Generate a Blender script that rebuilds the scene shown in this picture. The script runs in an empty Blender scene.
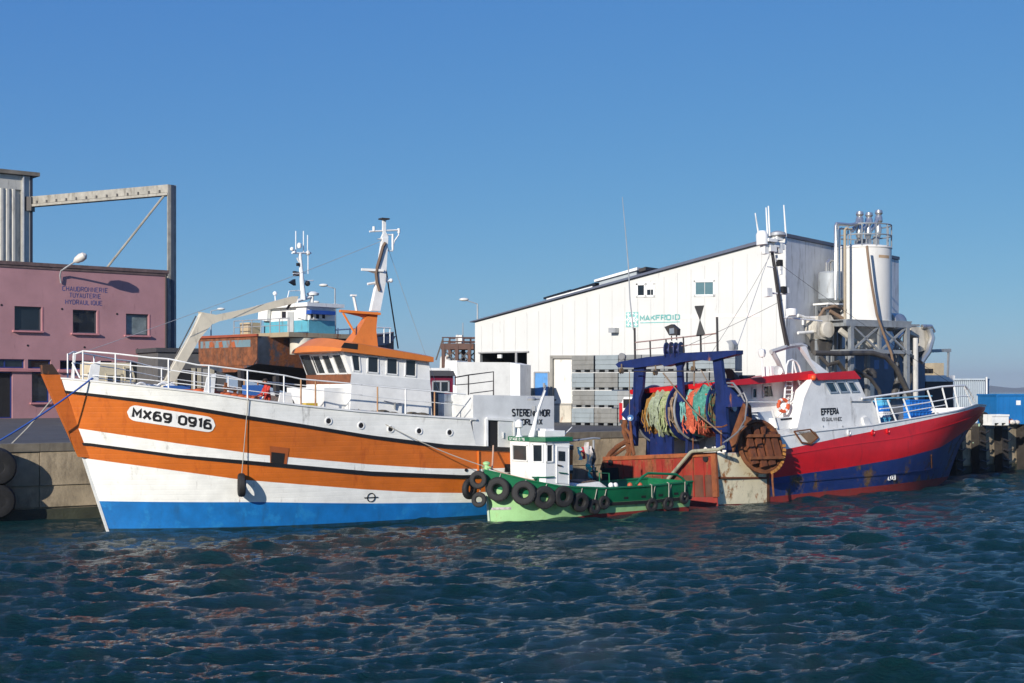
import bpy, bmesh, math, random
import numpy as np
from mathutils import Vector, Matrix
random.seed(7)
R = math.radians
SC = bpy.context.scene
COL = SC.collection
FPX, HOR, CX, CAMZ = 1422.0, 391.0, 512.0, 5.3
GZ = 3.1                                   # quay level above the water
V = Vector

# ------------------------------------------------------------------ frames
class Frame:
    """A local frame: x to the right along the thing, y away, z up."""
    def __init__(self, O, deg=0, roll=0, pitch=0):
        self.M = (Matrix.Translation(V(O)) @ Matrix.Rotation(R(deg), 4, 'Z') @
                  Matrix.Rotation(R(pitch), 4, 'Y') @ Matrix.Rotation(R(roll), 4, 'X'))
        self.I = self.M.inverted()
    def pt(self, px, py, x=None, y=None, z=None):
        o = self.I @ V((0, 0, CAMZ))
        d = self.I.to_3x3() @ V(((px - CX) / FPX, 1, -(py - HOR) / FPX))
        if x is not None: t = (x - o.x) / d.x
        elif y is not None: t = (y - o.y) / d.y
        else: t = (z - o.z) / d.z
        return o + d * t
    def w(self, p): return self.M @ V(p)
WORLD = Frame((0, 0, 0))
def at(px, py, Y): return V(((px - CX) / FPX * Y, Y, CAMZ - (py - HOR) / FPX * Y))

# ------------------------------------------------------------------ materials
MATS = {}
def mat(name, col, rough=.5, metal=0, var=.12, vscale=1.5, rust=0, rcol=(.16, .055, .02), rscale=1.3,
        streak=.25, bump=0, bscale=20, col2=None, c2=0, coat=0, dirt=0, dcol=(.09, .075, .055), planks=None, ior=1.5):
    if name in MATS: return MATS[name]
    m = bpy.data.materials.new(name); m.use_nodes = True
    nt = m.node_tree; N = nt.nodes; L = nt.links
    b = N['Principled BSDF']
    b.inputs['Roughness'].default_value = rough
    b.inputs['Metallic'].default_value = metal
    b.inputs['IOR'].default_value = ior
    if coat: b.inputs['Coat Weight'].default_value = coat
    tc = N.new('ShaderNodeTexCoord')
    def noise(scale, stretch=(1, 1, 1), detail=5, rough_=.6, off=0):
        mp = N.new('ShaderNodeMapping'); mp.inputs['Scale'].default_value = stretch
        mp.inputs['Location'].default_value = (off, off * .7, off * 1.3)
        L.new(tc.outputs['Object'], mp.inputs['Vector'])
        n = N.new('ShaderNodeTexNoise'); n.inputs['Scale'].default_value = scale
        n.inputs['Detail'].default_value = detail; n.inputs['Roughness'].default_value = rough_
        L.new(mp.outputs['Vector'], n.inputs['Vector']); return n.outputs['Fac']
    def ramp(fac, a, bb):
        r = N.new('ShaderNodeMapRange'); r.inputs['From Min'].default_value = a; r.inputs['From Max'].default_value = bb
        L.new(fac, r.inputs['Value']); return r.outputs['Result']
    def mix(fac, A, B):
        x = N.new('ShaderNodeMix'); x.data_type = 'RGBA'
        for s, v in ((0, fac), (6, A), (7, B)):
            if isinstance(v, (int, float)): x.inputs[s].default_value = v
            elif isinstance(v, tuple): x.inputs[s].default_value = (*v, 1)
            else: L.new(v, x.inputs[s])
        return x.outputs[2]
    lo = tuple(c * (1 - var) for c in col); hi = tuple(min(1, c * (1 + var * .7)) for c in col)
    c = mix(ramp(noise(vscale, (1, 1, 1), 6), .3, .7), lo, hi)
    if col2: c = mix(ramp(noise(vscale * .8, (1, 1, 1), 6, .65, 11), .62 - c2 * .3, .68 - c2 * .25), c, col2)
    if dirt:
        d = ramp(noise(2.2, (1, 1, streak), 7, .7, 5), .66 - dirt * .35, .88 - dirt * .25)
        c = mix(d, c, dcol)
    ro = None
    if rust:
        r_ = ramp(noise(rscale, (1, 1, streak), 8, .72, 3), .70 - rust * .36, .77 - rust * .36)
        rc = mix(ramp(noise(6, (1, 1, 1), 4, .6, 8), .35, .7), rcol, tuple(x * 2.1 for x in rcol))
        c = mix(r_, c, rc)
        q = N.new('ShaderNodeMapRange'); q.inputs['To Min'].default_value = rough; q.inputs['To Max'].default_value = .9
        L.new(r_, q.inputs['Value']); L.new(q.outputs['Result'], b.inputs['Roughness'])
    L.new(c, b.inputs['Base Color'])
    h = None
    if bump: h = noise(bscale, (1, 1, 1), 4)
    if planks:
        wv = N.new('ShaderNodeTexWave'); wv.wave_type = 'BANDS'; wv.bands_direction = planks[0]
        wv.inputs['Scale'].default_value = planks[1]; wv.wave_profile = planks[3] if len(planks) > 3 else 'SIN'
        wv.inputs['Distortion'].default_value = 0.0
        L.new(tc.outputs['Object'], wv.inputs['Vector'])
        h2 = ramp(wv.outputs['Fac'], 0, planks[4] if len(planks) > 4 else .25)
        if h is None: h = h2; bump = planks[2]
        else:
            ma = N.new('ShaderNodeMath'); ma.operation = 'ADD'; L.new(h, ma.inputs[0]); L.new(h2, ma.inputs[1]); h = ma.outputs[0]
    if h is not None:
        bp = N.new('ShaderNodeBump'); bp.inputs['Strength'].default_value = bump; bp.inputs['Distance'].default_value = .03
        L.new(h, bp.inputs['Height']); L.new(bp.outputs['Normal'], b.inputs['Normal'])
    MATS[name] = m
    return m
def glass_mat(name, col=(.015, .02, .025), rough=.04):
    return mat(name, col, rough, 0, .3, .8, ior=1.5)

white = mat('white paint', (.80, .80, .765), .4, rust=.10, dirt=.25, bump=.08, bscale=6)
white_clean = mat('clean white paint', (.78, .78, .75), .35, dirt=.15)
white_rusty = mat('rust stained white paint', (.76, .75, .70), .5, rust=.30, dirt=.4, rscale=2, bump=.1)
greypaint = mat('pale grey paint', (.68, .69, .67), .45, rust=.10, dirt=.12, bump=.1, bscale=5)
orange = mat('orange paint', (.57, .138, .016), .38, rust=.04, dirt=.26, dcol=(.33, .055, .008), planks=('Z', 1.6, .10), var=.14)
orange_roof = mat('orange roof paint', (.62, .18, .03), .4, dirt=.2, dcol=(.3, .1, .03), var=.1)
hullwhite = mat('white hull paint', (.84, .835, .77), .4, rust=.06, dirt=.22, planks=('Z', 1.6, .09))
hullblue = mat('bright blue antifouling', (.005, .15, .43), .5, dirt=.35, dcol=(.01, .09, .22), var=.22, col2=(.012, .19, .47), c2=.2, bump=.1, bscale=8)
black = mat('black paint', (.012, .012, .013), .45, var=.3)
rubber = mat('black rubber', (.014, .014, .014), .75, var=.35, vscale=6, dirt=.2, dcol=(.06, .055, .05), bump=.2, bscale=30)
glass = glass_mat('dark window glass')
glass_g = glass_mat('grey window glass', (.045, .05, .05), .08)
steel = mat('galvanised steel', (.42, .43, .43), .45, .4, dirt=.25, var=.2)
darkmetal = mat('dark metal', (.045, .04, .038), .55, .2, rust=.2)
alu = mat('bright metal', (.62, .61, .58), .28, .8, dirt=.2)
wood = mat('varnished wood', (.20, .075, .03), .4, var=.35, vscale=4)
rope_blue = mat('blue rope', (.015, .07, .30), .8)
rope_white = mat('pale rope', (.36, .34, .29), .9)
rusty = mat('brown rust', (.17, .058, .018), .85, rust=.5, rcol=(.07, .022, .009), var=.45, bump=.4, bscale=14, vscale=3)
cream = mat('cream paint', (.66, .60, .46), .45, dirt=.25)
dark_in = mat('dark interior', (.008, .008, .009), .9)
green = mat('green paint', (.006, .135, .055), .4, dirt=.3, dcol=(.005, .07, .03), var=.2, rust=.05)
lightgreen = mat('pale green paint', (.33, .58, .26), .5, dirt=.35, dcol=(.30, .40, .08), rust=.09, var=.15)
bootred = mat('dull red antifouling', (.27, .03, .022), .6, dirt=.3, rust=.15)
redhull = mat('red hull paint', (.64, .010, .016), .38, dirt=.24, dcol=(.28, .008, .012), rust=.06, var=.12, bump=.08, bscale=2)
bluehull = mat('navy hull paint', (.015, .036, .155), .4, rust=.47, rscale=.8, streak=.8, dirt=.3, var=.2, rcol=(.09, .05, .02))
gantryblue = mat('blue steel paint', (.009, .021, .105), .42, rust=.22, rscale=2, dirt=.45, var=.35, dcol=(.008, .012, .04))
redtrim = mat('red trim paint', (.58, .012, .018), .4, dirt=.15)

# ------------------------------------------------------------------ mesh builder
class MB:
    def __init__(s): s.v = []; s.f = []; s.m = []
    def add(s, vs, fs, mi=0):
        o = len(s.v); s.v += [V(p) for p in vs]; s.f += [tuple(i + o for i in f) for f in fs]; s.m += [mi] * len(fs); return s
    def box(s, x0, x1, y0, y1, z0, z1, mi=0, M=None):
        vs = [V((x, y, z)) for z in (z0, z1) for y in (y0, y1) for x in (x0, x1)]
        if M: vs = [M @ p for p in vs]
        return s.add(vs, [(0, 2, 3, 1), (4, 5, 7, 6), (0, 1, 5, 4), (2, 6, 7, 3), (0, 4, 6, 2), (1, 3, 7, 5)], mi)
    def prism(s, pts, off, mi=0):
        pts = [V(p) for p in pts]; n = len(pts); off = V(off)
        return s.add(pts + [p + off for p in pts],
              [tuple(range(n)), tuple(range(2 * n - 1, n - 1, -1))] + [(i, i + n, (i + 1) % n + n, (i + 1) % n) for i in range(n)], mi)
    def bar(s, a, b, w, h=None, mi=0, up=(0, 0, 1)):
        a, b = V(a), V(b); h = h or w; d = (b - a).normalized(); u = V(up)
        if abs(d.dot(u)) > .98: u = V((0, 1, 0))
        r = d.cross(u).normalized() * w / 2; t = r.cross(d).normalized() * h / 2
        vs = [p + q for p in (a, b) for q in (-r - t, r - t, r + t, -r + t)]
        return s.add(vs, [(3, 2, 1, 0), (4, 5, 6, 7), (0, 1, 5, 4), (1, 2, 6, 5), (2, 3, 7, 6), (3, 0, 4, 7)], mi)
    def tube(s, pts, r, n=6, mi=0, closed=False):
        pts = [V(p) for p in pts]; k = len(pts); rs = r if isinstance(r, (list, tuple)) else [r] * k
        vs = []; prev = None
        for i, p in enumerate(pts):
            a = pts[(i - 1) % k] if (closed or i > 0) else p
            c = pts[(i + 1) % k] if (closed or i < k - 1) else p
            d = (c - a).normalized()
            if prev is None:
                u = V((0, 0, 1)) if abs(d.z) < .9 else V((1, 0, 0))
                e = d.cross(u).normalized()
            else:
                e = (prev - d * prev.dot(d)).normalized()
            prev = e; f = d.cross(e)
            vs += [p + (e * math.cos(2 * math.pi * j / n) + f * math.sin(2 * math.pi * j / n)) * rs[i] for j in range(n)]
        fs = []
        for i in range(k if closed else k - 1):
            for j in range(n):
                a = i * n + j; b = i * n + (j + 1) % n; q = ((i + 1) % k) * n
                fs.append((a, b, q + (j + 1) % n, q + j))
        if not closed: fs += [tuple(range(n - 1, -1, -1)), tuple(range((k - 1) * n, k * n))]
        return s.add(vs, fs, mi)
    def lathe(s, c, ax, prof, n=20, mi=0):
        """prof: (radius, height along ax) pairs"""
        c = V(c); ax = V(ax).normalized(); u = V((0, 0, 1)) if abs(ax.z) < .9 else V((1, 0, 0))
        e = ax.cross(u).normalized(); f = ax.cross(e); vs = []
        for r, h in prof:
            vs += [c + ax * h + (e * math.cos(2 * math.pi * j / n) + f * math.sin(2 * math.pi * j / n)) * r for j in range(n)]
        fs = [(i * n + j, i * n + (j + 1) % n, (i + 1) * n + (j + 1) % n, (i + 1) * n + j) for i in range(len(prof) - 1) for j in range(n)]
        if prof[0][0] > 1e-4: fs.append(tuple(range(n - 1, -1, -1)))
        if prof[-1][0] > 1e-4: fs.append(tuple(range((len(prof) - 1) * n, len(prof) * n)))
        return s.add(vs, fs, mi)
    def torus(s, c, ax, Rr, r, n=24, k=10, mi=0, flat=1.0):
        c = V(c); ax = V(ax).normalized(); u = V((0, 0, 1)) if abs(ax.z) < .9 else V((1, 0, 0))
        e = ax.cross(u).normalized(); f = ax.cross(e); vs = []
        for i in range(n):
            d = e * math.cos(2 * math.pi * i / n) + f * math.sin(2 * math.pi * i / n)
            for j in range(k):
                a = 2 * math.pi * j / k
                cc, ss = math.cos(a), math.sin(a)
                ex = lambda q: math.copysign(abs(q) ** .7, q)
                vs.append(c + d * (Rr + r * ex(cc)) + ax * r * flat * ex(ss))
        fs = [(i * k + j, ((i + 1) % n) * k + j, ((i + 1) % n) * k + (j + 1) % k, i * k + (j + 1) % k) for i in range(n) for j in range(k)]
        return s.add(vs, fs, mi)
    def sphere(s, c, r, n=14, mi=0, sc=(1, 1, 1)):
        o = len(s.v)
        s.lathe((0, 0, 0), (0, 0, 1), [(max(1e-5, r * math.sin(math.pi * i / 8)), -r * math.cos(math.pi * i / 8)) for i in range(9)], n, mi)
        for i in range(o, len(s.v)):
            p = s.v[i]; s.v[i] = V((p.x * sc[0], p.y * sc[1], p.z * sc[2])) + V(c)
        return s
    def quad(s, a, b, c, d, mi=0): return s.add([a, b, c, d], [(0, 1, 2, 3)], mi)
    def build(s, name, mats, parent=None, frame=None, ang=35, base=None, fixn=True):
        if not isinstance(mats, (list, tuple)): mats = [mats]
        me = bpy.data.meshes.new(name)
        vs = s.v; off = V((0, 0, 0))
        if parent is None:
            if base is None:
                off = V(((min(p.x for p in vs) + max(p.x for p in vs)) / 2, (min(p.y for p in vs) + max(p.y for p in vs)) / 2, min(p.z for p in vs)))
            else: off = V(base)
            vs = [p - off for p in vs]
        me.from_pydata([tuple(p) for p in vs], [], s.f)
        for m in mats: me.materials.append(m)
        me.polygons.foreach_set('material_index', s.m)
        if fixn:
            b = bmesh.new(); b.from_mesh(me); bmesh.ops.recalc_face_normals(b, faces=b.faces); b.to_mesh(me); b.free()
        me.polygons.foreach_set('use_smooth', [True] * len(me.polygons))
        me.set_sharp_from_angle(angle=R(ang)); me.update()
        o = bpy.data.objects.new(name, me); COL.objects.link(o)
        if parent is not None: adopt(o, parent)
        else: o.matrix_world = (frame or WORLD).M @ Matrix.Translation(off)
        return o
BASE = {}
def adopt(o, parent):
    """parent a mesh written in its thing's frame coordinates"""
    o.parent = parent
    if parent.parent is None: o.matrix_parent_inverse = Matrix.Translation(-V(BASE.get(parent.name, (0, 0, 0))))
def tag(o, label, cat, group=None, kind=None):
    if label: o['label'] = label
    if cat: o['category'] = cat
    if group: o['group'] = group
    if kind: o['kind'] = kind
    return o
def thing(name, label, cat, frame=WORLD, base=(0, 0, 0), group=None):
    o = bpy.data.objects.new(name, None); COL.objects.link(o); o.empty_display_size = .5
    o.matrix_world = frame.M @ Matrix.Translation(V(base)); BASE[o.name] = tuple(base)
    return tag(o, label, cat, group)
def dup(root, M, label=None):
    r = root.copy(); COL.objects.link(r); r.matrix_world = M
    if label: r['label'] = label
    for ch in list(root.children):
        c = ch.copy(); COL.objects.link(c); c.parent = r; c.matrix_parent_inverse = ch.matrix_parent_inverse
        for g in list(ch.children):
            d = g.copy(); COL.objects.link(d); d.parent = c; d.matrix_parent_inverse = g.matrix_parent_inverse
    return r
GLY = {   # stroke letters on a 4 x 6 grid
 'A': ['0,0 2,6 4,0', '.8,2 3.2,2'], 'B': ['0,0 0,6 2.8,6 3.8,5.2 3.8,3.9 2.8,3.2 0,3.2', '2.8,3.2 4,2.4 4,.9 3,0 0,0'], 'C': ['4,5 3,6 1,6 0,5 0,1 1,0 3,0 4,1'], 'D': ['0,0 0,6 2.6,6 4,4.6 4,1.4 2.6,0 0,0'],
 'E': ['4,6 0,6 0,0 4,0', '0,3.1 3.2,3.1'], 'F': ['4,6 0,6 0,0', '0,3.1 3.2,3.1'], 'G': ['4,5 3,6 1,6 0,5 0,1 1,0 3,0 4,1 4,2.8 2.4,2.8'], 'H': ['0,0 0,6', '4,0 4,6', '0,3 4,3'], 'I': ['2,0 2,6'],
 'K': ['0,0 0,6', '4,6 0,2.4', '1.4,3.6 4,0'], 'L': ['0,6 0,0 3.8,0'], 'M': ['0,0 0,6 2,2.4 4,6 4,0'], 'N': ['0,0 0,6 4,0 4,6'], 'O': ['1.2,0 0,1.2 0,4.8 1.2,6 2.8,6 4,4.8 4,1.2 2.8,0 1.2,0'],
 'P': ['0,0 0,6 3,6 4,5.2 4,3.6 3,2.8 0,2.8'], 'Q': ['1.2,0 0,1.2 0,4.8 1.2,6 2.8,6 4,4.8 4,1.2 2.8,0 1.2,0', '2.4,1.6 4,-.2'], 'R': ['0,0 0,6 3,6 4,5.2 4,3.8 3,3 0,3', '2,3 4,0'],
 'S': ['3.9,5 3,6 1,6 0,5 0,4 1,3.2 3,2.8 4,2 4,1 3,0 1,0 0,1'], 'T': ['2,0 2,6', '0,6 4,6'], 'U': ['0,6 0,1.2 1.2,0 2.8,0 4,1.2 4,6'], 'V': ['0,6 2,0 4,6'], 'X': ['0,0 4,6', '0,6 4,0'], 'Y': ['2,0 2,3 0,6', '2,3 4,6'],
 '0': ['1.2,0 0,1.4 0,4.6 1.2,6 2.8,6 4,4.6 4,1.4 2.8,0 1.2,0'], '1': ['1,4.8 2.4,6 2.4,0'], '6': ['3.6,5.6 2.6,6 1.2,5.8 .2,4.4 0,2 .4,.7 1.4,0 2.8,0 3.8,.8 4,2 3.6,3 2.6,3.6 1.4,3.5 .1,2.4'],
 '9': ['.4,.4 1.4,0 2.8,.2 3.8,1.6 4,4 3.6,5.3 2.6,6 1.2,6 .2,5.2 0,4 .4,3 1.4,2.4 2.6,2.5 3.9,3.6'], '7': ['0,6 4,6 1.4,0'], '2': ['0,4.8 1,6 3,6 4,5 4,4 0,0 4,0'], '8': ['1,3.2 .2,4 .2,5.2 1.2,6 2.8,6 3.8,5.2 3.8,4 3,3.2 1,3.2 0,2.3 0,1 1,0 3,0 4,1 4,2.3 3,3.2']}
def text_fit(s, w, h, bold=.02, space=1.0):
    """stroke letters fitted into w x h, lower-left at the origin; bold: stroke width as a share of the letter height"""
    adv = 4 + 1.7 * space; n = len(s); tot = 0; xs = []
    for ch in s: xs.append(tot); tot += adv * (.55 if ch == ' ' else (.62 if ch in 'I1' else 1))
    tot -= adv - 4; kx, ky = w / tot, h / 6; hw = bold * h / 2
    vs, fs = [], []; lay = 0
    for ch, x0 in zip(s, xs):
        for st_ in GLY.get(ch, []):
            pts = [V(((x0 + float(a.split(',')[0]) - (1 if ch in 'I1' else 0)) * kx, float(a.split(',')[1]) * ky, 0)) for a in st_.split()]
            pts = [V((p.x, min(max(p.y, hw), h - hw), 0)) for p in pts]
            closed = (pts[0] - pts[-1]).length < 1e-6
            if closed: pts = pts[:-1]
            k = len(pts); o = len(vs)
            for i, p in enumerate(pts):
                a = pts[i - 1] if (i > 0 or closed) else None; c = pts[(i + 1) % k] if (i < k - 1 or closed) else None
                d1 = (p - a).normalized() if a is not None else (c - p).normalized(); d2 = (c - p).normalized() if c is not None else d1
                n1 = V((-d1.y, d1.x, 0)); n2 = V((-d2.y, d2.x, 0)); nn = (n1 + n2)
                nn = nn.normalized() if nn.length > .2 else n1
                sc_ = min(1.8, 1 / max(.4, nn.dot(n1)))
                for q in (-1, 1): vs.append(p + nn * q * hw * sc_ + V((0, 0, .001 * lay)))
            for i in range(k if closed else k - 1):
                j = (i + 1) % k; fs.append((o + 2 * i, o + 2 * j, o + 2 * j + 1, o + 2 * i + 1))
            lay = (lay + 1) % 3
    return vs, fs
def write_on(name, s, fn, w, h, m, parent, bold=.02, space=1.0):
    vs, fs = text_fit(s, w, h, bold, space)
    b = MB(); q = [fn(p.x, p.y) for p in vs]
    nn = (fn(w * .5, h) - fn(w * .5, 0)).cross(fn(w * .6, 0) - fn(w * .4, 0)).normalized()
    b.add([a + nn * p.z for a, p in zip(q, vs)], fs); return b.build(name, m, parent, fixn=False)
def lerp(a, b, t): return a + (b - a) * t
def interp(xs, ys, x): return float(np.interp(x, xs, ys))
def sag(a, b, d, n=14):
    a, b = V(a), V(b)
    return [a.lerp(b, i / n) - V((0, 0, d * 4 * (i / n) * (1 - i / n))) for i in range(n + 1)]
def window(c, parent, gm=None, fm=None, fw=.05, name='window', depth=.05, out=None, bars=0):
    """c: four corners (tl, tr, br, bl) on the wall, seen from outside; a glass pane with a raised frame as its sub-part"""
    c = [V(p) for p in c]; n = (c[3] - c[0]).cross(c[1] - c[0]).normalized()
    if out is not None and n.dot(V(out)) < 0: n = -n
    g = MB(); g.prism([p + n * .006 for p in c], -n * .03)
    o = g.build(name, gm or glass, parent)
    if fm:
        f = MB()
        for i in range(4):
            a, b = c[i], c[(i + 1) % 4]; d = (b - a).normalized() * fw * .5
            f.bar(a - d + n * depth / 2, b + d + n * depth / 2, fw, depth, up=n)
        for k in range(bars):
            t = (k + 1) / (bars + 1); f.bar(c[0].lerp(c[1], t) + n * depth * .4, c[3].lerp(c[2], t) + n * depth * .4, fw, depth * .7, up=n)
        f.build('frame', fm, o)
    return o

# ------------------------------------------------------------------ hulls
class Hull:
    """d = distance aft of the stem at that height; near side is y < 0"""
    def __init__(s, fr, stem, L, half, ent, aft, flip=None, pw=2.0):
        s.fr, s.stem, s.L, s.half, s.ent, s.aft, s.flip, s.pw = fr, stem, L, half, ent, aft, flip, pw
    def xs(s, z): return interp(s.stem[0], s.stem[1], z)
    def S(s, x): return x if s.flip is None else s.flip - x      # x -> distance from the stem foot
    def b(s, x, z):
        d = s.S(x) - s.xs(z)
        if d <= 0: return 0.0
        t = min(1, d / s.ent(z)); f = 1 - (1 - t) ** s.pw
        return s.half(z) * f * s.aft(s.S(x), z)
    def solve(s, px, py, it=40):
        y = -s.half(1.5) * .8
        for _ in range(it):
            p = s.fr.pt(px, py, y=y); y = lerp(y, -s.b(p.x, p.z), .5)
        return p
    def curve(s, pts):
        q = sorted(((s.S(p.x), p.z) for p in (s.solve(*a) for a in pts)), key=lambda a: a[0])
        xs, zs = [a[0] for a in q], [a[1] for a in q]
        return lambda S_: interp(xs, zs, S_)
    def place(s, t, zf):
        z = zf(t * s.L)
        for _ in range(6):
            S_ = s.xs(z) + t * (s.L - s.xs(z)); z = zf(S_)
        x = S_ if s.flip is None else s.flip - S_
        return x, z
    def loft(s, rows, mats_of, nst=60, name='hull', mats=None, parent=None, transom=True, deck=None, sub=3):
        """rows: z functions from keel to cap; mats_of[i]: material of the strip between row i and i+1"""
        full = []; mi = []
        for i in range(len(rows) - 1):
            for k in range(sub):
                f = k / sub; full.append((rows[i], rows[i + 1], f)); mi.append(mats_of[i])
        full.append((rows[-1], rows[-1], 0))
        m = MB(); ts = [(i / nst) ** 1.25 for i in range(nst + 1)]
        G = []
        for t in ts:
            colm = []
            for (a, b_, f) in full:
                x, z = s.place(t, lambda q: lerp(a(q), b_(q), f))
                colm.append((x, s.b(x, z), z))
            G.append(colm)
        nr = len(full); vs = [V((x, -b_, z)) for c in G for x, b_, z in c] + [V((x, b_, z)) for c in G for x, b_, z in c]
        o2 = len(G) * nr
        for r in range(nr - 1):
            fs = []
            for i in range(nst):
                a, b_, c, d = i * nr + r, (i + 1) * nr + r, (i + 1) * nr + r + 1, i * nr + r + 1
                fs += [(a, b_, c, d), (o2 + d, o2 + c, o2 + b_, o2 + a)]
            if transom:
                a, d = nst * nr + r, nst * nr + r + 1
                fs.append((a, o2 + a, o2 + d, d))
            m.f += fs; m.m += [mi[r]] * len(fs)
        m.v = vs
        # weld the stem
        o = m.build(name, mats, parent, ang=40)
        me = o.data; bm = bmesh.new(); bm.from_mesh(me); bmesh.ops.remove_doubles(bm, verts=bm.verts, dist=.002)
        bmesh.ops.recalc_face_normals(bm, faces=bm.faces); bm.to_mesh(me); bm.free(); me.set_sharp_from_angle(angle=R(40))
        s.G = G
        return o
    def along(s, zf, S0, S1, n=40, off=.0):
        out = []
        for i in range(n + 1):
            S_ = lerp(S0, S1, i / n); z = zf(S_); x = S_ if s.flip is None else s.flip - S_
            out.append(V((x, -s.b(x, z) - off, z)))
        return out
    def on(s, x, z, off=.012): return V((x, -s.b(x, z) - off, z))
def strake(h, zt, zb, S0, S1, proud, name, m, parent, n=60):
    """a rubbing strake: a bar hugging the hull between two height curves, both sides"""
    for sgn in (1, -1):
        b = MB(); rings = []
        for i in range(n + 1):
            S_ = lerp(S0, S1, i / n); x = S_ if h.flip is None else h.flip - S_
            z0, z1 = zb(S_), zt(S_)
            rings.append([V((x, sgn * (-h.b(x, z1) + .05), z1)), V((x, sgn * (-h.b(x, z1) - proud), z1 - .01)),
                          V((x, sgn * (-h.b(x, z0) - proud), z0 + .01)), V((x, sgn * (-h.b(x, z0) + .05), z0))])
        vs = [p for r in rings for p in r]
        fs = [(i * 4 + j, (i + 1) * 4 + j, (i + 1) * 4 + (j + 1) % 4, i * 4 + (j + 1) % 4) for i in range(n) for j in range(4)]
        b.add(vs, fs + [(0, 1, 2, 3), (n * 4 + 3, n * 4 + 2, n * 4 + 1, n * 4)])
        b.build(name, m, parent)
# ------------------------------------------------------------------ camera, light, sky
cam = bpy.data.cameras.new('camera'); co = bpy.data.objects.new('camera', cam); COL.objects.link(co)
co.location = (0, 0, CAMZ); co.rotation_euler = (R(90), 0, 0)
cam.sensor_width = 36; cam.lens = FPX * 36 / 1024; cam.shift_y = (HOR - 341.5) / 1024
cam.clip_end = 20000; cam.clip_start = .5
SC.camera = co
SX, SY, TE = -.47, -.883, .395
w = bpy.data.worlds.new('World'); SC.world = w; w.use_nodes = True
sky = w.node_tree.nodes.new('ShaderNodeTexSky'); sky.sky_type = 'NISHITA'; sky.sun_disc = False
sky.sun_elevation = math.atan(TE); sky.sun_rotation = math.atan2(SX, SY)
sky.air_density = .6; sky.dust_density = 0; sky.ozone_density = 10.0; sky.altitude = 0
bg = w.node_tree.nodes['Background']; ST = .085; bg.inputs['Strength'].default_value = ST
# colour grade of the sky: a hazier, flatter blue than the pure model
wn, wl = w.node_tree.nodes, w.node_tree.links
sep = wn.new('ShaderNodeSeparateColor'); com = wn.new('ShaderNodeCombineColor'); wl.new(sky.outputs['Color'], sep.inputs['Color'])
for i_, (k_, p_) in enumerate(((1.03, .85), (.73, .60), (.62, .22))):
    m1 = wn.new('ShaderNodeMath'); m1.operation = 'MULTIPLY'; m1.inputs[1].default_value = ST; wl.new(sep.outputs[i_], m1.inputs[0])
    m2 = wn.new('ShaderNodeMath'); m2.operation = 'POWER'; m2.inputs[1].default_value = p_; wl.new(m1.outputs[0], m2.inputs[0])
    m3 = wn.new('ShaderNodeMath'); m3.operation = 'MULTIPLY'; m3.inputs[1].default_value = k_ / ST; wl.new(m2.outputs[0], m3.inputs[0]); wl.new(m3.outputs[0], com.inputs[i_])
wl.new(com.outputs['Color'], bg.inputs['Color'])
sl = bpy.data.lights.new('sun', 'SUN'); sl.energy = 4.9; sl.angle = R(.53); sl.color = (1, .93, .84)
so = bpy.data.objects.new('sun', sl); COL.objects.link(so); so.location = (-60, -70, 60)
so.rotation_euler = V((SX, SY, TE)).to_track_quat('Z', 'Y').to_euler()
SC.view_settings.view_transform = 'Standard'; SC.view_settings.look = 'None'
SC.view_settings.exposure = .22; SC.view_settings.gamma = 1
SC.cycles.max_bounces = 6

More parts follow.
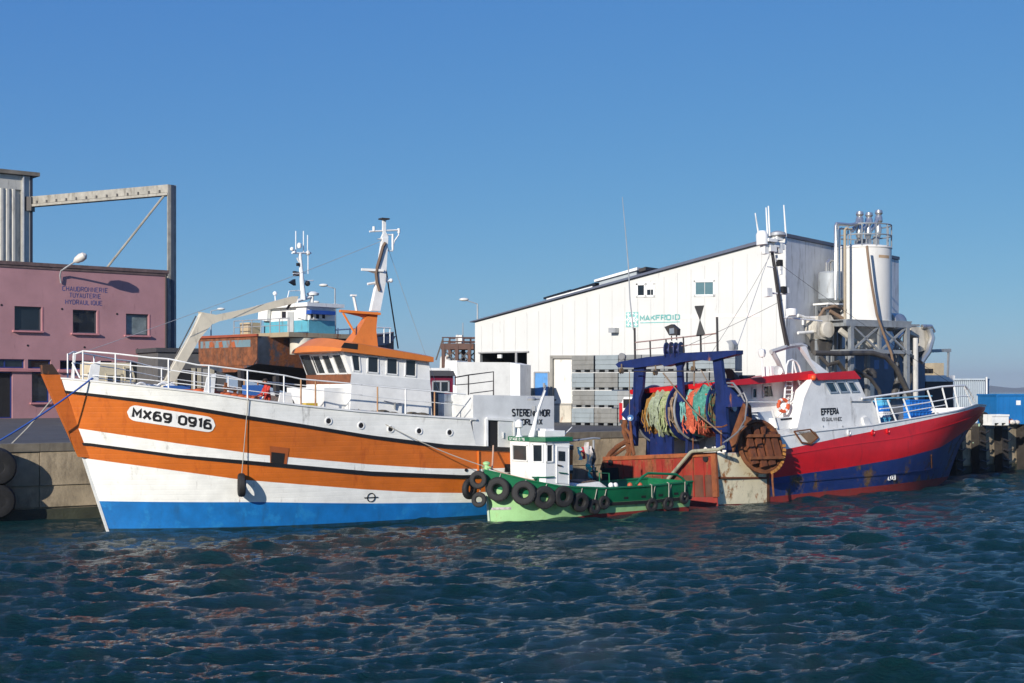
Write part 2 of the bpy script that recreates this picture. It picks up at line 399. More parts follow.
# ------------------------------------------------------------------ water
def make_water():
    rng = np.random.default_rng(5)
    ys = [14.0]
    while ys[-1] < 110: ys.append(ys[-1] * 1.0030)
    while ys[-1] < 9000: ys.append(ys[-1] * 1.05)
    ys = np.array(ys); us = np.linspace(-.62, .62, 820)
    us = np.concatenate([[-12, -6, -3, -1.6, -1.0, -.8, -.7], us, [.7, .8, 1.0, 1.6, 3, 6, 12]])
    Y, U = np.meshgrid(ys, us, indexing='ij'); X = U * Y
    Z = np.zeros_like(X); DX = np.zeros_like(X); DY = np.zeros_like(X)
    wind = math.radians(-76)                     # waves run towards the camera and to the right
    k_s = np.exp(rng.uniform(math.log(2 * math.pi / 7.5), math.log(2 * math.pi / .22), 220))
    for k in k_s:
        lam = 2 * math.pi / k
        th = wind + rng.normal(0, .38); ph = rng.uniform(0, 6.28)
        a = .0125 * lam ** .46 * rng.uniform(.4, 1.4) * .51
        if lam > 3.5: a *= .5
        arg = k * (X * math.cos(th) + Y * math.sin(th)) + ph
        # fade out waves the grid cannot carry
        dy = np.where(Y < 110, Y * .0030, Y * .05); fade = np.clip(lam / (dy * 3.0) - .6, 0, 1)
        Z += a * np.cos(arg) * fade
        q = 1.0 * a * fade; DX -= q * math.cos(th) * np.sin(arg); DY -= q * math.sin(th) * np.sin(arg)
    # gusts: patches of rougher and smoother water
    g = 1 + .28 * np.sin(X * .21 + Y * .13 + 1) * np.sin(Y * .19 - X * .07 + 2)
    edge = (np.clip((.64 - np.abs(U)) / .03, 0, 1)) * np.clip((Y - 14.5) / 2, 0, 1)
    Z *= g * edge; X = X + DX * g * edge; Y2 = Y + DY * g * edge
    nr, nc = X.shape
    co_ = np.stack([X, Y2, Z], -1).reshape(-1, 3)
    i = np.arange(nr - 1)[:, None] * nc + np.arange(nc - 1)[None, :]
    quads = np.stack([i, i + 1, i + nc + 1, i + nc], -1).reshape(-1, 4)
    # the sheet behind the camera
    n0 = len(co_); extra = np.array([[-400, -300, 0], [400, -300, 0]], float)
    co_ = np.concatenate([co_, extra])
    me = bpy.data.meshes.new('water')
    me.vertices.add(len(co_)); me.vertices.foreach_set('co', co_.astype(np.float32).ravel())
    nq = len(quads); me.loops.add(nq * 4 + 4); me.polygons.add(nq + 1)
    idx = np.concatenate([quads.ravel(), [n0, n0 + 1, nc - 1, 0]])
    me.loops.foreach_set('vertex_index', idx.astype(np.int32))
    me.polygons.foreach_set('loop_start', (np.arange(nq + 1) * 4).astype(np.int32))
    me.polygons.foreach_set('use_smooth', np.ones(nq + 1, dtype=bool))
    me.update(calc_edges=True); me.validate()
    m = bpy.data.materials.new('sea water'); m.use_nodes = True; nt = m.node_tree; N = nt.nodes; L = nt.links
    b = N['Principled BSDF']; b.inputs['Base Color'].default_value = (.003, .025, .028, 1)
    b.inputs['Roughness'].default_value = .04; b.inputs['IOR'].default_value = 1.333
    tc = N.new('ShaderNodeTexCoord')
    mp = N.new('ShaderNodeMapping'); mp.inputs['Rotation'].default_value = (0, 0, R(12)); mp.inputs['Scale'].default_value = (1, 2.6, 1)
    L.new(tc.outputs['Object'], mp.inputs['Vector'])
    n1 = N.new('ShaderNodeTexNoise'); n1.inputs['Scale'].default_value = 5.0; n1.inputs['Detail'].default_value = 8; n1.inputs['Roughness'].default_value = .68
    L.new(mp.outputs['Vector'], n1.inputs['Vector'])
    bp = N.new('ShaderNodeBump'); bp.inputs['Strength'].default_value = 1.0; bp.inputs['Distance'].default_value = .15
    L.new(n1.outputs['Fac'], bp.inputs['Height']); L.new(bp.outputs['Normal'], b.inputs['Normal'])
    me.materials.append(m)
    o = bpy.data.objects.new('water', me); COL.objects.link(o); o['kind'] = 'structure'
make_water()

# ------------------------------------------------------------------ quay
QD = 34.7; QF = Frame((-19.4, 58.4, 0), QD)          # x along the quay edge, y inland, z up
asphalt = mat('quay asphalt', (.075, .075, .074), .9, var=.3, vscale=.5, bump=.2, bscale=30, dirt=.3, dcol=(.04, .04, .04))
concrete = mat('weathered quay concrete', (.37, .30, .20), .9, var=.32, vscale=.9, dirt=.5, dcol=(.10, .08, .055), streak=.35, bump=.5, bscale=9)
concrete_wet = mat('wet weedy concrete', (.045, .05, .032), .6, var=.4, vscale=1.2, bump=.6, bscale=9)
coping = mat('coping stone', (.17, .15, .115), .9, var=.3, vscale=2, dirt=.5)
m = MB(); m.quad((-160, .6, GZ), (260, .6, GZ), (260, 420, GZ), (-160, 420, GZ))
g = m.build('ground', asphalt, frame=QF); g['kind'] = 'structure'
t = thing('quay_wall', 'long brown concrete quay wall with pale lower course behind the boats', 'quay wall', QF)
m = MB()
xs = [-160] + [i * 6.0 for i in range(-20, 43)] + [260]
for a, b_ in zip(xs[:-1], xs[1:]):
    j = random.uniform(-.015, .015)
    m.box(a + .015, b_ - .015, j, 1.2, 1.42, GZ - .28)
    m.box(a + .015 + 1.7 * (b_ == 258), b_ - .015, .05 + j, 1.2, .52, 1.405)
m.box(-160, 260, .12, 1.2, .4, GZ - .3)
m.build('wall_face', concrete, t)
m = MB(); m.box(-160, 260, -.10, 1.2, -3, .44)
m.build('footing', concrete_wet, t)
m = MB()
for a, b_ in zip(xs[:-1], xs[1:]): m.box(a + .01, b_ - .01, -.06, .7, GZ - .28, GZ + .05)
m.build('coping', coping, t)
# old iron rail along the edge, right of the green boat
fend_t = mat('tarred timber', (.028, .023, .018), .9, var=.5, bump=.6, bscale=6, vscale=3)
# timber fenders on the right-hand quay
fx0 = QF.pt(962, 430, y=-.2).x
def fender_pile(x, i):
    t = thing('fender_pile', '', 'fender pile', QF, (x, -.3, -1), 'timber fender piles on the right quay wall')
    m = MB(); w_ = .42 + random.uniform(-.05, .08)
    m.prism([(x - w_, -.75, -2), (x + w_, -.75, -2), (x + w_ * .8, -.62, GZ - .1), (x - w_ * .8, -.62, GZ - .1)], (0, .62, 0))
    m.build('timber', fend_t, t)
    m = MB()
    for k in range(5):
        z = .3 + k * .62 + random.uniform(-.1, .1); m.tube([(x - w_ * 1.02, -.8, z), (x, -.9, z - .12), (x + w_ * 1.02, -.8, z)], .06)
    m.build('chain', darkmetal, t)
    return t
for i in range(6):
    f = fender_pile(fx0 - 3.2 + i * 2.35, i)
    f['label'] = ['dark timber fender pile hidden closest to the red bow', 'dark timber fender pile just right of the red bow', 'weedy timber fender pile under the white tub',
                  'black timber fender pile right of the white tub', 'black timber fender pile below the blue container corner', 'last dark fender pile at the right edge'][i]
# round rubber fenders at the left edge
for i, (px, py, r_) in enumerate(((-4, 467, .74), (-4, 501, .70))):
    p = QF.pt(px, py, y=-.55)
    m = MB(); m.torus((p.x, p.y, p.z), (0, 1, 0), r_ * .62, r_ * .45, 28, 12, flat=1.2); m.lathe((p.x, p.y - .2, p.z), (0, 1, 0), [(r_ * .7, -.15), (r_ * .75, .3)], 20)
    tag(m.build('rubber_fender', rubber, frame=QF), ['upper of two big black rubber fenders on the left quay wall', 'lower of two big black rubber fenders at the waterline, left'][i], 'fender', 'big round fenders on the left quay wall')

# ------------------------------------------------------------------ far hills
hillm = mat('far wooded hills', (.06, .075, .055), .95, var=.3, vscale=.004)
m = MB(); n = 60; top = []; 
for i in range(n + 1):
    x = 600 + i * 60
    top.append((x, 6200 - i * 14, 22 + 16 * math.sin(i * .55) * math.sin(i * .21 + 1) + 6 * math.sin(i * 1.7)))
for i in range(n):
    a, b_ = top[i], top[i + 1]
    m.quad((a[0], a[1] - 500, -1), (b_[0], b_[1] - 500, -1), b_, a); m.quad(a, b_, (b_[0], b_[1] + 900, -1), (a[0], a[1] + 900, -1))
h = m.build('hills', hillm); h['kind'] = 'structure'

# ------------------------------------------------------------------ sea air
HAZE = True
if HAZE:
    m = MB(); m.box(-3000, 9000, -400, 9500, -6, 120)
    hz = m.build('haze', [], fixn=True)
    hm = bpy.data.materials.new('sea haze'); hm.use_nodes = True; nt = hm.node_tree
    nt.nodes.remove(nt.nodes['Principled BSDF']); pv = nt.nodes.new('ShaderNodeVolumePrincipled')
    pv.inputs['Color'].default_value = (.90, .94, .98, 1); pv.inputs['Density'].default_value = .00014; pv.inputs['Anisotropy'].default_value = .2
    nt.links.new(pv.outputs['Volume'], nt.nodes['Material Output'].inputs['Volume'])
    hz.data.materials.clear(); hz.data.materials.append(hm); hz['kind'] = 'stuff'
# ------------------------------------------------------------------ the orange trawler
F1 = Frame((-15.35, 53.7, 0), 32.5)
st = [F1.pt(x, y, y=0) for x, y in ((112, 545), (107, 528), (97, 501), (83, 458), (72, 428), (62, 395), (55, 374))]
st = sorted((p.z, p.x) for p in st)
stem = ([-2.0] + [a[0] for a in st] + [9], [st[0][1] + .9] + [a[1] for a in st] + [st[-1][1] - 1.6])
L1 = 19.9
def aft1(S, z):
    t = max(0, (S - 12.5) / (L1 - 12.5)); return 1 - (.20 + .25 * max(0, min(1, (1.5 - z) / 2.5))) * t * t
H1 = Hull(F1, stem, L1, lambda z: 2.42 + .45 * min(1, max(0, (z + 1) / 3.0)) ** .6 + .03 * max(0, z - 2), lambda z: 9.0 - .45 * max(0, min(6, z)), aft1, pw=2.1)
c_cap = H1.curve([(62, 378), (150, 386.5), (208, 393), (247, 398.6), (300, 405), (359, 411), (420, 415.5), (476, 419), (512, 421)])
c_b1t = H1.curve([(62, 390), (150, 400), (244, 415), (300, 423.5), (370, 435), (446, 444.4), (512, 447.3)])
c_b1b = H1.curve([(62, 393), (150, 403.6), (244, 419), (300, 427), (370, 438.5), (446, 448.4), (512, 452)])
c_w1t = H1.curve([(78, 428.4), (178, 443.5), (260, 454.6), (370, 464.5), (431.5, 468.3), (478, 469)])
c_b2t = H1.curve([(84.8, 442.3), (178, 454.6), (260, 461.5), (370, 471.2), (463.7, 475)])
c_b2b = H1.curve([(84.8, 445.5), (178, 458), (260, 465.5), (370, 475.5), (463, 478.8)])
c_w2t = H1.curve([(83, 458), (156, 468), (240, 479.5), (365, 489.4), (417, 492.4), (463.7, 493)])
c_blu = H1.curve([(97, 501), (260, 502), (370, 503.4), (472.5, 502.5)])
T1 = thing('fishing_trawler', 'large orange and white wooden trawler with bright blue bottom and orange wheelhouse roof', 'fishing boat', F1)
S_END = H1.S(H1.solve(476, 435).x)
c_cap0 = c_cap
def c_cap2(S): return c_cap0(S) if S < S_END else c_b1t(S) + .03
hull1 = H1.loft([lambda S: -1.3, lambda S: .10, c_blu, c_w2t, c_b2b, c_w1t, c_b1b, c_cap2], [3, 2, 1, 0, 1, 0, 1], 110, 'hull', [orange, hullwhite, hullblue, mat('weedy blue', (.008, .05, .10), .35, var=.5, vscale=3, dirt=.6, dcol=(.02, .03, .012))], T1)
strake(H1, c_b1t, c_b1b, H1.xs(c_b1t(-1)) + .02, L1 - .02, .07, 'rubbing_strake', black, T1)
strake(H1, c_b2t, c_b2b, H1.xs(c_b2t(-.5)) + .02, L1 - .02, .06, 'rubbing_strake', black, T1)
strake(H1, lambda S: c_cap(S) + .03, lambda S: c_cap(S) - .05, H1.xs(c_cap(-2)) + .05, S_END, .05, 'bulwark_cap', white_clean, T1)
# deck
m = MB(); n = 40; q = []
for i in range(n + 1):
    S = lerp(-.2, L1 - .1, i / n); z = (c_cap(S) - .85) if S < S_END else c_b1t(S) - .1; q.append((S, H1.b(S, z) - .02, z))
for a, b_ in zip(q[:-1], q[1:]): m.quad((a[0], -a[1], a[2]), (b_[0], -b_[1], b_[2]), (b_[0], b_[1], b_[2]), (a[0], a[1], a[2]))
m.build('deck', mat('deck paint', (.22, .17, .13), .8, dirt=.4), T1)
# stem post
f0 = lambda px, py: F1.pt(px, py, y=-.16)
out = [f0(*p) for p in ((43, 374), (60, 374.5), (63, 386), (80, 428), (88, 444), (92, 458), (80, 457), (62, 418))]
m = MB(); m.prism(out, (0, .32, 0)); m.build('stem_post', orange, T1)
out = [f0(*p) for p in ((42, 365), (52, 364), (59, 374), (43.5, 374))]
m = MB(); m.prism([p + V((0, -.03, 0)) for p in out], (0, .38, 0)); m.build('stem_head', mat('rusty iron', (.05, .025, .015), .8, rust=.5), T1)
out = [f0(*p) for p in ((83, 457), (85.5, 457), (114.5, 545), (113, 548))]
m = MB(); m.prism([p + V((0, .11, 0)) for p in out], (0, .10, 0)); m.build('cutwater', hullwhite, T1)
# number board
pA, pB = H1.solve(127, 412), H1.solve(215, 425.5)
def slope_map(a, b_, zoff=0):
    k = (b_.z - a.z) / (b_.x - a.x)
    return lambda u, v, off: H1.on(a.x + u, a.z + k * u + v, off)
mp = slope_map(pA, pB); LW = pB.x - pA.x; hh = .29
m = MB(); vs = []; n = 40
outl = []
for i in range(n + 1):
    u = LW * i / n; e = min(u, LW - u); hgt = hh if e > hh else math.sqrt(max(0, hh * hh - (hh - e) ** 2))
    outl.append((u, max(.02, hgt)))
for u, hgt in outl: vs += [mp(u, -hgt, .02), mp(u, hgt, .02)]
m.add(vs, [(2 * i, 2 * i + 2, 2 * i + 3, 2 * i + 1) for i in range(n)])
nb = m.build('number_board', white_clean, T1)
write_on('number_lettering', 'MX69 0916', lambda x, y: mp(x + LW * .065, y - .19, .034), LW * .88, .38, black, nb, .22, 1.05)
# ports, freeing ports, scupper, load mark
for px, py in ((328.5, 421), (361, 425.5), (390.5, 429), (419, 431), (449.5, 432.5)):
    p = H1.solve(px, py); c = H1.on(p.x, p.z, 0)
    m = MB(); m.torus(c, (0, 1, 0), .13, .03, 16, 6); o = m.build('hawse_port', white_clean, T1)
    m = MB(); m.lathe(c + V((0, -.012, 0)), (0, 1, 0), [(.12, 0), (.12, .05)], 14); m.build('opening', dark_in, o)
def hull_patch(h, px4, off, m_, name, parent, k=4):
    c = [h.solve(*p) for p in px4]; b = MB(); vs = []
    for i in range(k + 1):
        for j in range(k + 1):
            u, v = i / k, j / k
            x = lerp(lerp(c[0].x, c[1].x, u), lerp(c[3].x, c[2].x, u), v); z = lerp(lerp(c[0].z, c[1].z, u), lerp(c[3].z, c[2].z, u), v)
            vs.append(h.on(x, z, off))
    fs = [(i * (k + 1) + j, (i + 1) * (k + 1) + j, (i + 1) * (k + 1) + j + 1, i * (k + 1) + j + 1) for i in range(k) for j in range(k)]
    b.add(vs, fs); return b.build(name, m_, parent)
s1 = hull_patch(H1, ((269.5, 446), (289, 448), (286.5, 464.5), (270, 462.5)), .02, mat('worn orange paint', (.36, .09, .02), .5, rust=.3), 'freeing_port', T1)
hull_patch(H1, ((271, 452), (284.5, 453.5), (283, 464), (270.5, 462.3)), .035, dark_in, 'opening', s1)
hull_patch(H1, ((505, 464), (514, 464), (514, 472), (504, 472)), .03, dark_in, 'freeing_port', T1)
p = H1.solve(371, 497.5); c = H1.on(p.x, p.z, .01)
m = MB(); m.torus(c, (0, 1, .1), .17, .02, 20, 5); m.build('load_mark', black, T1)
m = MB(); m.bar(c + V((-.3, 0, 0)), c + V((.3, 0, 0)), .035, .035); m.build('load_line', black, T1)
p = H1.solve(466, 470); m = MB(); m.lathe(H1.on(p.x, p.z, .0), (0, -1, 0), [(.07, -.02), (.07, .03)], 12); m.build('scupper', dark_in, T1)
p = H1.solve(478, 470); m = MB(); m.tube([H1.on(H1.solve(478, y).x, H1.solve(478, y).z, .03) for y in (451, 458, 465, 475)], .05, 6); m.build('guard_rod', orange, T1)

# railings, near side from the picture, far side mirrored
def rail_pt(px, py):
    """point over the cap line of the hull"""
    y = -2
    for _ in range(30):
        p = F1.pt(px, py, y=y); y = lerp(y, -max(.05, H1.b(p.x, c_cap(p.x)) - .06), .5)
    return p
top = [rail_pt(*a) for a in ((75, 354), (83, 351), (115, 353.6), (150, 357.6), (168, 358.8), (198, 365), (208.6, 365.5), (247, 370.3), (284, 375.3), (301, 379), (345, 383), (377, 386.3), (405, 389), (434.5, 391.4), (466, 394.5))]
mid = [rail_pt(*a) for a in ((82, 362), (115, 364), (150, 367), (210, 376.3), (244, 380.4), (284, 385.5), (301, 388.5), (345, 393), (377, 397), (405, 400), (434.5, 402.5), (466, 406))]
low = [rail_pt(*a) for a in ((82, 374.6), (115, 377), (150, 380), (210, 387), (244, 390), (300, 397))]
posts = ((74, 353, 377.5, 0), (83, 351, 378, 0), (115.5, 353.6, 382, 0), (168.5, 359, 388, 0), (209, 365.5, 393, 0), (247.5, 370, 398.5, 0), (284, 375.5, 403, 0), (301, 379, 405, 1),
         (315.5, 380.5, 407, 1), (377.5, 386.5, 412.5, 1), (405.5, 389, 414, 0), (434.6, 391.4, 416, 1))
railm = white; rust_post = mat('rusty white post', (.45, .25, .12), .7, rust=.5)
for sgn in (1, -1):
    mir = lambda p: V((p.x, p.y * sgn, p.z))
    m = MB(); m.tube([mir(p) for p in top], .030, 6); rl = m.build('railing', railm, T1)
    m = MB(); m.tube([mir(p) for p in mid], .020, 6); m.build('middle_rail', railm, rl)
    m = MB(); m.tube([mir(p) for p in low], .018, 6); m.build('lower_rail', railm, rl)
    for px, a, b_, rr in posts:
        p, q = rail_pt(px, a), rail_pt(px, b_); q = V((p.x, p.y, c_cap(p.x) - .02))
        m = MB(); m.tube([mir(p), mir(q)], .032, 6); m.build('stanchion', rust_post if rr else railm, rl)
# crossed bow brace and fairlead plates
a, b_, c, d = rail_pt(75, 353), rail_pt(72, 378), rail_pt(80, 378), rail_pt(93, 366)
m = MB(); m.bar(a, V((b_.x, b_.y, b_.z)), .08, .05); m.bar(V((a.x - .1, a.y, a.z - .35)), c, .08, .05); m.build('bow_brace', white, T1)
for px in (92.5, 208.5):
    p = rail_pt(px, 380 if px < 100 else 388); z = c_cap(p.x); b = MB()
    b.prism([(p.x - .18, p.y, z), (p.x + .22, p.y, z), (p.x + .3, p.y, z + .75), (p.x - .05, p.y, z + .6)], (0, .06, 0)); b.build('fairlead', white, T1)
p = rail_pt(97, 376); b = MB(); b.lathe((p.x, p.y + .5, c_cap(p.x) - .6), (0, 0, 1), [(.14, 0), (.14, .8), (.2, .82), (.2, .92), (.05, .95)], 12); b.build('mooring_bitt', darkmetal, T1)

# wheelhouse
yn = -1.95
Tn, Bn = F1.pt(343, 351, y=yn), F1.pt(352, 375, y=yn)
yf = F1.pt(291.5, 357, x=Tn.x).y
print('wheelhouse far side y', yf, 'x', Tn, Bn)
yf = min(yf, 2.4)
Fb = F1.pt(348.5, 407, y=yn); Ar, Ab = F1.pt(429, 361, y=yn), F1.pt(433, 405, y=yn)
zb = 3.6
body = [V((Bn.x, yn, Bn.z)), V((Fb.x, yn, zb)), V((Ab.x, yn, zb)), V((Ar.x, yn, Ar.z + .1)), V((Tn.x, yn, Tn.z))]
WH = white
m = MB()
# front bulges: an extra vertex line on the middle of the front
ym = (yn + yf) / 2; bul = .07
def ring(dx_, y): return [V((q.x - (dx_ if i in (0, 1, 4) else 0), y, q.z)) for i, q in enumerate(body)]
rs = [ring(0, yn), ring(bul, lerp(yn, yf, .33)), ring(bul, lerp(yn, yf, .67)), ring(0, yf)]
vs = [p for r_ in rs for p in r_]
fs = [(0, 1, 2, 3, 4), (19, 18, 17, 16, 15)] + [(k * 5 + i, (k + 1) * 5 + i, (k + 1) * 5 + (i + 1) % 5, k * 5 + (i + 1) % 5) for k in range(3) for i in range(5)]
m.add(vs, fs); wh = m.build('wheelhouse', white, T1, ang=12)
# grey band on the side under the windows
sp = lambda px, py, off=.012: F1.pt(px, py, y=yn - off)
m = MB(); m.prism([sp(351.5, 373.5), sp(429.8, 380), sp(431.2, 390), sp(350.5, 383)], (0, .01, 0)); m.build('side_band', greypaint, wh)
# side windows
for q in (((350.8, 354.6), (359, 355.4), (360.2, 371.4), (353.5, 370.8)), ((367.6, 356.2), (378.2, 357), (378.2, 373.2), (367.4, 372.2)),
          ((386.6, 357.8), (397.2, 358.6), (397.2, 374.8), (386.4, 373.8)), ((405.4, 359.4), (415.8, 360.2), (415.6, 376.6), (405, 375.6))):
    window([sp(*p, .0) for p in q], wh, glass, white_clean, .05, out=(0, -1, 0), depth=.03)
# front windows placed on the bulged front
def front_pt(v, t):
    """v: 0 near corner .. 1 far corner, t: 0 top .. 1 sill"""
    k = 0 if v < .33 else (1 if v < .67 else 2); s0, s1 = ((0, .33), (.33, .67), (.67, 1))[k]
    f = (v - s0) / (s1 - s0); a = rs[k][4].lerp(rs[k + 1][4], f); b_ = rs[k][0].lerp(rs[k + 1][0], f)
    return a.lerp(b_, t)
fwd = V((-1, 0, .25))
for v0, v1 in ((.06, .225), (.29, .45), (.50, .71), (.735, .95)):
    if v1 - v0 < .05: continue
    window([front_pt(v1, .12), front_pt(v0, .12), front_pt(v0, .92), front_pt(v1, .92)], wh, glass_g, white_clean if v0 < .3 else darkmetal if v0 > .6 else white_clean, .05, out=fwd, depth=.04)
# wooden sill band around the front
m = MB()
for k in range(3):
    a, b_ = rs[k], rs[k + 1]; off = V((-.03, 0, 0))
    p = [a[0].lerp(a[4], .04) + off, b_[0].lerp(b_[4], .04) + off, b_[0] + V((-.03, 0, -.36)), a[0] + V((-.03, 0, -.36))]
    m.prism(p, (.025, 0, 0))
m.build('wood_band', wood, wh)
# orange roof: side strip follows the picture; cambered, bulged visor
Ra, Rb = F1.pt(343, 351, y=yn - .25), F1.pt(429.5, 358.6, y=yn - .25)
m = MB(); n = 12; vs = []
for j in range(n + 1):
    v = j / n; y = lerp(yn - .25, yf + .25, v); e = 1 - (2 * v - 1) ** 2
    xf = Tn.x - .22 - .42 * e; cam_ = .26 * e
    vs += [V((xf, y, Ra.z + .00)), V((xf + .05, y, Ra.z + .10 + cam_ * .6)), V((xf + .55, y, Ra.z + .33 + cam_)), V((Rb.x + .2, y, Rb.z + .06 + cam_ * .8)), V((Rb.x + .2, y, Rb.z - .14))]
fs = []
for j in range(n):
    for i in range(5):
        fs.append((j * 5 + i, (j + 1) * 5 + i, (j + 1) * 5 + (i + 1) % 5, j * 5 + (i + 1) % 5))
fs += [(0, 1, 2, 3, 4), (n * 5 + 4, n * 5 + 3, n * 5 + 2, n * 5 + 1, n * 5)]
m.add(vs, fs); roof1 = m.build('roof', orange_roof, wh, ang=25)
p4 = [F1.pt(x, y, y=yn - .262) for x, y in ((344.5, 342.5), (358, 344), (357.5, 349.5), (341, 347.5))]
m = MB(); m.prism(p4, (0, .02, 0)); m.build('vent_grille', dark_in, roof1)
# lower front of the deckhouse
m = MB(); m.box(Fb.x - .9, Fb.x + .4, yn + .35, yf - .3, zb, Bn.z - .5); m.build('front_casing', white, wh)
# small hand rail on the side
p, q = sp(384, 401, .1), sp(404, 404, .1)
m = MB(); m.tube([p, V((p.x + .5, p.y, p.z - .1)), V((q.x - .2, p.y, p.z - .1)), q], .025); m.tube([sp(395, 402.5, .1), sp(395, 409, .05)], .04); m.build('hand_rail', steel, wh)

# orange funnel mast foot with its visor
g0 = lambda px, py, y: F1.pt(px, py, y=0) + V((0, y, 0))
side = ((346, 345), (373.5, 347.5), (373, 330), (376.2, 312), (365, 317), (354, 334))
m = MB(); vs = []
for i, (x, y) in enumerate(side):
    hw = .42 if i in (0, 1) else (.30 if i in (2, 5) else .16)
    vs += [g0(x, y, -hw), g0(x, y, hw)]
k = len(side)
m.add(vs, [tuple(2 * i for i in range(k)), tuple(2 * i + 1 for i in range(k - 1, -1, -1))] + [(2 * i, 2 * i + 1, (2 * i + 3) % (2 * k), (2 * i + 2) % (2 * k)) for i in range(k)])
fun = m.build('mast_foot', orange_roof, T1)
a, b_ = g0(340, 311, 0), g0(376.5, 313, 0)
m = MB(); m.prism([a + V((0, -.1, .05)), b_ + V((0, -.4, 0)), b_ + V((0, .4, 0)), a + V((0, .1, .05))], (0, 0, -.10))
m.prism([g0(341, 312, -.05), g0(376, 314, -.05), g0(366, 319, -.05), g0(360, 316.5, -.05)], (0, .1, 0)); m.build('visor', orange_roof, fun)
m = MB(); m.tube([g0(342.5, 313, -.05), g0(352, 334, -.3)], .05); m.build('strut', orange_roof, fun)
# white mast
mast = MB()
prof = [(374.6, 311, .21, .12), (380.2, 283, .20, .12), (383.4, 250, .15, .10), (384.6, 238, .13, .09)]
vs = []
for x, y, rx, ry in prof:
    c = g0(x, y, 0); vs += [c + V((-rx, -ry, 0)), c + V((rx, -ry, 0)), c + V((rx, ry, 0)), c + V((-rx, ry, 0))]
mast.add(vs, [(3, 2, 1, 0), (12, 13, 14, 15)] + [(k * 4 + i, k * 4 + (i + 1) % 4, (k + 1) * 4 + (i + 1) % 4, (k + 1) * 4 + i) for k in range(3) for i in range(4)])
mst = mast.build('mast', white_clean, T1)
m = MB(); m.prism([g0(*p, -.06) for p in ((376.7, 239), (383, 240), (388, 237.5), (386, 233), (383.5, 232), (381, 238))], (0, .12, 0)); m.prism([g0(384, y, -.05) + V((dx, 0, 0)) for dx, y in ((-.07, 233), (.07, 233), (.07, 219.4), (-.07, 219.4))], (0, .1, 0)); m.build('mast_head', white_clean, mst)
m = MB(); m.box(*[f(g0(384, 219, 0)) for f in (lambda p: p.x - .18, lambda p: p.x + .18)], -.18, .18, g0(384, 219, 0).z - .03, g0(384, 219, 0).z + .03); m.build('mast_cap', darkmetal, mst)
m = MB(); m.tube([g0(369.5, 231.5, 0), g0(399, 230, 0)], .04); m.tube([g0(373.8, 231, 0), g0(373.8, 226.5, 0)], .06); m.tube([g0(398.5, 231, 0), g0(398.7, 235, 0), g0(394.5, 241, 0), g0(392.7, 247, 0), g0(392.7, 251, 0), g0(386, 250.5, 0)], .03); m.tube([g0(398.8, 228.5, 0), g0(398.8, 233, 0)], .06); m.tube([g0(392.7, 234, 0), g0(392.7, 250, 0)], .05); m.tube([g0(386, 234.5, 0), g0(393, 235, 0)], .03); m.build('aerial_yard', white_clean, mst)
m = MB(); m.tube([g0(367.6, 284, 0), g0(392, 280.5, 0)], .06); m.tube([g0(386.5, 282, 0), g0(386.5, 277.5, 0)], .05); m.sphere(g0(391, 280.5, 0), .09, 10); m.build('lower_yard', white_clean, mst)
a, b_ = g0(361.5, 269, 0), g0(381.5, 271, 0)
m = MB(); m.prism([a + V((0, -.05, .03)), b_ + V((0, -.22, .06)), b_ + V((0, .22, .06)), a + V((0, .05, .03))], (0, 0, -.10)); m.prism([g0(365, 270, -.05), g0(382, 270, -.05), g0(382, 274, -.05), g0(374, 273.3, -.05)], (0, .1, 0)); m.build('radar_scanner', white_clean, mst)
m = MB(); m.tube([g0(*p, -.14) for p in ((384, 243), (381.5, 247), (378.5, 258), (376.2, 266), (374.6, 273), (375.5, 282), (378, 291))], .07); m.build('cable_bundle', mat('brown cable', (.15, .10, .07), .8), mst)
m = MB(); m.tube([g0(385, 262, 0), g0(391, 288, .2), g0(407, 348, .8)], .03); m.build('backstay', darkmetal, T1)
for a_, b_ in ((g0(384, 240, 0), rail_pt(84, 352)), (g0(384, 236, 0), F1.pt(440, 394, y=.8))):
    m = MB(); m.tube(sag(a_, b_, .1), .010, 4); m.build('stay', steel, T1)
m = MB(); m.tube([g0(360, 296, .6), g0(363.5, 313, .6)], .06); m.box(g0(360, 295, .6).x - .12, g0(360, 295, .6).x + .1, .5, .7, g0(360, 295, 0).z - .02, g0(360, 295, 0).z + .05); m.build('lamp_pole', white_clean, T1)

# aft deckhouse flush with the side
ya = lambda x: -(H1.b(x, 4.0) - .03)
hA, hB, hC = H1.solve(472, 447), H1.solve(549, 449), H1.solve(472, 395)
x0, x1 = F1.pt(472, 420, y=ya(16)).x, F1.pt(550, 420, y=ya(20.8)).x
zt0, zt1 = F1.pt(472, 395, y=ya(x0)).z, F1.pt(549, 396, y=ya(x1)).z
print('aft house x', x0, x1, 'z', zt0, zt1)
m = MB(); n = 8; vs = []
for i in range(n + 1):
    x = lerp(x0, min(x1, L1 - .05), i / n); zt = lerp(zt0, zt1, i / n); y = ya(x)
    vs += [V((x, y, c_b1t(x) - .06)), V((x, y, zt)), V((x, -y, zt)), V((x, -y, c_b1t(x) - .06))]
m.add(vs, [(0, 1, 2, 3), (n * 4 + 3, n * 4 + 2, n * 4 + 1, n * 4)] + [(i * 4 + j, (i + 1) * 4 + j, (i + 1) * 4 + (j + 1) % 4, i * 4 + (j + 1) % 4) for i in range(n) for j in range(4)])
ah = m.build('aft_deckhouse', greypaint, T1)
sy = lambda px, py, off=.0: (lambda p: V((p.x, ya(p.x) - off, p.z)))(F1.pt(px, py, y=ya(F1.pt(px, py, y=-2.6).x)))
m = MB(); m.prism([sy(x, y, .015) for x, y in ((488.5, 420.5), (497.2, 421), (497.2, 447), (488.5, 446.2))], (0, .02, 0)); dr = m.build('doorway', dark_in, ah)
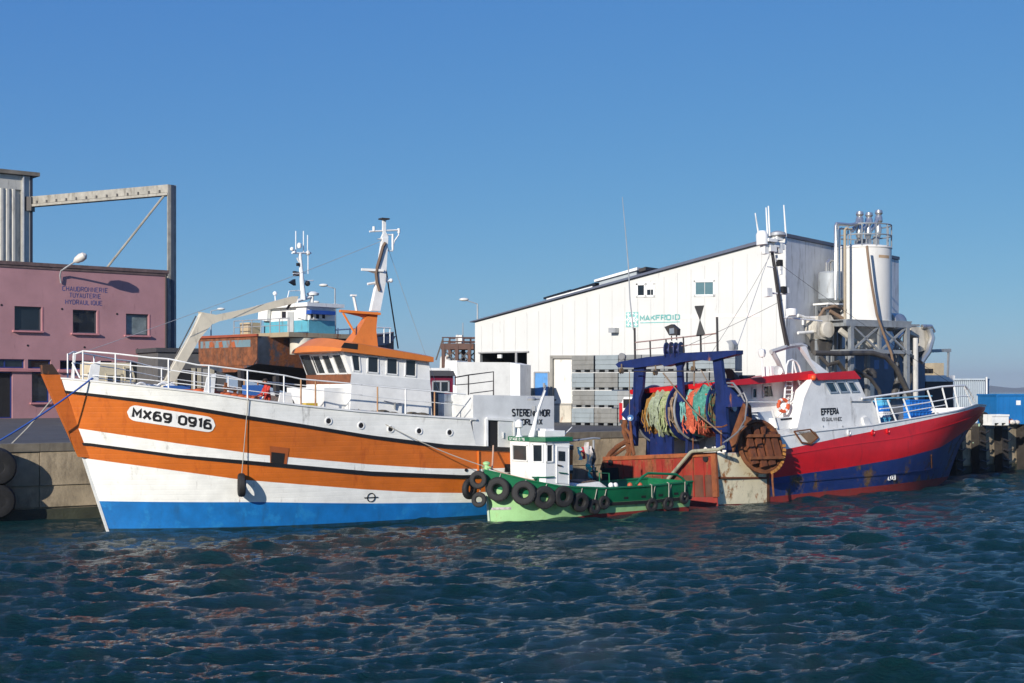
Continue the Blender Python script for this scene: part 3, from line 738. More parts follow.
m = MB(); p = [sy(x, y, .02) for x, y in ((485.8, 418.5), (513, 420.2), (513, 448), (485.8, 446))]
for a, b_ in ((0, 1), (1, 2), (3, 0)): m.bar(p[a] + V((0, -.03, 0)), p[b_] + V((0, -.03, 0)), .10, .09, up=(0, 1, 0))
m.build('door_frame', white_clean, dr)
m = MB(); m.prism([sy(x, y, .05) for x, y in ((497.6, 421), (511.5, 421.8), (511.5, 447.4), (497.6, 446.8))], (0, .04, 0)); dl = m.build('sliding_door', greypaint, ah)
m = MB(); m.bar(sy(502, 432, .09), sy(502, 438, .09), .04); m.build('handle', white_clean, dl)
A, B_ = sy(512.2, 416.5, .012), sy(549.5, 417.5, .012)
write_on('name_lettering', 'STERENN MOR', lambda u, v: V((A.x + u, ya(A.x + u) - .012, A.z + v - .02 * u)), B_.x - A.x, .33, black, ah, .20, .9)
A, B2 = sy(518, 425.5, .012), sy(542, 426, .012)
write_on('port_lettering', 'MORLAIX', lambda u, v: V((A.x + u, ya(A.x + u) - .012, A.z + v)), B2.x - A.x, .28, black, ah, .20, .9)
# rail above, white block and dark panel ahead of the house
m = MB(); yb = ya(17) + .4
rp = lambda px, py: F1.pt(px, py, y=yb)
m.tube([rp(455, 377.5), rp(468.5, 375), rp(493.5, 371.8), rp(493.5, 396)], .03); m.tube([rp(455, 385), rp(469, 384), rp(493.5, 381)], .022); m.tube([rp(468.5, 375), rp(468.5, 396)], .03); m.tube([rp(470, 393.5), rp(493.5, 390.5)], .022)
m.build('roof_railing', darkmetal, ah)
bx = lambda px, py, y: F1.pt(px, py, y=y)
a, b_ = bx(444, 394, -1.1), bx(467, 418, -1.1)
m = MB(); m.box(a.x, x0 + .05, -1.1, 1.6, 3.0, a.z); wb = m.build('engine_casing', white, T1)
m = MB(); p = bx(452, 404, -1.1); m.tube([bx(445, 401.5, -1.2), bx(464, 402, -1.2)], .02); m.tube([bx(464, 396, -1.6), bx(464, 419, -1.6)], .025); m.tube([bx(464, 397, -1.6), bx(457, 411, -1.3)], .02); m.build('grab_rail', steel, wb)
a = bx(436, 391, -.6); b_ = bx(444.5, 418, -.6)
m = MB(); m.box(a.x, b_.x, -.6, 1.5, 3.0, a.z); m.build('galley_casing', mat('dark grey paint', (.10, .11, .12), .5), T1)
# low clutter inside the bulwark: nets and boxes seen under the rail
netbrown = mat('tarred net heap', (.10, .085, .06), .95, var=.6, vscale=9, bump=.8, bscale=18)
m = MB()
for i in range(16):
    x = lerp(8.2, 15, i / 15); z = c_cap(x); m.sphere((x, -H1.b(x, z) + .55, z - .13 + random.uniform(-.05, .05)), random.uniform(.22, .36), 8, 0, (1.4, 1, .7))
m.build('net_heap', netbrown, T1)
m = MB()
for i in range(9):
    x = lerp(2.9, 4.9, i / 8); z = c_cap(x); m.sphere((x, -H1.b(x, z) + .5, z + .04), .2, 8, 0, (1.5, 1, .65))
m.build('buoy_heap', mat('orange floats', (.55, .12, .03), .6), T1)
# the folding deck crane
c0 = lambda px, py, y=.3: F1.pt(px, py, y=y)
def boom(pairs, w_, name, m_, parent):
    vs = []
    for (a, b_) in pairs:
        p, q = c0(*a), c0(*b_); vs += [p + V((0, -w_, 0)), p + V((0, w_, 0)), q + V((0, w_, 0)), q + V((0, -w_, 0))]
    k = len(pairs); b = MB(); b.add(vs, [(0, 1, 2, 3), ((k - 1) * 4 + 3, (k - 1) * 4 + 2, (k - 1) * 4 + 1, (k - 1) * 4)] + [(i * 4 + j, (i + 1) * 4 + j, (i + 1) * 4 + (j + 1) % 4, i * 4 + (j + 1) % 4) for i in range(k - 1) for j in range(4)])
    return b.build(name, m_, parent)
m = MB(); p = c0(167, 384); z0 = c_cap(p.x) - 1; m.lathe((p.x, .3, z0), (0, 0, 1), [(.4, 0), (.4, .5), (.24, .6), (.24, p.z - z0 + .1)], 14); cr = m.build('deck_crane', cream, T1)
boom((((163.5, 381), (172, 384)), ((191, 333), (199, 338)), ((200.5, 312.5), (211, 324))), .17, 'boom', cream, cr)
boom((((199, 312), (208, 326)), ((215, 315), (218, 321.5)), ((247, 308.5), (247.5, 314.8)), ((291, 296.5), (291.5, 303.8)), ((297, 296.5), (295, 302.5))), .15, 'jib', cream, cr)
m = MB(); m.tube([c0(203, 316), c0(210, 325.5)], .06); m.tube([c0(291, 303), c0(287, 309)], .05); m.tube([c0(163, 380), c0(196, 316)], .025); m.build('ram', darkmetal, cr)
# hook block hanging at the bow rope: tyre fender on a rope is its own thing
p = H1.solve(241.5, 485); q = rail_pt(247, 399)
t = thing('tyre_fender', 'single small black tyre hanging by a rope down the orange hull', 'tyre', F1, (p.x, p.y - .5, p.z))
yy = -H1.b(p.x, p.z) - .30
m = MB(); m.torus((F1.pt(241.5, 485, y=yy).x, yy, F1.pt(241.5, 485, y=yy).z), (.95, -.3, 0), .33, .125, 22, 10, flat=1.1); m.build('tyre', rubber, t)
e = F1.pt(241.5, 477, y=yy); m = MB(); m.tube([V((q.x, q.y - .12, c_cap(q.x))), e], .018); m.build('rope', rope_white, t)
# mooring ropes at the bow
a = F1.w(rail_pt(92.5, 378)); a2 = at(-110, 452, 55.5)
m = MB(); m.tube(sag(a, at(-150, 506, 48), .5), .035); tag(m.build('mooring_rope', rope_blue), 'blue mooring rope running from the white bow down to the left edge', 'rope')
m = MB(); m.tube(sag(at(53, 398, 60.2), at(-150, 500, 54), 1.5), .03); tag(m.build('mooring_rope', rope_white), 'pale mooring rope slanting from behind the orange stem to the left edge', 'rope')
# hawser to the green boat
GRB = (483, 447)
# ------------------------------------------------------------------ the green workboat
F2 = Frame((-1.0, 58, 0), 36)
st = sorted((p.z, p.x) for p in (F2.pt(x, y, y=0) for x, y in ((490, 530), (488, 521), (486.5, 500), (484.5, 482), (482.5, 466))))
stem2 = ([-2] + [a[0] for a in st] + [6], [st[0][1] + .3] + [a[1] for a in st] + [st[-1][1] - .1])
L2 = 10.0
H2 = Hull(F2, stem2, L2, lambda z: 1.35 + .40 * min(1, max(0, (z + .3) / 1.5)), lambda z: 3.6 - .5 * max(0, min(2, z)),
          lambda S, z: 1 - .14 * max(0, (S - 5) / 5) ** 2, pw=2.3)
g_cap = H2.curve([(483, 469.5), (503, 474), (530, 480.5), (560, 486), (605, 488), (650, 485.5), (693, 481)])
g_bt = H2.curve([(487, 487), (510, 492), (560, 500), (605, 502.5), (650, 500), (693, 495.5)])
g_bb = H2.curve([(487, 489), (510, 495), (560, 503.5), (605, 506), (650, 503.5), (693, 499)])
g_boot = lambda S: interp([0, 2.5, 4.5, 10], [-.05, .02, .16, .20], S)
T2 = thing('workboat', 'small green workboat with white wheelhouse moored in front of the bigger hulls', 'workboat', F2, (5, 0, 0))
H2.loft([lambda S: -.7, g_boot, g_bt, g_cap], [2, 1, 0], 60, 'hull', [green, lightgreen, bootred], T2)
strake(H2, g_bt, g_bb, 3.2, L2 - .01, .09, 'rubbing_strake', rubber, T2)
strake(H2, lambda S: g_cap(S) + .03, lambda S: g_cap(S) - .05, H2.xs(2) + .03, L2 - .01, .04, 'gunwale', green, T2)
m = MB(); q = []
for i in range(31):
    S = lerp(.1, L2 - .03, i / 30); z = g_cap(S) - .42; q.append((S, H2.b(S, z) - .02, z))
for a, b_ in zip(q[:-1], q[1:]): m.quad((a[0], -a[1], a[2]), (b_[0], -b_[1], b_[2]), (b_[0], b_[1], b_[2]), (a[0], a[1], a[2]))
m.build('deck', mat('green deck paint', (.03, .11, .06), .7, dirt=.6), T2)
# white stem edge and worn marks
m = MB(); m.tube([F2.pt(489, 521, y=-.05), F2.pt(487.5, 500, y=-.06), F2.pt(485.5, 478, y=-.08)], .05); m.build('stem_bar', mat('chalky green', (.5, .62, .48), .6), T2)
m = hull_patch(H2, ((491, 507.5), (511, 507), (511, 509.5), (491, 510)), .012, mat('scraped paint', (.42, .38, .40), .7, var=.5, vscale=8), 'scraped_mark', T2)
# wheelhouse
xA = F2.pt(545.7, 460, y=-1.13).x; xB = F2.pt(569.5, 460, y=-1.13).x
xF = xA - .45
ze = F2.pt(546, 441.5, y=-1.13).z; zb = .95
plan = [(xF, .68), (xF, -.68), (xA, -1.13), (xB, -1.13), (xB, 1.13), (xA, 1.13)]
tp = .05
m = MB(); k = len(plan)
top_ = [V((x + (-tp if x < xA - .1 else 0), y, ze)) for x, y in plan]; bot = [V((x, y, zb)) for x, y in plan]
m.add(bot + top_, [tuple(range(k - 1, -1, -1)), tuple(range(k, 2 * k))] + [(i, (i + 1) % k, (i + 1) % k + k, i + k) for i in range(k)])
W2 = m.build('wheelhouse', white, T2, ang=12)
ov = [V((x + (-.10 if x < xB - .1 else .08), y * 1.10, ze)) for x, y in plan]
m = MB(); m.prism(ov, (0, 0, .17)); rf2 = m.build('roof', green, W2, ang=12)
def face_pt(i, u, v):
    a, b_ = bot[i], bot[(i + 1) % k]; c, d = top_[i], top_[(i + 1) % k]
    return a.lerp(b_, u).lerp(c.lerp(d, u), v)
H_ = ze - zb
def wface(i, u0, u1, zt, zl, gm=glass):
    v1, v0 = (zt - zb) / H_, (zl - zb) / H_
    n = (bot[(i + 1) % k] - bot[i]).cross(V((0, 0, 1)))
    return window([face_pt(i, u0, v1), face_pt(i, u1, v1), face_pt(i, u1, v0), face_pt(i, u0, v0)], W2, gm, white_clean, .055, out=n, depth=.05)
zt_ = F2.pt(535, 444.5, y=-.9).z; zl_ = F2.pt(535, 462, y=-.9).z
wface(0, .15, .90, zt_ - .04, zl_ + .03, glass_g)
wface(1, .20, .80, zt_, zl_); wface(2, .02, .28, zt_, zl_)
# door with its own window
n = V((0, -1, 0)); zdl = 1.0
p = lambda px, py, off: F2.pt(px, py, y=-1.13 - off)
m = MB(); q = [p(556.5, 446.5, 0), p(568.3, 447.5, 0), p(568.3, 484, 0), p(556.5, 483, 0)]; m.prism(q, (0, -.03, 0)); dr2 = m.build('door', white_clean, W2)
m = MB()
for a, b_ in ((0, 1), (1, 2), (3, 0)): m.bar(q[a] + V((0, -.02, 0)), q[b_] + V((0, -.02, 0)), .04, .05, up=(0, 1, 0))
m.build('door_frame', white, dr2)
m = MB(); m.prism([p(558.3, 451, .03), p(565, 451.5, .03), p(565, 461.3, .03), p(558.3, 460.8, .03)], (0, -.012, 0)); m.build('pane', glass, dr2)
m = MB(); m.bar(p(557.5, 465, .06), p(562, 466, .06), .05); m.build('handle', darkmetal, dr2)
m = MB(); fp = face_pt(1, .1, .36) + V((-.04, -.06, 0)); m.tube([fp, face_pt(1, 1, .36) + V((-.04, -.06, 0)), face_pt(2, .33, .36) + V((0, -.06, 0))], .025); m.tube([p(559, 472.5, .08), p(567.5, 473.5, .08)], .022); m.build('hand_rail', green, W2)
# roof lettering, roof gear
fr_n = (ov[2] - ov[1]).normalized()
a = ov[0].lerp(ov[1], .10)
write_on('roof_lettering', 'STAGE D 76', lambda u, v: V((a.x - .012, ov[0].y - .12 - u, ze + .025 + v)), 1.05, .11, white_clean, rf2, .2, 1.0)
zr = ze + .17
b2 = lambda px, py, y: F2.pt(px, py, y=y)
m = MB(); c = b2(519, 436, .2); m.lathe((c.x, .2, zr), (0, 0, 1), [(.16, 0), (.10, .06), (.07, .35), (.17, .40), (.17, .62), (.05, .72)], 12); m.build('search_light', white_clean, rf2)
m = MB(); c0_, c1_ = b2(531, 441, 0), b2(551, 386, 0)
pts = [b2(530.8, 440, 0), b2(534.5, 425, 0), b2(537.5, 412, 0), b2(545, 390.5, 0)]
m.tube(pts, [.16, .09, .07, .06], 8); mm = m.build('mast', white_clean, rf2)
m = MB(); m.tube([b2(531, 399.5, 0), b2(539, 399, 0)], .05); m.lathe(b2(531.5, 400.5, 0), (0, 0, 1), [(.18, 0), (.2, .08), (.12, .16)], 10); m.tube([b2(542, 397, 0), b2(545.8, 385, 0), b2(543.5, 388, 0)], .035); m.tube([b2(534, 411, 0), b2(534, 406, 0)], .09); m.tube([b2(544, 387, 0), b2(544, 383, 0)], .05); m.build('mast_fittings', steel, mm)
m = MB(); c = b2(548, 437, 0); m.box(c.x - .5, c.x + .55, -.45, .4, zr, zr + .24); m.box(c.x - .35, c.x + .1, -.3, .3, zr + .24, zr + .32); m.build('roof_box', white_clean, rf2)
m = MB(); m.tube([b2(559, 441, -.4), b2(561, 433, -.4), b2(566, 440, -.4)], .03); m.tube([b2(559, 440, -.4), b2(572, 427, -.2)], .02); m.build('roof_bracket', white, rf2)
# towing frame with rags behind the wheelhouse
zc = 1.0
m = MB(); a = b2(593.5, 440, .2); m.tube([V((xB, .3, ze - .1)), V((lerp(xB, a.x, .6), .25, ze - .05)), a + V((.0, 0, .08)), a + V((.35, 0, .05))], .05); m.tube([V((a.x, .2, 1.2)), a], .05); ds = m.build('derrick', steel, T2)
rags = ((578.5, 447, 460, (.30, .55, .52)), (582, 447, 459, (.5, .02, .03)), (586, 442, 470, (.62, .56, .50)), (589.5, 446, 466, (.60, .55, .50)), (588, 464, 478, (.06, .42, .36)), (592, 448, 480, (.02, .022, .028)))
for i, (px, y0, y1, c) in enumerate(rags):
    m = MB(); vs = []; nn = 7; w_ = .11
    for j in range(nn):
        t_ = j / (nn - 1); q_ = b2(px + math.sin(j * 1.7 + i) * .9 + t_ * 2, lerp(y0, y1, t_), .15 + .05 * math.sin(j + i))
        for s_ in (-1, 0, 1): vs.append(q_ + V((s_ * w_ * (1 - .3 * t_), -.03 + .05 * math.cos(j * 1.3 + s_), 0)))
    m.add(vs, [(j * 3 + s_, j * 3 + s_ + 1, j * 3 + s_ + 4, j * 3 + s_ + 3) for j in range(nn - 1) for s_ in (0, 1)])
    m.build('rag', mat('rag cloth %d' % i, c, .9, var=.3, vscale=6), ds)
# white engine hatch with brown lids and aft deck gear
p1 = [b2(568, 486.5, -.9), b2(580, 480.5, -.9), b2(592, 477, -.9), b2(611, 486, -.9)]
zh = g_cap(6) - .1
m = MB(); xa, xb = b2(569, 486, -1.0).x, b2(618, 486, -1.0).x
m.add([(xa, -1.05, zh - .35), (xb, -1.05, zh - .35), (xb, 1.05, zh - .35), (xa, 1.05, zh - .35), (xa + .35, -.85, zh + .22), (xb - .9, -.85, zh + .30), (xb - .9, .85, zh + .3), (xa + .35, .85, zh + .22)],
      [(0, 1, 2, 3), (4, 5, 6, 7), (0, 1, 5, 4), (1, 2, 6, 5), (2, 3, 7, 6), (3, 0, 4, 7)])
ht = m.build('hatch', white_rusty, T2, ang=10)
sl_ = .08 / max(.2, (xb - xa - 1.25))
for u0, u1 in ((.42, .58), (.62, .95)):
    m = MB(); xx0, xx1 = lerp(xa + .35, xb - .9, u0), lerp(xa + .35, xb - .9, u1); z_ = lerp(zh + .22, zh + .3, u0) + .015
    m.prism([(xx0, -.7, z_), (xx1, -.7, z_ + .03), (xx1, .6, z_ + .03), (xx0, .6, z_)], (0, 0, .03)); m.build('lid', mat('brown ply', (.13, .085, .06), .7, var=.3), ht)
# rusty mooring post and bow bitts
m = MB(); c = b2(485.5, 463, 0); m.lathe((c.x + .05, 0, g_cap(.2) - .3), (0, 0, 1), [(.09, 0), (.09, .62), (.15, .64), (.15, .72), (.06, .76)], 12); m.tube([(c.x + .05, -.25, g_cap(.2) + .22), (c.x + .05, .25, g_cap(.2) + .22)], .05); m.build('bow_bitt', lightgreen, T2)
m = MB(); z = g_cap(2.0) + .04; m.tube([(1.9, -.9, z - .3), (1.9, -.9, z + .25)], .06); m.tube([(1.7, -.9, z + .15), (2.1, -.9, z + .15)], .04); m.build('cleat', green, T2)
m = MB(); a = b2(595, 488, .3); m.tube([V((a.x, .3, 1)), b2(595, 467, .3)], .05); m.tube([b2(591, 471.5, .3), b2(597.5, 471.5, .3)], .045); m.build('towing_post', green, T2)
m = MB(); m.tube([b2(599.5, 489, -.4), b2(599.5, 473, -.4), b2(609, 473.3, -.4), b2(609.5, 487, -.4)], .03); m.build('hand_hoop', green, T2)
# aft hoop rail with ropes
hy = lambda px, py: H2.fr.pt(px, py, y=-(H2.b(8, 1.6) - .08))
m = MB(); m.tube([hy(636, 485), hy(642, 477), hy(648, 473.2), hy(676, 474.3), hy(682, 478), hy(687, 484)], .055, 8); m.build('stern_hoop', green, T2)
for px in (649, 666, 682):
    z0_ = H2.solve(px, 497)
    m = MB(); m.tube([H2.on(z0_.x, g_cap(z0_.x) + .05, -.05), H2.on(z0_.x, g_cap(z0_.x) + .02, .06), H2.on(z0_.x + .05, z0_.z, .13)], .022); m.build('lashing', rope_white, T2)
# freeing slots in the bulwark
for px, py in ((626, 498), (643.5, 496.7), (660.5, 495.2), (676, 493.6)):
    hull_patch(H2, ((px - 2.2, py - 1), (px + 2.2, py - 1.3), (px + 2.2, py + 1), (px - 2.2, py + 1.2)), .012, dark_in, 'freeing_slot', T2, 2)
# fittings at the stern: floats
for i, px in enumerate((611, 615.5, 630, 640)):
    c = b2(px, 485.5, -.5); m = MB(); m.sphere((c.x, -.5, c.z), .12, 10, 0, (1, 1, 1.1)); m.build('net_float', white if i < 2 else mat('faded orange float', (.5, .1, .04), .6), T2)
# tyres hung along the side: each a thing
tyl = [('big tyre nearest the green bow, first on the near side', 498.2, 489.3, .50), ('second big tyre along the green side, under the front window', 523.8, 493, .50), ('third big tyre along the green side, hung lowest under the wheelhouse', 544.4, 497.5, .47),
       ('fourth big tyre on the green side, under the wheelhouse door', 563.4, 496.6, .44), ('fifth tyre on the green side, below the forward end of the white hatch', 580.2, 502.3, .41), ('small tyre hanging to the waterline below the hatch', 594, 506.8, .33),
       ('small tyre just aft of the white hatch, high on the band', 604, 502.5, .29), ('foremost of three small roped tyres at the green stern', 651.8, 505, .30), ('middle of three small roped tyres at the green stern', 668, 503.6, .30), ('aftmost and highest of three small roped tyres at the green stern', 684.3, 497.8, .28)]
def tyre(frame, c, ax, r_, label, rope_to=None, group=None):
    t = thing('tyre_fender', label, 'tyre', frame, c, group); c = V(c); ax = V(ax).normalized()
    m = MB(); m.torus(c, ax, r_ * .70, r_ * .31, 28, 12, flat=.95)
    u = V((0, 0, 1)); e = ax.cross(u).normalized(); f = ax.cross(e)
    for i in range(22):                                     # tread blocks
        a = 2 * math.pi * i / 22; d = e * math.cos(a) + f * math.sin(a); tdir = -e * math.sin(a) + f * math.cos(a)
        q = c + d * r_ * 1.0
        for s_ in (-1, 1): m.bar(q + ax * s_ * r_ * .03 - d * .01, q + ax * s_ * r_ * .22 - d * .03, r_ * .15, r_ * .05, up=d)
    m.build('tyre', rubber, t)
    if rope_to: m = MB(); m.tube([V(rope_to), c + V((0, 0, r_ * .55)) + ax * r_ * .05], .018); m.build('rope', rope_white, t)
    return t
for lab, px, py, r_ in tyl:
    p_ = H2.solve(px, py); dx = (H2.b(p_.x + .1, p_.z) - H2.b(p_.x - .1, p_.z)) / .2; dz = (H2.b(p_.x, p_.z + .1) - H2.b(p_.x, p_.z - .1)) / .2
    nrm = V((-dx, -1, dz)).normalized(); nrm = V((nrm.x + random.uniform(-.1, .1), nrm.y, random.uniform(-.08, .14)))
    tp_ = H2.on(p_.x, g_cap(p_.x), .02)
    y0 = -H2.b(p_.x, p_.z); c = H2.fr.pt(px, py, y=y0 - r_ * .36)
    tyre(F2, c, nrm, r_, 'black ' + lab, tp_, 'tyres hung along the green workboat')
for lab, px, py, r_, ax in (('black upper tyre of the cluster on the green bow', 478.4, 479.8, .37, (-.75, -.6, .1)), ('black lower tyre of the cluster on the green bow', 479, 499.8, .31, (-.7, -.7, .1)), ('black tyre seen edge-on at the front of the bow cluster', 469.5, 489, .42, (-.35, .95, .0))):
    c = F2.pt(px, py, y=-.15 if px > 475 else .35); tyre(F2, c, ax, r_, lab, F2.pt(485, 470, y=0), 'tyres hung along the green workboat')
# hawsers
A = F1.w(F1.pt(358, 409, y=-2.6)); Bq = F2.w(V((F2.pt(485.5, 463, y=0).x, 0, g_cap(.2) + .25)))
m = MB(); m.tube(sag(A, Bq, .18), .02); tag(m.build('mooring_rope', rope_white), 'grey mooring rope slanting across the orange hull to the green bow post', 'rope')
A = F1.w(H1.on(H1.solve(492, 448).x, c_b1t(16.5) + .1, .1))
m = MB(); m.tube(sag(A, Bq + V((.25, 0, -.1)), .25), .035); m.tube(sag(Bq, F2.w(V((2.0, -.9, g_cap(2) + .1))), .08), .03); tag(m.build('mooring_rope', mat('faded pink rope', (.5, .33, .24), .9)), 'short pinkish rope from the orange stern down onto the green foredeck', 'rope')
# ------------------------------------------------------------------ the red and blue trawler, listing towards the quay
F3 = Frame((7.12, 68.1, 0), 40, roll=-3.7)
XF = F3.pt(943, 484, y=0).x
st = sorted((p.z, XF - p.x) for p in (F3.pt(x, y, y=0) for x, y in ((940, 492), (946, 482), (952, 469), (955.5, 455), (961, 441), (968.5, 428), (975.5, 420), (980.5, 412), (981, 407))))
stem3 = ([-3] + [a[0] for a in st] + [8], [st[0][1] + .5] + [a[1] for a in st] + [st[-1][1] - .1])
L3 = XF
H3 = Hull(F3, stem3, L3, lambda z: 3.35 + .45 * min(1, max(0, (z + .5) / 2.5)), lambda z: 13.5 - .95 * max(0, min(5, z)),
          lambda S, z: 1 - .05 * max(0, (S - 18) / 8) ** 2 * (1 if z > 1 else 1.6), flip=XF, pw=2.2)
r_cap = H3.curve([(718, 453), (767, 453.5), (784.5, 449.6), (843.5, 437), (899, 426), (954.7, 413.6), (979, 406.5)])
w_cap = H3.curve([(774, 437), (800, 433), (870, 425.5), (920, 417.3), (957, 410.5), (975.5, 404.5)])
r_kn = H3.curve([(775, 456.5), (843, 445.8), (900, 438), (927, 432), (960, 421.5), (977, 415)])
r_blue = H3.curve([(718, 484), (776.7, 477.4), (843.5, 468), (899, 458.5), (941, 447), (966, 430)])
r_boot = H3.curve([(718, 501), (774, 496.5), (871, 486.5), (938, 478)])
S_B = H3.S(H3.solve(771, 445).x)
def cap3(S): return w_cap(S) if S < S_B else r_cap(S) + .02
T3 = thing('stern_trawler', 'red and navy steel trawler with white bow house and blue gantry over its rusty stern', 'fishing boat', F3, (12, 0, 0))
H3.loft([lambda S: -1.8, r_boot, r_blue, r_kn, r_cap, cap3], [2, 1, 0, 0, 3], 110, 'hull', [redhull, bluehull, bootred, white], T3)
strake(H3, lambda S: r_kn(S) + .02, lambda S: r_kn(S) - .03, H3.xs(3.8) + .1, H3.S(H3.solve(776, 455).x), .025, 'knuckle_line', redhull, T3)
zz = H3.solve(800, 482).z
strake(H3, lambda S: zz + .05 + .012 * (20 - S), lambda S: zz - .05 + .012 * (20 - S), 4.0, H3.S(H3.solve(769, 480).x), .05, 'belting', bluehull, T3)
strake(H3, lambda S: w_cap(S) + .04, lambda S: w_cap(S) - .03, H3.xs(4.2) + .03, S_B, .05, 'bulwark_cap', white_clean, T3)
m = MB(); q = []
for i in range(41):
    S = lerp(.0, L3 - .03, i / 40); z = cap3(S) - (.55 if S < S_B else .9); x = XF - S; q.append((x, H3.b(x, z) - .03, z))
for a, b_ in zip(q[:-1], q[1:]): m.quad((a[0], -a[1], a[2]), (b_[0], -b_[1], b_[2]), (b_[0], b_[1], b_[2]), (a[0], a[1], a[2]))
m.build('deck', mat('rusty deck', (.08, .05, .035), .85, rust=.4, var=.4), T3)
# bow plates: rust white panels aft on the side
stained = mat('stained cream steel', (.82, .72, .48), .6, rust=.47, rscale=.9, streak=.5, dirt=.25, dcol=(.30, .20, .10), col2=(.45, .26, .10), c2=.3, rcol=(.24, .09, .025), bump=.15)
weedy = mat('stained weedy steel', (.82, .73, .50), .65, rust=.42, rscale=1.2, streak=.6, dirt=.35, rcol=(.22, .09, .025), dcol=(.10, .11, .035), bump=.2)
hull_patch(H3, ((716.5, 453), (767, 454), (766, 477), (716, 477)), .03, stained, 'side_plate', T3, 6)
hull_patch(H3, ((716, 479.2), (766, 479.2), (767, 503), (716, 504.5)), .04, weedy, 'side_plate', T3, 6)
m = MB(); m.tube([H3.on(H3.solve(x, 478.2).x, H3.solve(x, 478.2).z, .04) for x in (719, 735, 750, 767)], .045); m.build('plate_seam', rusty, T3)
hull_patch(H3, ((766, 454), (769, 454), (768.5, 502), (766, 502)), .05, rusty, 'plate_seam', T3, 3)
# small hull details
for px, py in ((848.5, 433), (872.5, 432.7), (887.5, 431.2)):
    p = H3.solve(px, py); m = MB(); m.lathe(H3.on(p.x, p.z, -.05), (.2, -1, .1), [(.13, 0), (.16, .1), (.10, .12), (.08, .06)], 10); m.build('fairlead', white if px < 860 else redtrim, T3)
p = H3.solve(891.5, 477.5); c = H3.on(p.x, p.z, .015)
m = MB()
for a in ((-.3, .12, -.3, -.12), (.3, .12, .3, -.12), (-.3, .12, -.15, .12), (.3, .12, .15, .12), (-.3, -.12, -.15, -.12), (.3, -.12, .15, -.12)): m.bar(c + V((a[0], 0, a[1])), c + V((a[2], 0, a[3])), .05, .04)
m.torus(c, (0, 1, 0), .1, .025, 14, 5); m.build('load_mark', white, T3)
hull_patch(H3, ((797.5, 432), (814, 431), (818, 437.5), (809, 444.3), (800, 443)), .05, mat('brown rusty plate', (.24, .15, .085), .8, rust=.35, var=.3), 'freeing_flap', T3, 4)
q = [H3.on(H3.solve(*p).x, H3.solve(*p).z, .07) for p in ((793, 431.5), (809, 429.5), (817, 437.5), (809.5, 443.8), (800.5, 442.5))]
m = MB(); [m.bar(q[i], q[(i + 1) % 5], .07, .05, up=(0, 1, 0)) for i in range(5)]; m.build('flap_frame', rusty, T3)
m = MB(); [m.tube([H3.on(H3.solve(x, y0).x, H3.solve(x, y0).z, .02), H3.on(H3.solve(x + .5, y1).x, H3.solve(x + .5, y1).z, .02)], .03) for x, y0, y1 in ((931, 455, 468),)]
m.build('weed_streak', rusty, T3)

# ---- transom
zt = r_cap(L3) + .02; B3 = H3.b(0, zt) + .02
trans_red = mat('rusty red transom', (.29, .024, .013), .6, rust=.56, rcol=(.15, .045, .016), rscale=1.6, streak=.2, dirt=.4, dcol=(.22, .05, .02), var=.3)
trans_brown = mat('rust brown plating', (.13, .042, .022), .8, rust=.45, rcol=(.075, .035, .016), streak=.2, var=.4, dirt=.3)
rust_or = mat('orange rust', (.30, .085, .025), .8, rust=.45, rcol=(.13, .04, .015), var=.35)
tp = lambda px, py: F3.pt(px, py, x=-.04)
zmid = tp(700, 475).z; zb_ = -.6; zbt = tp(710, 497).z
m = MB(); m.box(-.06, -.01, -B3, B3, zmid, zt); tr = m.build('transom', trans_red, T3)
m = MB(); m.box(-.055, -.012, -B3 + .05, B3 - .05, zbt, zmid - .002); m.build('lower_plating', trans_brown, tr)
m = MB(); m.box(-.05, -.012, -B3 + .06, B3 - .06, zb_, zbt - .002); m.build('boot_topping', bootred, tr)
for i in range(9):
    y = lerp(-B3 + .8, B3 - 1.3, i / 8); m = MB(); m.box(-.10, -.05, y - .035, y + .035, zbt + .03, zt - .25); m.build('stiffener', trans_red, tr)
m = MB(); m.box(-.13, -.0, -B3 - .02, B3 + .02, zt - .16, zt + .03); m.box(-.13, -.0, -B3 - .02, -B3 + .28, zbt, zt - .16); m.build('rim', rust_or, tr)
m = MB(); a, b_ = tp(602, 468), tp(619.5, 485); m.box(-.085, -.05, b_.y, a.y, .9, a.z); m.build('stern_recess', dark_in, tr)
for px, py in ((611.5, 462.5), (706.5, 458.5)):
    c = tp(px, py); m = MB(); m.lathe(c + V((-.09, 0, 0)), (1, 0, 0), [(.16, 0), (.16, .04)], 12); m.build('hawse_hole', dark_in, tr)
# curved hoop on the port quarter and loose gear
hp = lambda px, py: F3.pt(px, py, x=.1)
m = MB(); m.tube([hp(*p) for p in ((602.5, 470), (605, 462), (611, 453), (618, 446.5), (625, 442.5), (631, 441))], .14, 8); m.tube([hp(*p) for p in ((612, 457), (619, 452), (628, 446))], .07); m.build('stern_hoop', rusty, T3)
m = MB(); m.prism([hp(620.5, 445.5), hp(626, 443), hp(626.5, 445.5), hp(621.5, 448)], (.05, 0, 0)); m.build('reflector', white, T3)
m = MB(); m.tube([hp(*p) for p in ((625, 420), (624, 432), (627, 440), (629, 452), (627, 456))], .13, 7); m.tube([hp(*p) for p in ((622, 425), (630, 434), (634, 455))], .09, 7); m.tube([hp(*p) for p in ((630, 420), (632, 440), (630, 456))], .06, 6); m.build('chain_bundle', rusty, T3)
# pale pipe across the transom
m = MB(); pf = lambda px, py: F3.pt(px, py, x=-.35)
m.tube([pf(668, 479), pf(690.5, 452.5), pf(693, 451.2), pf(718, 449.5), pf(724, 446.5)], .085, 8); m.build('stern_pipe', mat('pale dirty pipe', (.35, .34, .24), .6, dirt=.4), T3)

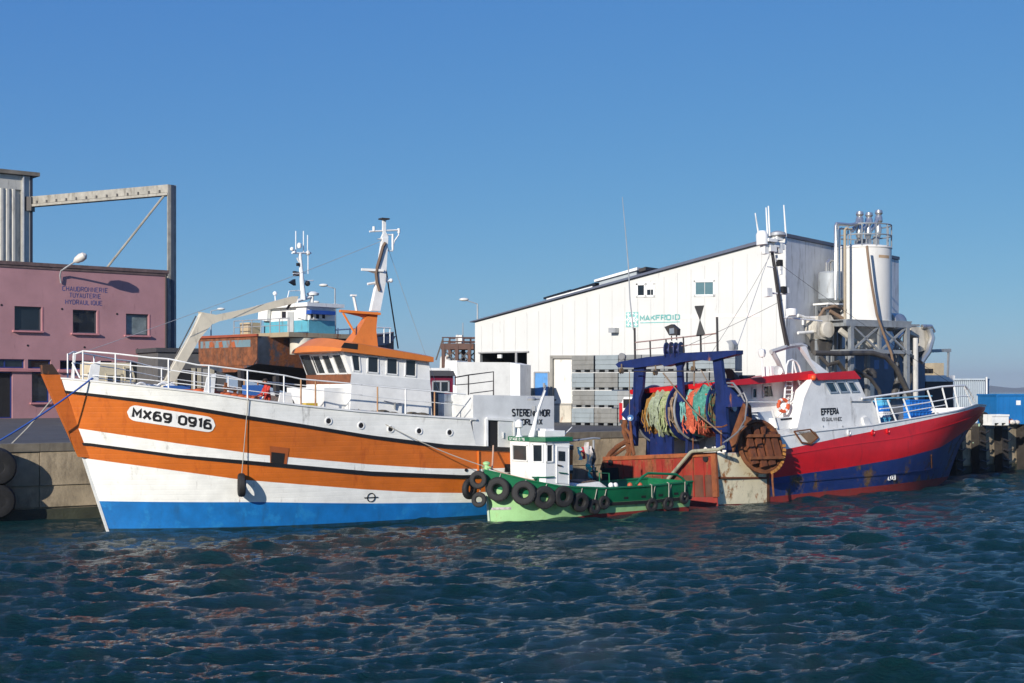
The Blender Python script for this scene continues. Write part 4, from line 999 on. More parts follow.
# ---- gantry
GX = .9
gp = lambda px, py, x=GX: F3.pt(px, py, x=x)
def slab(name, pts, x0, x1, m_, parent):
    b = MB(); b.prism([V((x0, gp(*p).y, gp(*p).z)) for p in pts], (x1 - x0, 0, 0)); return b.build(name, m_, parent)
GT = slab('gantry', [(619.5, 364.5), (623, 361.8), (650, 357.2), (668, 355.6), (668, 354), (700, 352.3), (740, 350.3), (740, 354.3), (714, 361), (700, 360), (683, 362.5), (668, 366.5), (666, 364.3), (640, 367.8), (622, 367.5)], .62, 1.12, gantryblue, T3)
slab('leg', [(635, 366), (645, 366.5), (643.5, 388), (638, 404), (637, 446), (626, 446), (634, 394)], .82, 1.0, gantryblue, GT)
slab('leg', [(713.5, 358), (722, 358), (725, 385), (730, 450), (717, 450), (716.5, 390)], .82, 1.0, gantryblue, GT)
slab('leg', [(673, 361), (684, 361), (681.5, 368), (683.5, 402), (677.5, 402), (676.5, 368)], .9, 1.05, gantryblue, GT)
slab('bracket', [(636, 394.5), (640, 394.5), (640, 412), (632, 425), (622.5, 414.5)], .80, .98, gantryblue, GT)
slab('bracket', [(725.5, 384), (746.5, 404), (746.5, 406.5), (727, 407)], .8, .98, gantryblue, GT)
slab('bracket_leg', [(744, 406), (747, 406), (747, 416), (745, 416)], .80, .98, gantryblue, GT)
slab('stern_bulkhead', [(640, 430), (662, 437), (662, 460), (640, 460)], 1.6, 1.75, gantryblue, GT)
slab('rail_beam', [(731.5, 440), (745, 403), (748, 405), (748, 412), (735, 452)], .75, .85, rusty, GT)
# near-black block added to stand in for the shade behind the drums
m = MB(); m.box(3.9, 4.6, -3.5, 3.4, 1.0, 3.3); m.build('shade_block', mat('deck shade black', (.02, .02, .022), .8), T3)
# rail and gear on top of the gantry
rt = [gp(634.6, 342.5), gp(717, 333.5)]; rm_ = [gp(634.6, 350), gp(717, 342.5)]
m = MB(); m.tube(rt, .035); m.tube(rm_, .022); rg = m.build('gantry_rail', mat('pinkish grey steel', (.30, .20, .18), .6, rust=.2), GT)
for px, a, b_ in ((634.6, 328, 362), (650, 341, 358), (666, 339.5, 356), (683.3, 336.5, 354), (717, 317, 353)):
    m = MB(); m.tube([gp(px, a), gp(px + .6, b_)], .04 if px not in (634.6, 717) else .055); m.build('stanchion', darkmetal, rg)
m = MB(); m.tube([gp(622.3, 197), gp(625.5, 232), gp(628.4, 266)], [.014, .02, .03]); m.tube([gp(628.4, 266), gp(630, 300), gp(633.5, 330)], .032); m.build('whip_aerial', steel, GT)
m = MB(); c = [gp(*p) for p in ((692.3, 307.5), (705.3, 306.8), (700, 320), (707.7, 334), (695, 334.6), (699.7, 320))]
m.lathe((GX, gp(700, 320).y, gp(700, 320).z), (0, 0, 1), [(.30, -.72), (.02, 0), (.31, .66)], 4); m.build('day_mark', mat('charcoal cone', (.035, .035, .035), .7), GT)
m = MB(); m.tube([gp(701, 353), gp(700.6, 335)], .05); m.build('mark_pole', darkmetal, GT)
def flood(px, py, name='floodlight', s=1.0, lean=0, body=darkmetal, parent=None, x=GX):
    c = gp(px, py, x); m = MB()
    m.prism([c + V((0, dy * s, dz * s)) for dy, dz in ((.42, .22), (-.02, .30), (-.36, .05), (-.32, -.22), (.16, -.18))], (.22, 0, 0)); m.tube([c + V((.1, -.2 * s, -.2 * s)), c + V((.1, -.2 * s, -.42 * s))], .03); m.tube([c + V((.1, .1 * s, -.2 * s)), c + V((.1, .1 * s, -.42 * s))], .03)
    o = m.build(name, body, parent or GT); m = MB(); m.box(c.x - .01, c.x, c.y - .16 * s, c.y + .12 * s, c.z - .12 * s, c.z + .12 * s); m.build('lens', alu, o)
flood(671.5, 331, s=1.1)
c = gp(730.5, 346); m = MB(); m.prism([gp(*p) for p in ((726, 341), (731, 340), (733.8, 344.5), (733.6, 349.7), (729, 350), (728.5, 344))], (.3, 0, 0)); m.build('floodlight', steel, GT)
c = gp(625, 357); m = MB(); m.lathe((c.x - .1, c.y, c.z), (-1, -.3, 0), [(.16, .0), (.2, .2), (.15, .24)], 12); m.tube([c, gp(625, 362)], .04); m.build('floodlight', mat('dull lamp grey', (.2, .2, .2), .5), GT)
for px in (670, 679.5):
    c = gp(px, 350.3); m = MB(); m.lathe(c + V((-.1, .14, 0)), (.35, -.93, 0), [(.40, 0), (.40, .05), (.14, .08), (.14, .22), (.40, .25), (.40, .30)], 18); m.build('sheave', mat('worn blue sheave', (.02, .03, .11), .45, rust=.25), GT)
for px, py in ((629, 371), (663, 372.5), (701, 369)):
    c = gp(px, py); m = MB(); m.lathe(c + V((-.5, .1, 0)), (.2, -1, 0), [(.15, 0), (.06, .06), (.15, .12)], 10); m.tube([c + V((-.5, 0, 0)), c + V((-.5, 0, .35))], .04); m.build('hanging_block', mat('brass block', (.28, .2, .12), .4, .5), GT)
m = MB(); m.tube([gp(634, 371.5, .3), gp(700, 371, .3)], .035); m.build('cross_bar', darkmetal, GT)
c = gp(630.5, 418, .1)
m = MB(); m.lathe(c, (-.8, -.6, .2), [(.08, -.15), (.17, 0), (.16, .05), (.02, .07)], 12); m.build('stern_lamp', mat('shiny chrome', (.9, .88, .82), .08, 1), GT)
# wires over the drums
m = MB(); m.tube([gp(663, 373, .2), gp(692, 409, -.1), gp(722, 434, -.2)], .035); m.tube([gp(701, 370, .3), gp(712, 390, .2)], .025); m.tube([gp(629.5, 372, .2), gp(629.5, 418, .2)], .02); m.tube([gp(694.5, 361, .4), gp(694, 386, .4)], .035); m.build('warp_wire', mat('tan wire', (.20, .14, .09), .7), GT)
m = MB(); m.tube([gp(693, 438, -.1), gp(693, 470, -.1)], .03); m.tube([gp(721, 430, .0), gp(721.5, 452, .0)], .045); m.tube([gp(700, 427, .1), gp(722, 427, .1), gp(727, 425, .1)], .04); m.build('guard_bar', rusty, GT)
# hydraulic hoses by the right leg
m = MB(); m.tube([gp(727, 383), gp(733, 383), gp(739, 390), gp(743, 398)], .05); m.tube([gp(728, 386), gp(735, 387), gp(741, 395), gp(745, 402)], .04); m.tube([gp(738, 396), gp(744, 393), gp(747, 400), gp(747, 408)], .05); m.tube([gp(747, 403, .2), gp(745, 420, 0), gp(738, 432, 0), gp(727, 441, 0)], .04); m.tube([gp(744, 426, 0), gp(733, 436, 0), gp(723, 443, 0)], .035); m.build('hydraulic_hose', mat('grey hose', (.16, .16, .17), .5), GT)

# ---- net drums: axis across the boat
DX = 2.3
dc = F3.pt(655, 413, x=DX); dz = dc.z - .05; RD = 1.42
ys_ = [F3.pt(px, 413, x=DX).y for px in (655.5, 687, 694.5, 727)]
print('drum', dz, ys_)
def flange(y, s):
    m = MB(); m.lathe((DX, y - .03, dz), (0, 1, 0), [(.25, -.01), (RD - .05, 0), (RD - .05, .06), (.25, .07)], 40); m.build('drum_flange', gantryblue, T3)
    m = MB(); m.torus((DX, y, dz), (0, 1, 0), RD, .05, 44, 8); m.build('flange_rim', steel if s else gantryblue, T3)
for i, y in enumerate(ys_): flange(y, i in (0, 2))
for a, b_ in ((0, 1), (2, 3)):
    m = MB(); m.lathe((DX, ys_[a], dz), (0, -1, 0), [(.45, 0), (.45, ys_[a] - ys_[b_])], 24); m.build('drum_core', gantryblue, T3)
m = MB(); m.lathe((DX, ys_[0] + .5, dz), (0, -1, 0), [(.16, 0), (.16, ys_[0] - ys_[3] + 1.0)], 14); m.build('drum_axle', steel, T3)
m = MB()
for y in (ys_[0] + .3, ys_[3] - .3, (ys_[1] + ys_[2]) / 2): m.prism([(DX - .55, y - .08, 1.4), (DX + .55, y - .08, 1.4), (DX + .2, y - .08, dz + .15), (DX - .2, y - .08, dz + .15)], (0, .16, 0))
m.build('drum_pedestal', gantryblue, T3)
def netmat(name, col, col2=None): return mat(name, col, .95, var=.45, vscale=7, col2=col2, c2=.35, bump=.7, bscale=45)
def net(y0, y1, col, label, rad=1.12, hang=0, seed=0, col2=None, frm=None, a0=-200, a1=160):
    """netting wound on a drum between y0 and y1, with a ragged hanging lap; radius wanders turn by turn"""
    rng = random.Random(seed); na, nw = 60, 14; m = MB(); vs = []
    ph = [rng.uniform(0, 6.3) for _ in range(6)]
    for i in range(nw + 1):
        w_ = i / nw
        for j in range(na + 1):
            a = R(lerp(a0, a1, j / na))
            wob = .05 * math.sin(w_ * 9 + ph[0] + 2 * math.sin(a + ph[1])) + .04 * math.sin(a * 5 + w_ * 14 + ph[2]) + .012 * math.sin(a * 11 + ph[3] - w_ * 21) + rng.uniform(-.012, .012)
            edge = .12 * (abs(2 * w_ - 1) ** 4)
            r_ = rad + wob - edge
            yy = lerp(y0, y1, w_) + .05 * math.sin(a * 3 + ph[4]) + .03 * math.sin(a * 9 + ph[5])
            vs.append(V((DX - r_ * math.cos(a), yy, dz + r_ * math.sin(a))))
    m.add(vs, [(i * (na + 1) + j, (i + 1) * (na + 1) + j, (i + 1) * (na + 1) + j + 1, i * (na + 1) + j + 1) for i in range(nw) for j in range(na)])
    if hang:
        n2, n3 = 26, 9; vs = []
        lens = [hang * (.62 + .25 * math.sin(i * .33 + ph[0]) + .13 * math.sin(i * .8 + ph[1])) * rng.uniform(.95, 1.04) for i in range(n2 + 1)]
        for i in range(n2 + 1):
            w_ = i / n2
            for j in range(n3 + 1):
                t_ = j / n3; fold = .07 * math.sin(w_ * 13 + ph[2] + t_) + .025 * math.sin(w_ * 37 + ph[3])
                a = R(35 - 60 * t_); r_ = rad + .06 + fold * (.3 + t_ * .6)
                x_ = DX - r_ * math.cos(a) if t_ < .6 else DX - (rad + .05 + fold) * .99 + .05 * t_
                z_ = dz + r_ * math.sin(R(35)) - t_ * (r_ * math.sin(R(35)) + lens[i])
                vs.append(V((x_, lerp(y0, y1, w_) + .04 * math.sin(j * .8 + w_ * 6 + ph[4]), z_)))
        m.add(vs, [(i * (n3 + 1) + j, (i + 1) * (n3 + 1) + j, (i + 1) * (n3 + 1) + j + 1, i * (n3 + 1) + j + 1) for i in range(n2) for j in range(n3)])
        for i in range(7):
            y = rng.uniform(min(y0, y1), max(y0, y1)); z = dz - hang * rng.uniform(.2, .7); x = DX - rad - rng.uniform(.05, .2)
            m.tube([(x, y, z + .5), (x - .03, y + rng.uniform(-.1, .1), z), (x + .05, y + rng.uniform(-.15, .15), z - rng.uniform(.15, .45))], .03, 4)
    o = m.build('fishing_net', netmat(*col) if not col2 else netmat(*col, col2), frame=F3, fixn=False, ang=60)
    return tag(o, label, 'net', 'nets wound on the two blue drums')
yw = lambda px: F3.pt(px, 400, x=DX - 1.1).y
net(yw(646), yw(653), ('ochre netting', (.30, .15, .03)), 'ochre fishing net at the left end of the left drum', 1.24, .9, 1)
net(yw(652.5), yw(662), ('grey green netting', (.30, .34, .24)), 'grey green fishing net in the middle of the left drum', 1.33, .75, 2, (.22, .26, .15))
net(yw(661), yw(668.5), ('pale green netting', (.30, .35, .16)), 'yellowish green fishing net right of the grey one on the left drum', 1.26, 1.05, 3, (.36, .36, .22))
net(yw(668), yw(674), ('tan netting', (.28, .20, .13)), 'tan brown fishing net at the right end of the left drum', 1.2, .6, 4)
net(yw(682), yw(687.5), ('aqua netting', (.20, .46, .42)), 'thin strip of pale aqua net beside the left flange of the right drum', 1.22, .2, 5, None)
net(yw(684), yw(707), ('coral orange netting', (.46, .085, .04)), 'coral orange fishing net hanging ragged from the right drum', 1.24, 1.25, 6, (.66, .16, .08))
net(yw(692), yw(711), ('sea green netting', (.06, .24, .185)), 'sea green net draped over the orange net on the right drum', 1.38, 0, 7, (.10, .30, .24), a0=-22, a1=170)
net(yw(706), yw(713), ('brown mixed netting', (.16, .10, .04)), 'dark mixed brown and green net at the right end of the right drum', 1.2, 1.0, 8, (.03, .16, .09))

# ---- otter board hanging on the quarter
ob = F3.pt(760.5, 446.5, y=-B3 - .42); c = V((ob.x, -B3 - .42, ob.z))
t = thing('trawl_door', 'round rusty brown slatted trawl door hanging on the side of the red hull', 'trawl door', F3, tuple(c))
nrm = V((-.18, -.96, .16)).normalized(); e = V((1, 0, 0)); e = (e - nrm * e.dot(nrm)).normalized(); f = e.cross(nrm)
if f.z < 0: f = -f
d3 = lambda u, v, o=0: c + e * u + f * v + nrm * o
RO = 1.30
m = MB(); m.lathe(c - nrm * .10, nrm, [(.5, -.02), (RO * .94, 0), (RO, .05), (RO, .16), (RO * .90, .20), (RO * .86, .06), (.4, .05)], 32); pl = m.build('plate', rusty, t)
for u in (-.62, -.12, .38, .84):
    hgt = math.sqrt(max(.05, (RO * .86) ** 2 - u * u)); m = MB()
    m.prism([d3(u - .19, -hgt * .9, .06), d3(u + .17, -hgt * .86, .03), d3(u + .02, hgt * .9, .03), d3(u - .30, hgt * .84, .06)], nrm * .20); m.build('foil', mat('brown red rust', (.15, .045, .015), .85, rust=.5, var=.5, rcol=(.05, .018, .009), bump=.5, bscale=12), t)
for v in (-.55, .5):
    hw = math.sqrt(RO ** 2 * .75 - v * v); m = MB(); m.bar(d3(-hw, v, .3), d3(hw, v - .1, .3), .14, .10, up=nrm); m.build('stiffener', rusty, t)
for i in range(9):
    a = R(-75 + i * 9); m = MB(); m.bar(d3(RO * .96 * math.cos(a), RO * .96 * math.sin(a), .1), d3(RO * 1.06 * math.cos(a), RO * 1.06 * math.sin(a), .12), .14, .12, up=nrm); m.build('tooth', mat('yellow rust', (.38, .17, .035), .85, rust=.2, var=.4), t)
m = MB(); m.prism([d3(-.75, 1.05, .0), d3(-.4, 1.15, 0), d3(-.35, 1.9, .05), d3(-.6, 2.25, .05), d3(-.8, 1.8, 0)], nrm * .22); m.build('towing_bracket', rusty, t)
m = MB(); m.tube([d3(-.6, 2.1, .2), d3(-.62, 2.6, .1), F3.pt(747, 406, x=.6)], .06); m.build('hanging_chain', darkmetal, t)
m = MB(); m.tube([d3(.35, -RO, .1), d3(.3, -RO - .35, .05), d3(.25, -RO - 1.1, 0)], .05); m.build('trailing_warp', rusty, t)

# ---- white bow house
YN = -3.62
np_ = lambda px, py, o=0: F3.pt(px, py, y=YN - o)
def hprism(name, pts, m_, parent, y0=YN, y1=-YN, ang=20):
    q = [F3.pt(*p, y=y0) for p in pts]; b = MB(); b.prism([V((p.x, y0, p.z)) for p in q], (0, y1 - y0, 0)); return b.build(name, m_, parent, ang=ang)
house = hprism('bow_house', [(796.5, 431), (804, 398.5), (812, 379.5), (857.5, 378.5), (866, 397.5), (872, 400.5), (880.5, 417.5), (882, 432), (800, 446)], white, T3)
# house is set in a little so the white bulwark reads below it; red visor
hprism('visor', [(816, 373.6), (854.5, 370.6), (861, 378.8), (816, 380.2)], redtrim, house, YN - .16, -YN + .16)
hprism('roof_edge', [(728, 380.8), (762, 377), (804, 372), (812, 370.6), (816.5, 375), (815, 379.6), (800, 380), (762, 383.6), (729.5, 385.6)], redtrim, house, -3.3, 3.3)
m = MB(); c = np_(815, 377.5, .3); m.sphere((c.x, YN - .2, c.z), .15, 10); m.build('side_light', mat('amber lamp', (.7, .10, .02), .3), house)
for q in (((824.3, 382.4), (833, 382.2), (837.8, 392.3), (830.3, 392.6)), ((835.5, 382.1), (843.6, 382), (848.6, 391.8), (840.6, 392.1)), ((846.8, 382), (853, 382), (858.6, 391.6), (851.6, 391.8))):
    window([np_(*p) for p in q], house, glass_mat('blue window glass', (.02, .045, .07)), mat('blue grey frame', (.30, .36, .42), .5), .07, out=(0, -1, 0), depth=.05)
A, B_ = np_(821.5, 415.5), np_(838.5, 414.8)
k_ = (B_.z - A.z) / (B_.x - A.x)
write_on('name_lettering', 'EFFERA', lambda u, v: V((A.x + u, YN - .012, A.z + k_ * u + v)), B_.x - A.x, .36, black, house, .24, .7)
A2, B2 = np_(821.8, 421.4), np_(841.8, 420.9)
write_on('port_lettering', 'IO GUILVINEC', lambda u, v: V((A2.x + u, YN - .012, A2.z + v)), B2.x - A2.x, .20, mat('faded black lettering', (.07, .07, .075), .6), house, .2, .8)
for px in (823, 842.5): c = np_(px, 426.5); m = MB(); m.lathe((c.x, YN + .01, c.z), (0, -1, 0), [(.05, 0), (.05, .03)], 8); m.build('vent_pipe', steel, house)
m = MB(); m.tube([np_(851, 401.3, .04), np_(870, 401.5, .04)], .03); m.build('rub_line', steel, house)
hprism('step_box', [(863, 418), (867.5, 416), (871, 424), (871, 429), (866, 430)], white, house, YN - .12, YN + .4)
# aft deckhouse, further inboard, with windows and ladder
ah_y = -2.2
hp2 = lambda px, py, o=0: F3.pt(px, py, y=ah_y - o)
ahouse = hprism('aft_house', [(738, 382), (816, 376), (816, 440), (738, 452)], white, T3, ah_y, 2.8)
hprism('deck_canopy', [(733, 384), (745, 381), (800, 376), (800, 377.2), (746, 382.5)], white, ahouse, -3.25, 2.9)
for q in (((752, 388.5), (756.3, 388.2), (756.3, 398), (752, 398.2)), ((763, 386), (771, 385.5), (773, 397), (763, 397.5))):
    window([hp2(*p) for p in q], ahouse, glass, white_clean, .06, out=(0, -1, 0), depth=.05)
hprism('locker', [(758, 412), (772, 411), (773, 424), (758, 426)], mat('pale blue grey paint', (.50, .56, .62), .5), ahouse, ah_y - .5, ah_y)
hprism('bulwark_return', [(770, 431), (797, 428), (797, 446), (774, 448)], white_rusty, T3, -3.66, -3.5)
hprism('deck_bin', [(777, 418), (795, 416), (795, 428), (777, 430)], white, ahouse, -3.2, ah_y)
hprism('bin_vent', [(781, 418.6), (792, 417.6), (792, 419.3), (781, 420.2)], dark_in, ahouse, -3.23, -3.19)
m = MB(); m.tube([F3.pt(749, 402, y=-3.0), F3.pt(800, 402.5, y=-3.0)], .03); m.tube([F3.pt(772, 410, y=-3.3), F3.pt(777, 428, y=-3.3)], .045); m.build('hand_rail', white, ahouse)
ly = -3.0; lp = lambda px, py: F3.pt(px, py, y=ly)
m = MB(); m.tube([lp(784.5, 398), lp(786.5, 366), lp(788.5, 361), lp(792, 359.7), lp(796, 361.5), lp(799, 366), lp(808.5, 398)], .05, 8); m.tube([lp(791.8, 399), lp(792.5, 370), lp(793, 360)], .04); lad = m.build('ladder', white, house)
m = MB(); m.tube([lp(793, 360.5), lp(798, 380), lp(804.5, 398)], .045); m.build('stile', white, lad)
for i in range(6):
    y = 377 + i * 4.3; m = MB(); m.tube([lp(784.9 - .1 * i + 1, y), lp(791.8, y)], .03); m.build('rung', white, lad)
for i in range(4):
    y = 376 + i * 5.5; m = MB(); m.tube([lp(797.2 + i * 1.5, y), lp(801.8 + i * 1.8, y)], .03); m.build('rung', white, lad)
t = thing('lifebuoy', 'orange and white lifebuoy hanging below the ladder of the red trawler', 'lifebuoy', F3, tuple(F3.pt(783.3, 405.5, y=-3.08)))
c = F3.pt(783.3, 405.5, y=-3.08); m = MB(); m.torus(c, (-.25, -1, 0), .29, .085, 28, 10)
ring_ = m.build('ring', mat('orange lifebuoy', (.62, .10, .03), .5), t)
ax = V((-.25, -1, 0)).normalized(); ee = ax.cross(V((0, 0, 1))).normalized(); ff = ax.cross(ee)
for k in range(4):
    a = k * math.pi / 2 + .5; pts = [c + (ee * math.cos(a + s_) + ff * math.sin(a + s_)) * .29 for s_ in (-.2, 0, .2)]
    m = MB(); m.tube(pts, .094, 10); m.build('white_band', white_clean, t)
def rp3(px, py):
    y = -3
    for _ in range(30):
        p = F3.pt(px, py, y=y); xx = min(p.x, XF - H3.xs(4.6) - .05); y = lerp(y, -max(.05, H3.b(xx, w_cap(H3.S(xx))) - .05), .5)
    return p
rp3_ = rp3
# ---- tripod mast base and mast
y0 = F3.pt
mb = lambda px, py, y=0: F3.pt(px, py, y=y)
MR = MB(); MR.prism([mb(*p, -.12) for p in ((801, 347), (806, 346), (811, 359), (829, 372.5), (819, 373))], (0, .24, 0)); trp = MR.build('mast_tripod', white_clean, T3)
m = MB(); m.tube([mb(772.5, 352), mb(778, 362), mb(783, 374)], .13); m.tube([mb(771, 352), mb(788, 346.5), mb(800, 345), mb(806, 347)], .13); m.build('tripod_leg', mat('grey mast paint', (.42, .43, .43), .5, dirt=.3), trp)
m = MB(); m.tube([mb(771.5, 247), mb(777, 285), mb(781.5, 318), mb(787.5, 347)], [.08, .10, .11, .13], 8); ms = m.build('mast', darkmetal, trp)
m = MB(); m.tube([mb(776.4, 255, .1), mb(780.8, 298, .1), mb(785.6, 335, .1)], .07); m.build('cable_tray', white_clean, ms)
def blob(name, parts, m_=white_clean):
    b = MB()
    for p in parts:
        k, px, py = p[0], p[1], p[2]; c = mb(px, py)
        if k == 's': b.sphere(c, p[3], 12)
        elif k == 'd': b.lathe(c, (0, 0, 1), [(p[3] * .6, -.1), (p[3], 0), (p[3] * .9, .15), (p[3] * .3, .26)], 14)
        elif k == 'b': b.box(c.x - p[3], c.x + p[3], -p[3], p[3], c.z - p[4], c.z + p[4])
        elif k == 't': b.tube([mb(px, py), mb(p[3], p[4])], p[5], 6)
        elif k == 'r': b.lathe(c, (0, 0, 1), [(p[3], -p[4]), (p[3], p[4] * .5), (p[3] * .7, p[4])], 16)
    return b.build(name, m_, ms)
blob('satellite_dome', [('r', 762, 238, .31, .36)])
blob('crow_platform', [('b', 768, 241, .35, .08), ('b', 774, 243, .2, .25), ('b', 776.5, 237, .25, .2), ('t', 759, 241.5, 786, 244, .06), ('b', 770, 249, .25, .16)])
blob('radar', [('d', 777, 236, .50), ('t', 777, 241, 777, 236, .07)], steel)
blob('lamp_cluster', [('b', 764.5, 249.5, .16, .24), ('b', 768.7, 248, .15, .24), ('b', 778.5, 248.5, .16, .26), ('b', 782, 247, .12, .15), ('b', 772.8, 247.5, .13, .25)], white)
for p_ in (('b', 764.3, 250.2, .10, .12), ('b', 769, 247.5, .10, .12), ('b', 778.8, 248.2, .12, .14), ('b', 779.5, 263, .13, .16), ('b', 768, 292, .13, .16), ('b', 783, 290, .15, .18)): blob('lamp', [p_], dark_in)
blob('yard', [('t', 766.5, 266.5, 774, 267.5, .03), ('t', 766.5, 293, 786, 294, .05), ('b', 786, 290.5, .12, .15), ('b', 767.5, 292.5, .18, .22), ('b', 780, 266.5, .1, .18), ('b', 780.5, 272, .08, .14)])
for x0_, y0_, x1_, y1_, r_ in ((755.2, 213, 758.8, 236, .045), (766, 207.5, 767.6, 236, .045), (768.4, 206, 769.6, 236, .05), (783.8, 205, 786.3, 242, .05)):
    m = MB(); m.tube([mb(x0_, y0_), mb(x1_, y1_)], [r_ * .7, r_ * 1.1]); m.build('whip_aerial', white_clean, ms)
m = MB(); m.tube([mb(786.3, 240), mb(785.5, 243.5), mb(779, 245)], .06); m.build('aerial_bracket', white_clean, ms)
c = mb(791, 312); m = MB(); m.lathe(c, (0, 0, 1), [(.3, -.2), (.32, .1), (.30, .16), (.1, .2)], 14); m.tube([c, mb(786, 318)], .06); m.tube([mb(783, 317.5), mb(822, 321)], .04); m.build('radar', white_clean, ms)
m = MB(); m.tube([mb(762.5, 378, -2), mb(762, 357, -2)], .04); m.lathe(mb(762, 355, -2), (0, 0, 1), [(.14, -.1), (.2, .1), (.18, .25), (.06, .3)], 12); m.build('dome_lamp', white_clean, house)
m = MB(); m.box(mb(768, 367, -2).x, mb(776, 367, -2).x, -2.2, -1.6, mb(768, 377, -2).z, mb(768, 366.5, -2).z); m.build('roof_locker', white_clean, house)
m = MB(); c = mb(777.5, 371, -2.3); m.lathe(c, (-.7, -.7, .1), [(.12, -.25), (.26, 0), (.24, .05), (.05, .02)], 14); m.build('search_light', steel, house)
# life raft canister and grey fan on the canopy
m = MB(); q = [mb(*p, -2.6) for p in ((732, 369), (737, 375), (741, 379), (735, 380.5), (734, 374))]; m.prism(q, (0, .5, 0)); m.build('canopy_lamp', darkmetal, house)
m = MB(); m.tube([mb(741, 378.5, -2.4), mb(755, 375.5, -2.4)], [.18, .02]); m.build('horn', darkmetal, house)
# stays from the mast
m = MB(); m.tube([mb(771, 250), F3.pt(736, 350, x=GX)], .016); m.build('forestay', steel, T3)
for a_, b_ in ((mb(772, 252), F3.pt(712, 352, x=GX)), (mb(777, 262), rp3_(955, 386)), (mb(783, 300), F3.pt(640, 365, x=GX))):
    m = MB(); m.tube(sag(a_, b_, .12), .011, 4); m.build('stay', darkmetal, T3)
# ---- foredeck rail
tops = [rp3(*p) for p in ((862, 398.5), (883, 395.5), (895.8, 393.8), (920, 390.2), (942.6, 386.6), (955, 385.8), (965, 385.6), (969.5, 391), (974.5, 401))]
mids = [rp3(*p) for p in ((880, 409), (896, 407.5), (925, 403), (945, 399.5), (962, 396), (970, 396.5))]
poles = (((875, 398), (880, 419)), ((887.6, 400), (896.4, 421.6)), ((903.4, 399), (910.6, 419.5)), ((927.4, 390), (936.4, 415.2)), ((942, 387), (948.4, 412.5)), ((953.8, 386.5), (959, 410)), ((963.8, 386), (972, 405.5)))
sd = MB(); sd.tube(tops, .055, 8); rl3 = sd.build('bow_railing', white_clean, T3)
m = MB(); m.tube(mids, .035, 6); m.build('middle_rail', white_clean, rl3)
mids2 = [rp3(*p) for p in ((884, 415), (900, 413), (925, 408.5), (945, 405))]
m = MB(); m.tube(mids2, .03, 6); m.build('lower_rail', white_clean, rl3)
for a, b_ in poles:
    p, q = rp3(*a), rp3(*b_); m = MB(); m.tube([p, V((q.x, q.y, w_cap(H3.S(q.x)) - .02))], .05, 6); m.build('stanchion', white_clean, rl3)
mir = lambda p: V((p.x, -p.y, p.z))
m = MB(); m.tube([mir(p) for p in tops], .055, 8); rl4 = m.build('bow_railing', white_clean, T3)
m = MB(); m.tube([mir(p) for p in mids], .035, 6); m.build('middle_rail', white_clean, rl4)
for a, b_ in poles:
    p, q = rp3(*a), rp3(*b_); m = MB(); m.tube([mir(p), mir(V((q.x, q.y, w_cap(H3.S(q.x)) - .02)))], .05, 6); m.build('stanchion', white_clean, rl4)
# bow gear: roller, anchor windlass, net pile
c = rp3(976, 401); m = MB(); m.lathe((c.x - .3, -.4, c.z - .1), (0, 1, 0), [(.16, 0), (.16, .8)], 10); m.bar((c.x - .5, 0, c.z - .2), (c.x + .05, 0, c.z + .1), .25, .2); m.build('bow_roller', white, T3)
m = MB(); rr = random.Random(3)
for i in range(26): m.sphere((rr.uniform(20.5, 23.8), rr.uniform(-1.4, 1.4), w_cap(3.0) - .35 + rr.uniform(-.05, .1)), rr.uniform(.14, .26), 7, 0, (1.3, 1.2, .6))
m.build('rope_heap', mat('tan rope heap', (.34, .30, .20), .9, var=.6, vscale=8, bump=.8), T3)
m = MB(); p = rp3(938, 402); m.lathe((p.x, -.6, p.z - .5), (0, 1, 0), [(.35, 0), (.35, .06), (.16, .1), (.16, .9), (.35, .94), (.35, 1.0)], 16); m.tube([(p.x - .5, 0, p.z - 1.2), (p.x + .2, 0, p.z)], .1); m.build('windlass', white_rusty, T3)
# fish boxes on the foredeck
bluebox = mat('blue fish box plastic', (.012, .16, .55), .4, var=.12, dirt=.1)
def fish_box(x, y, z, sx, sy, sz, label, mm, group='fish boxes stacked on the red trawler\'s foredeck'):
    t = thing('fish_box', label, 'box', F3, (x, y, z), group)
    m = MB(); w_ = .04; sx /= 2; sy /= 2
    vs = []
    m.box(x - sx * .94, x + sx * .94, y - sy * .94, y + sy * .94, z, z + .04)
    for a in ((x - sx, x + sx, y - sy, y - sy + w_), (x - sx, x + sx, y + sy - w_, y + sy), (x - sx, x - sx + w_, y - sy + w_, y + sy - w_), (x + sx - w_, x + sx, y - sy + w_, y + sy - w_)): m.box(*a, z + .04, z + sz)
    m.build('shell', mm, t)
    m = MB(); m.box(x - sx - .03, x + sx + .03, y - sy - .03, y - sy, z + sz - .09, z + sz - .01); m.box(x - sx - .03, x - sx, y - sy, y + sy, z + sz - .09, z + sz - .01); m.build('rim', mm, t)
    for s_ in (-.45, 0, .45):
        m = MB(); m.box(x + s_ * sx * 1.5 - .03, x + s_ * sx * 1.5 + .03, y - sy - .03, y - sy, z + .02, z + sz - .1); m.build('rib', mm, t)
bx0 = F3.pt(909.5, 412, y=-2.3); bz = w_cap(H3.S(bx0.x + 1.5)) - .45
rows_ = ['bottom', 'second', 'third', 'top']; cols_ = ['left', 'middle', 'right']
bw = (F3.pt(931, 412, y=-2.3).x - bx0.x) / 2.0
bh = (F3.pt(915, 399.5, y=-2.3).z - bz) / 4
for i in range(2):
    for k in range(4):
        fish_box(bx0.x + bw * (i + .5), -1.95, bz + k * bh, bw * .97, .8, bh * .97, 'bright blue fish box, %s of its stack, in the %s stack on the red trawler' % (rows_[k], ('left', 'right')[i]), bluebox)
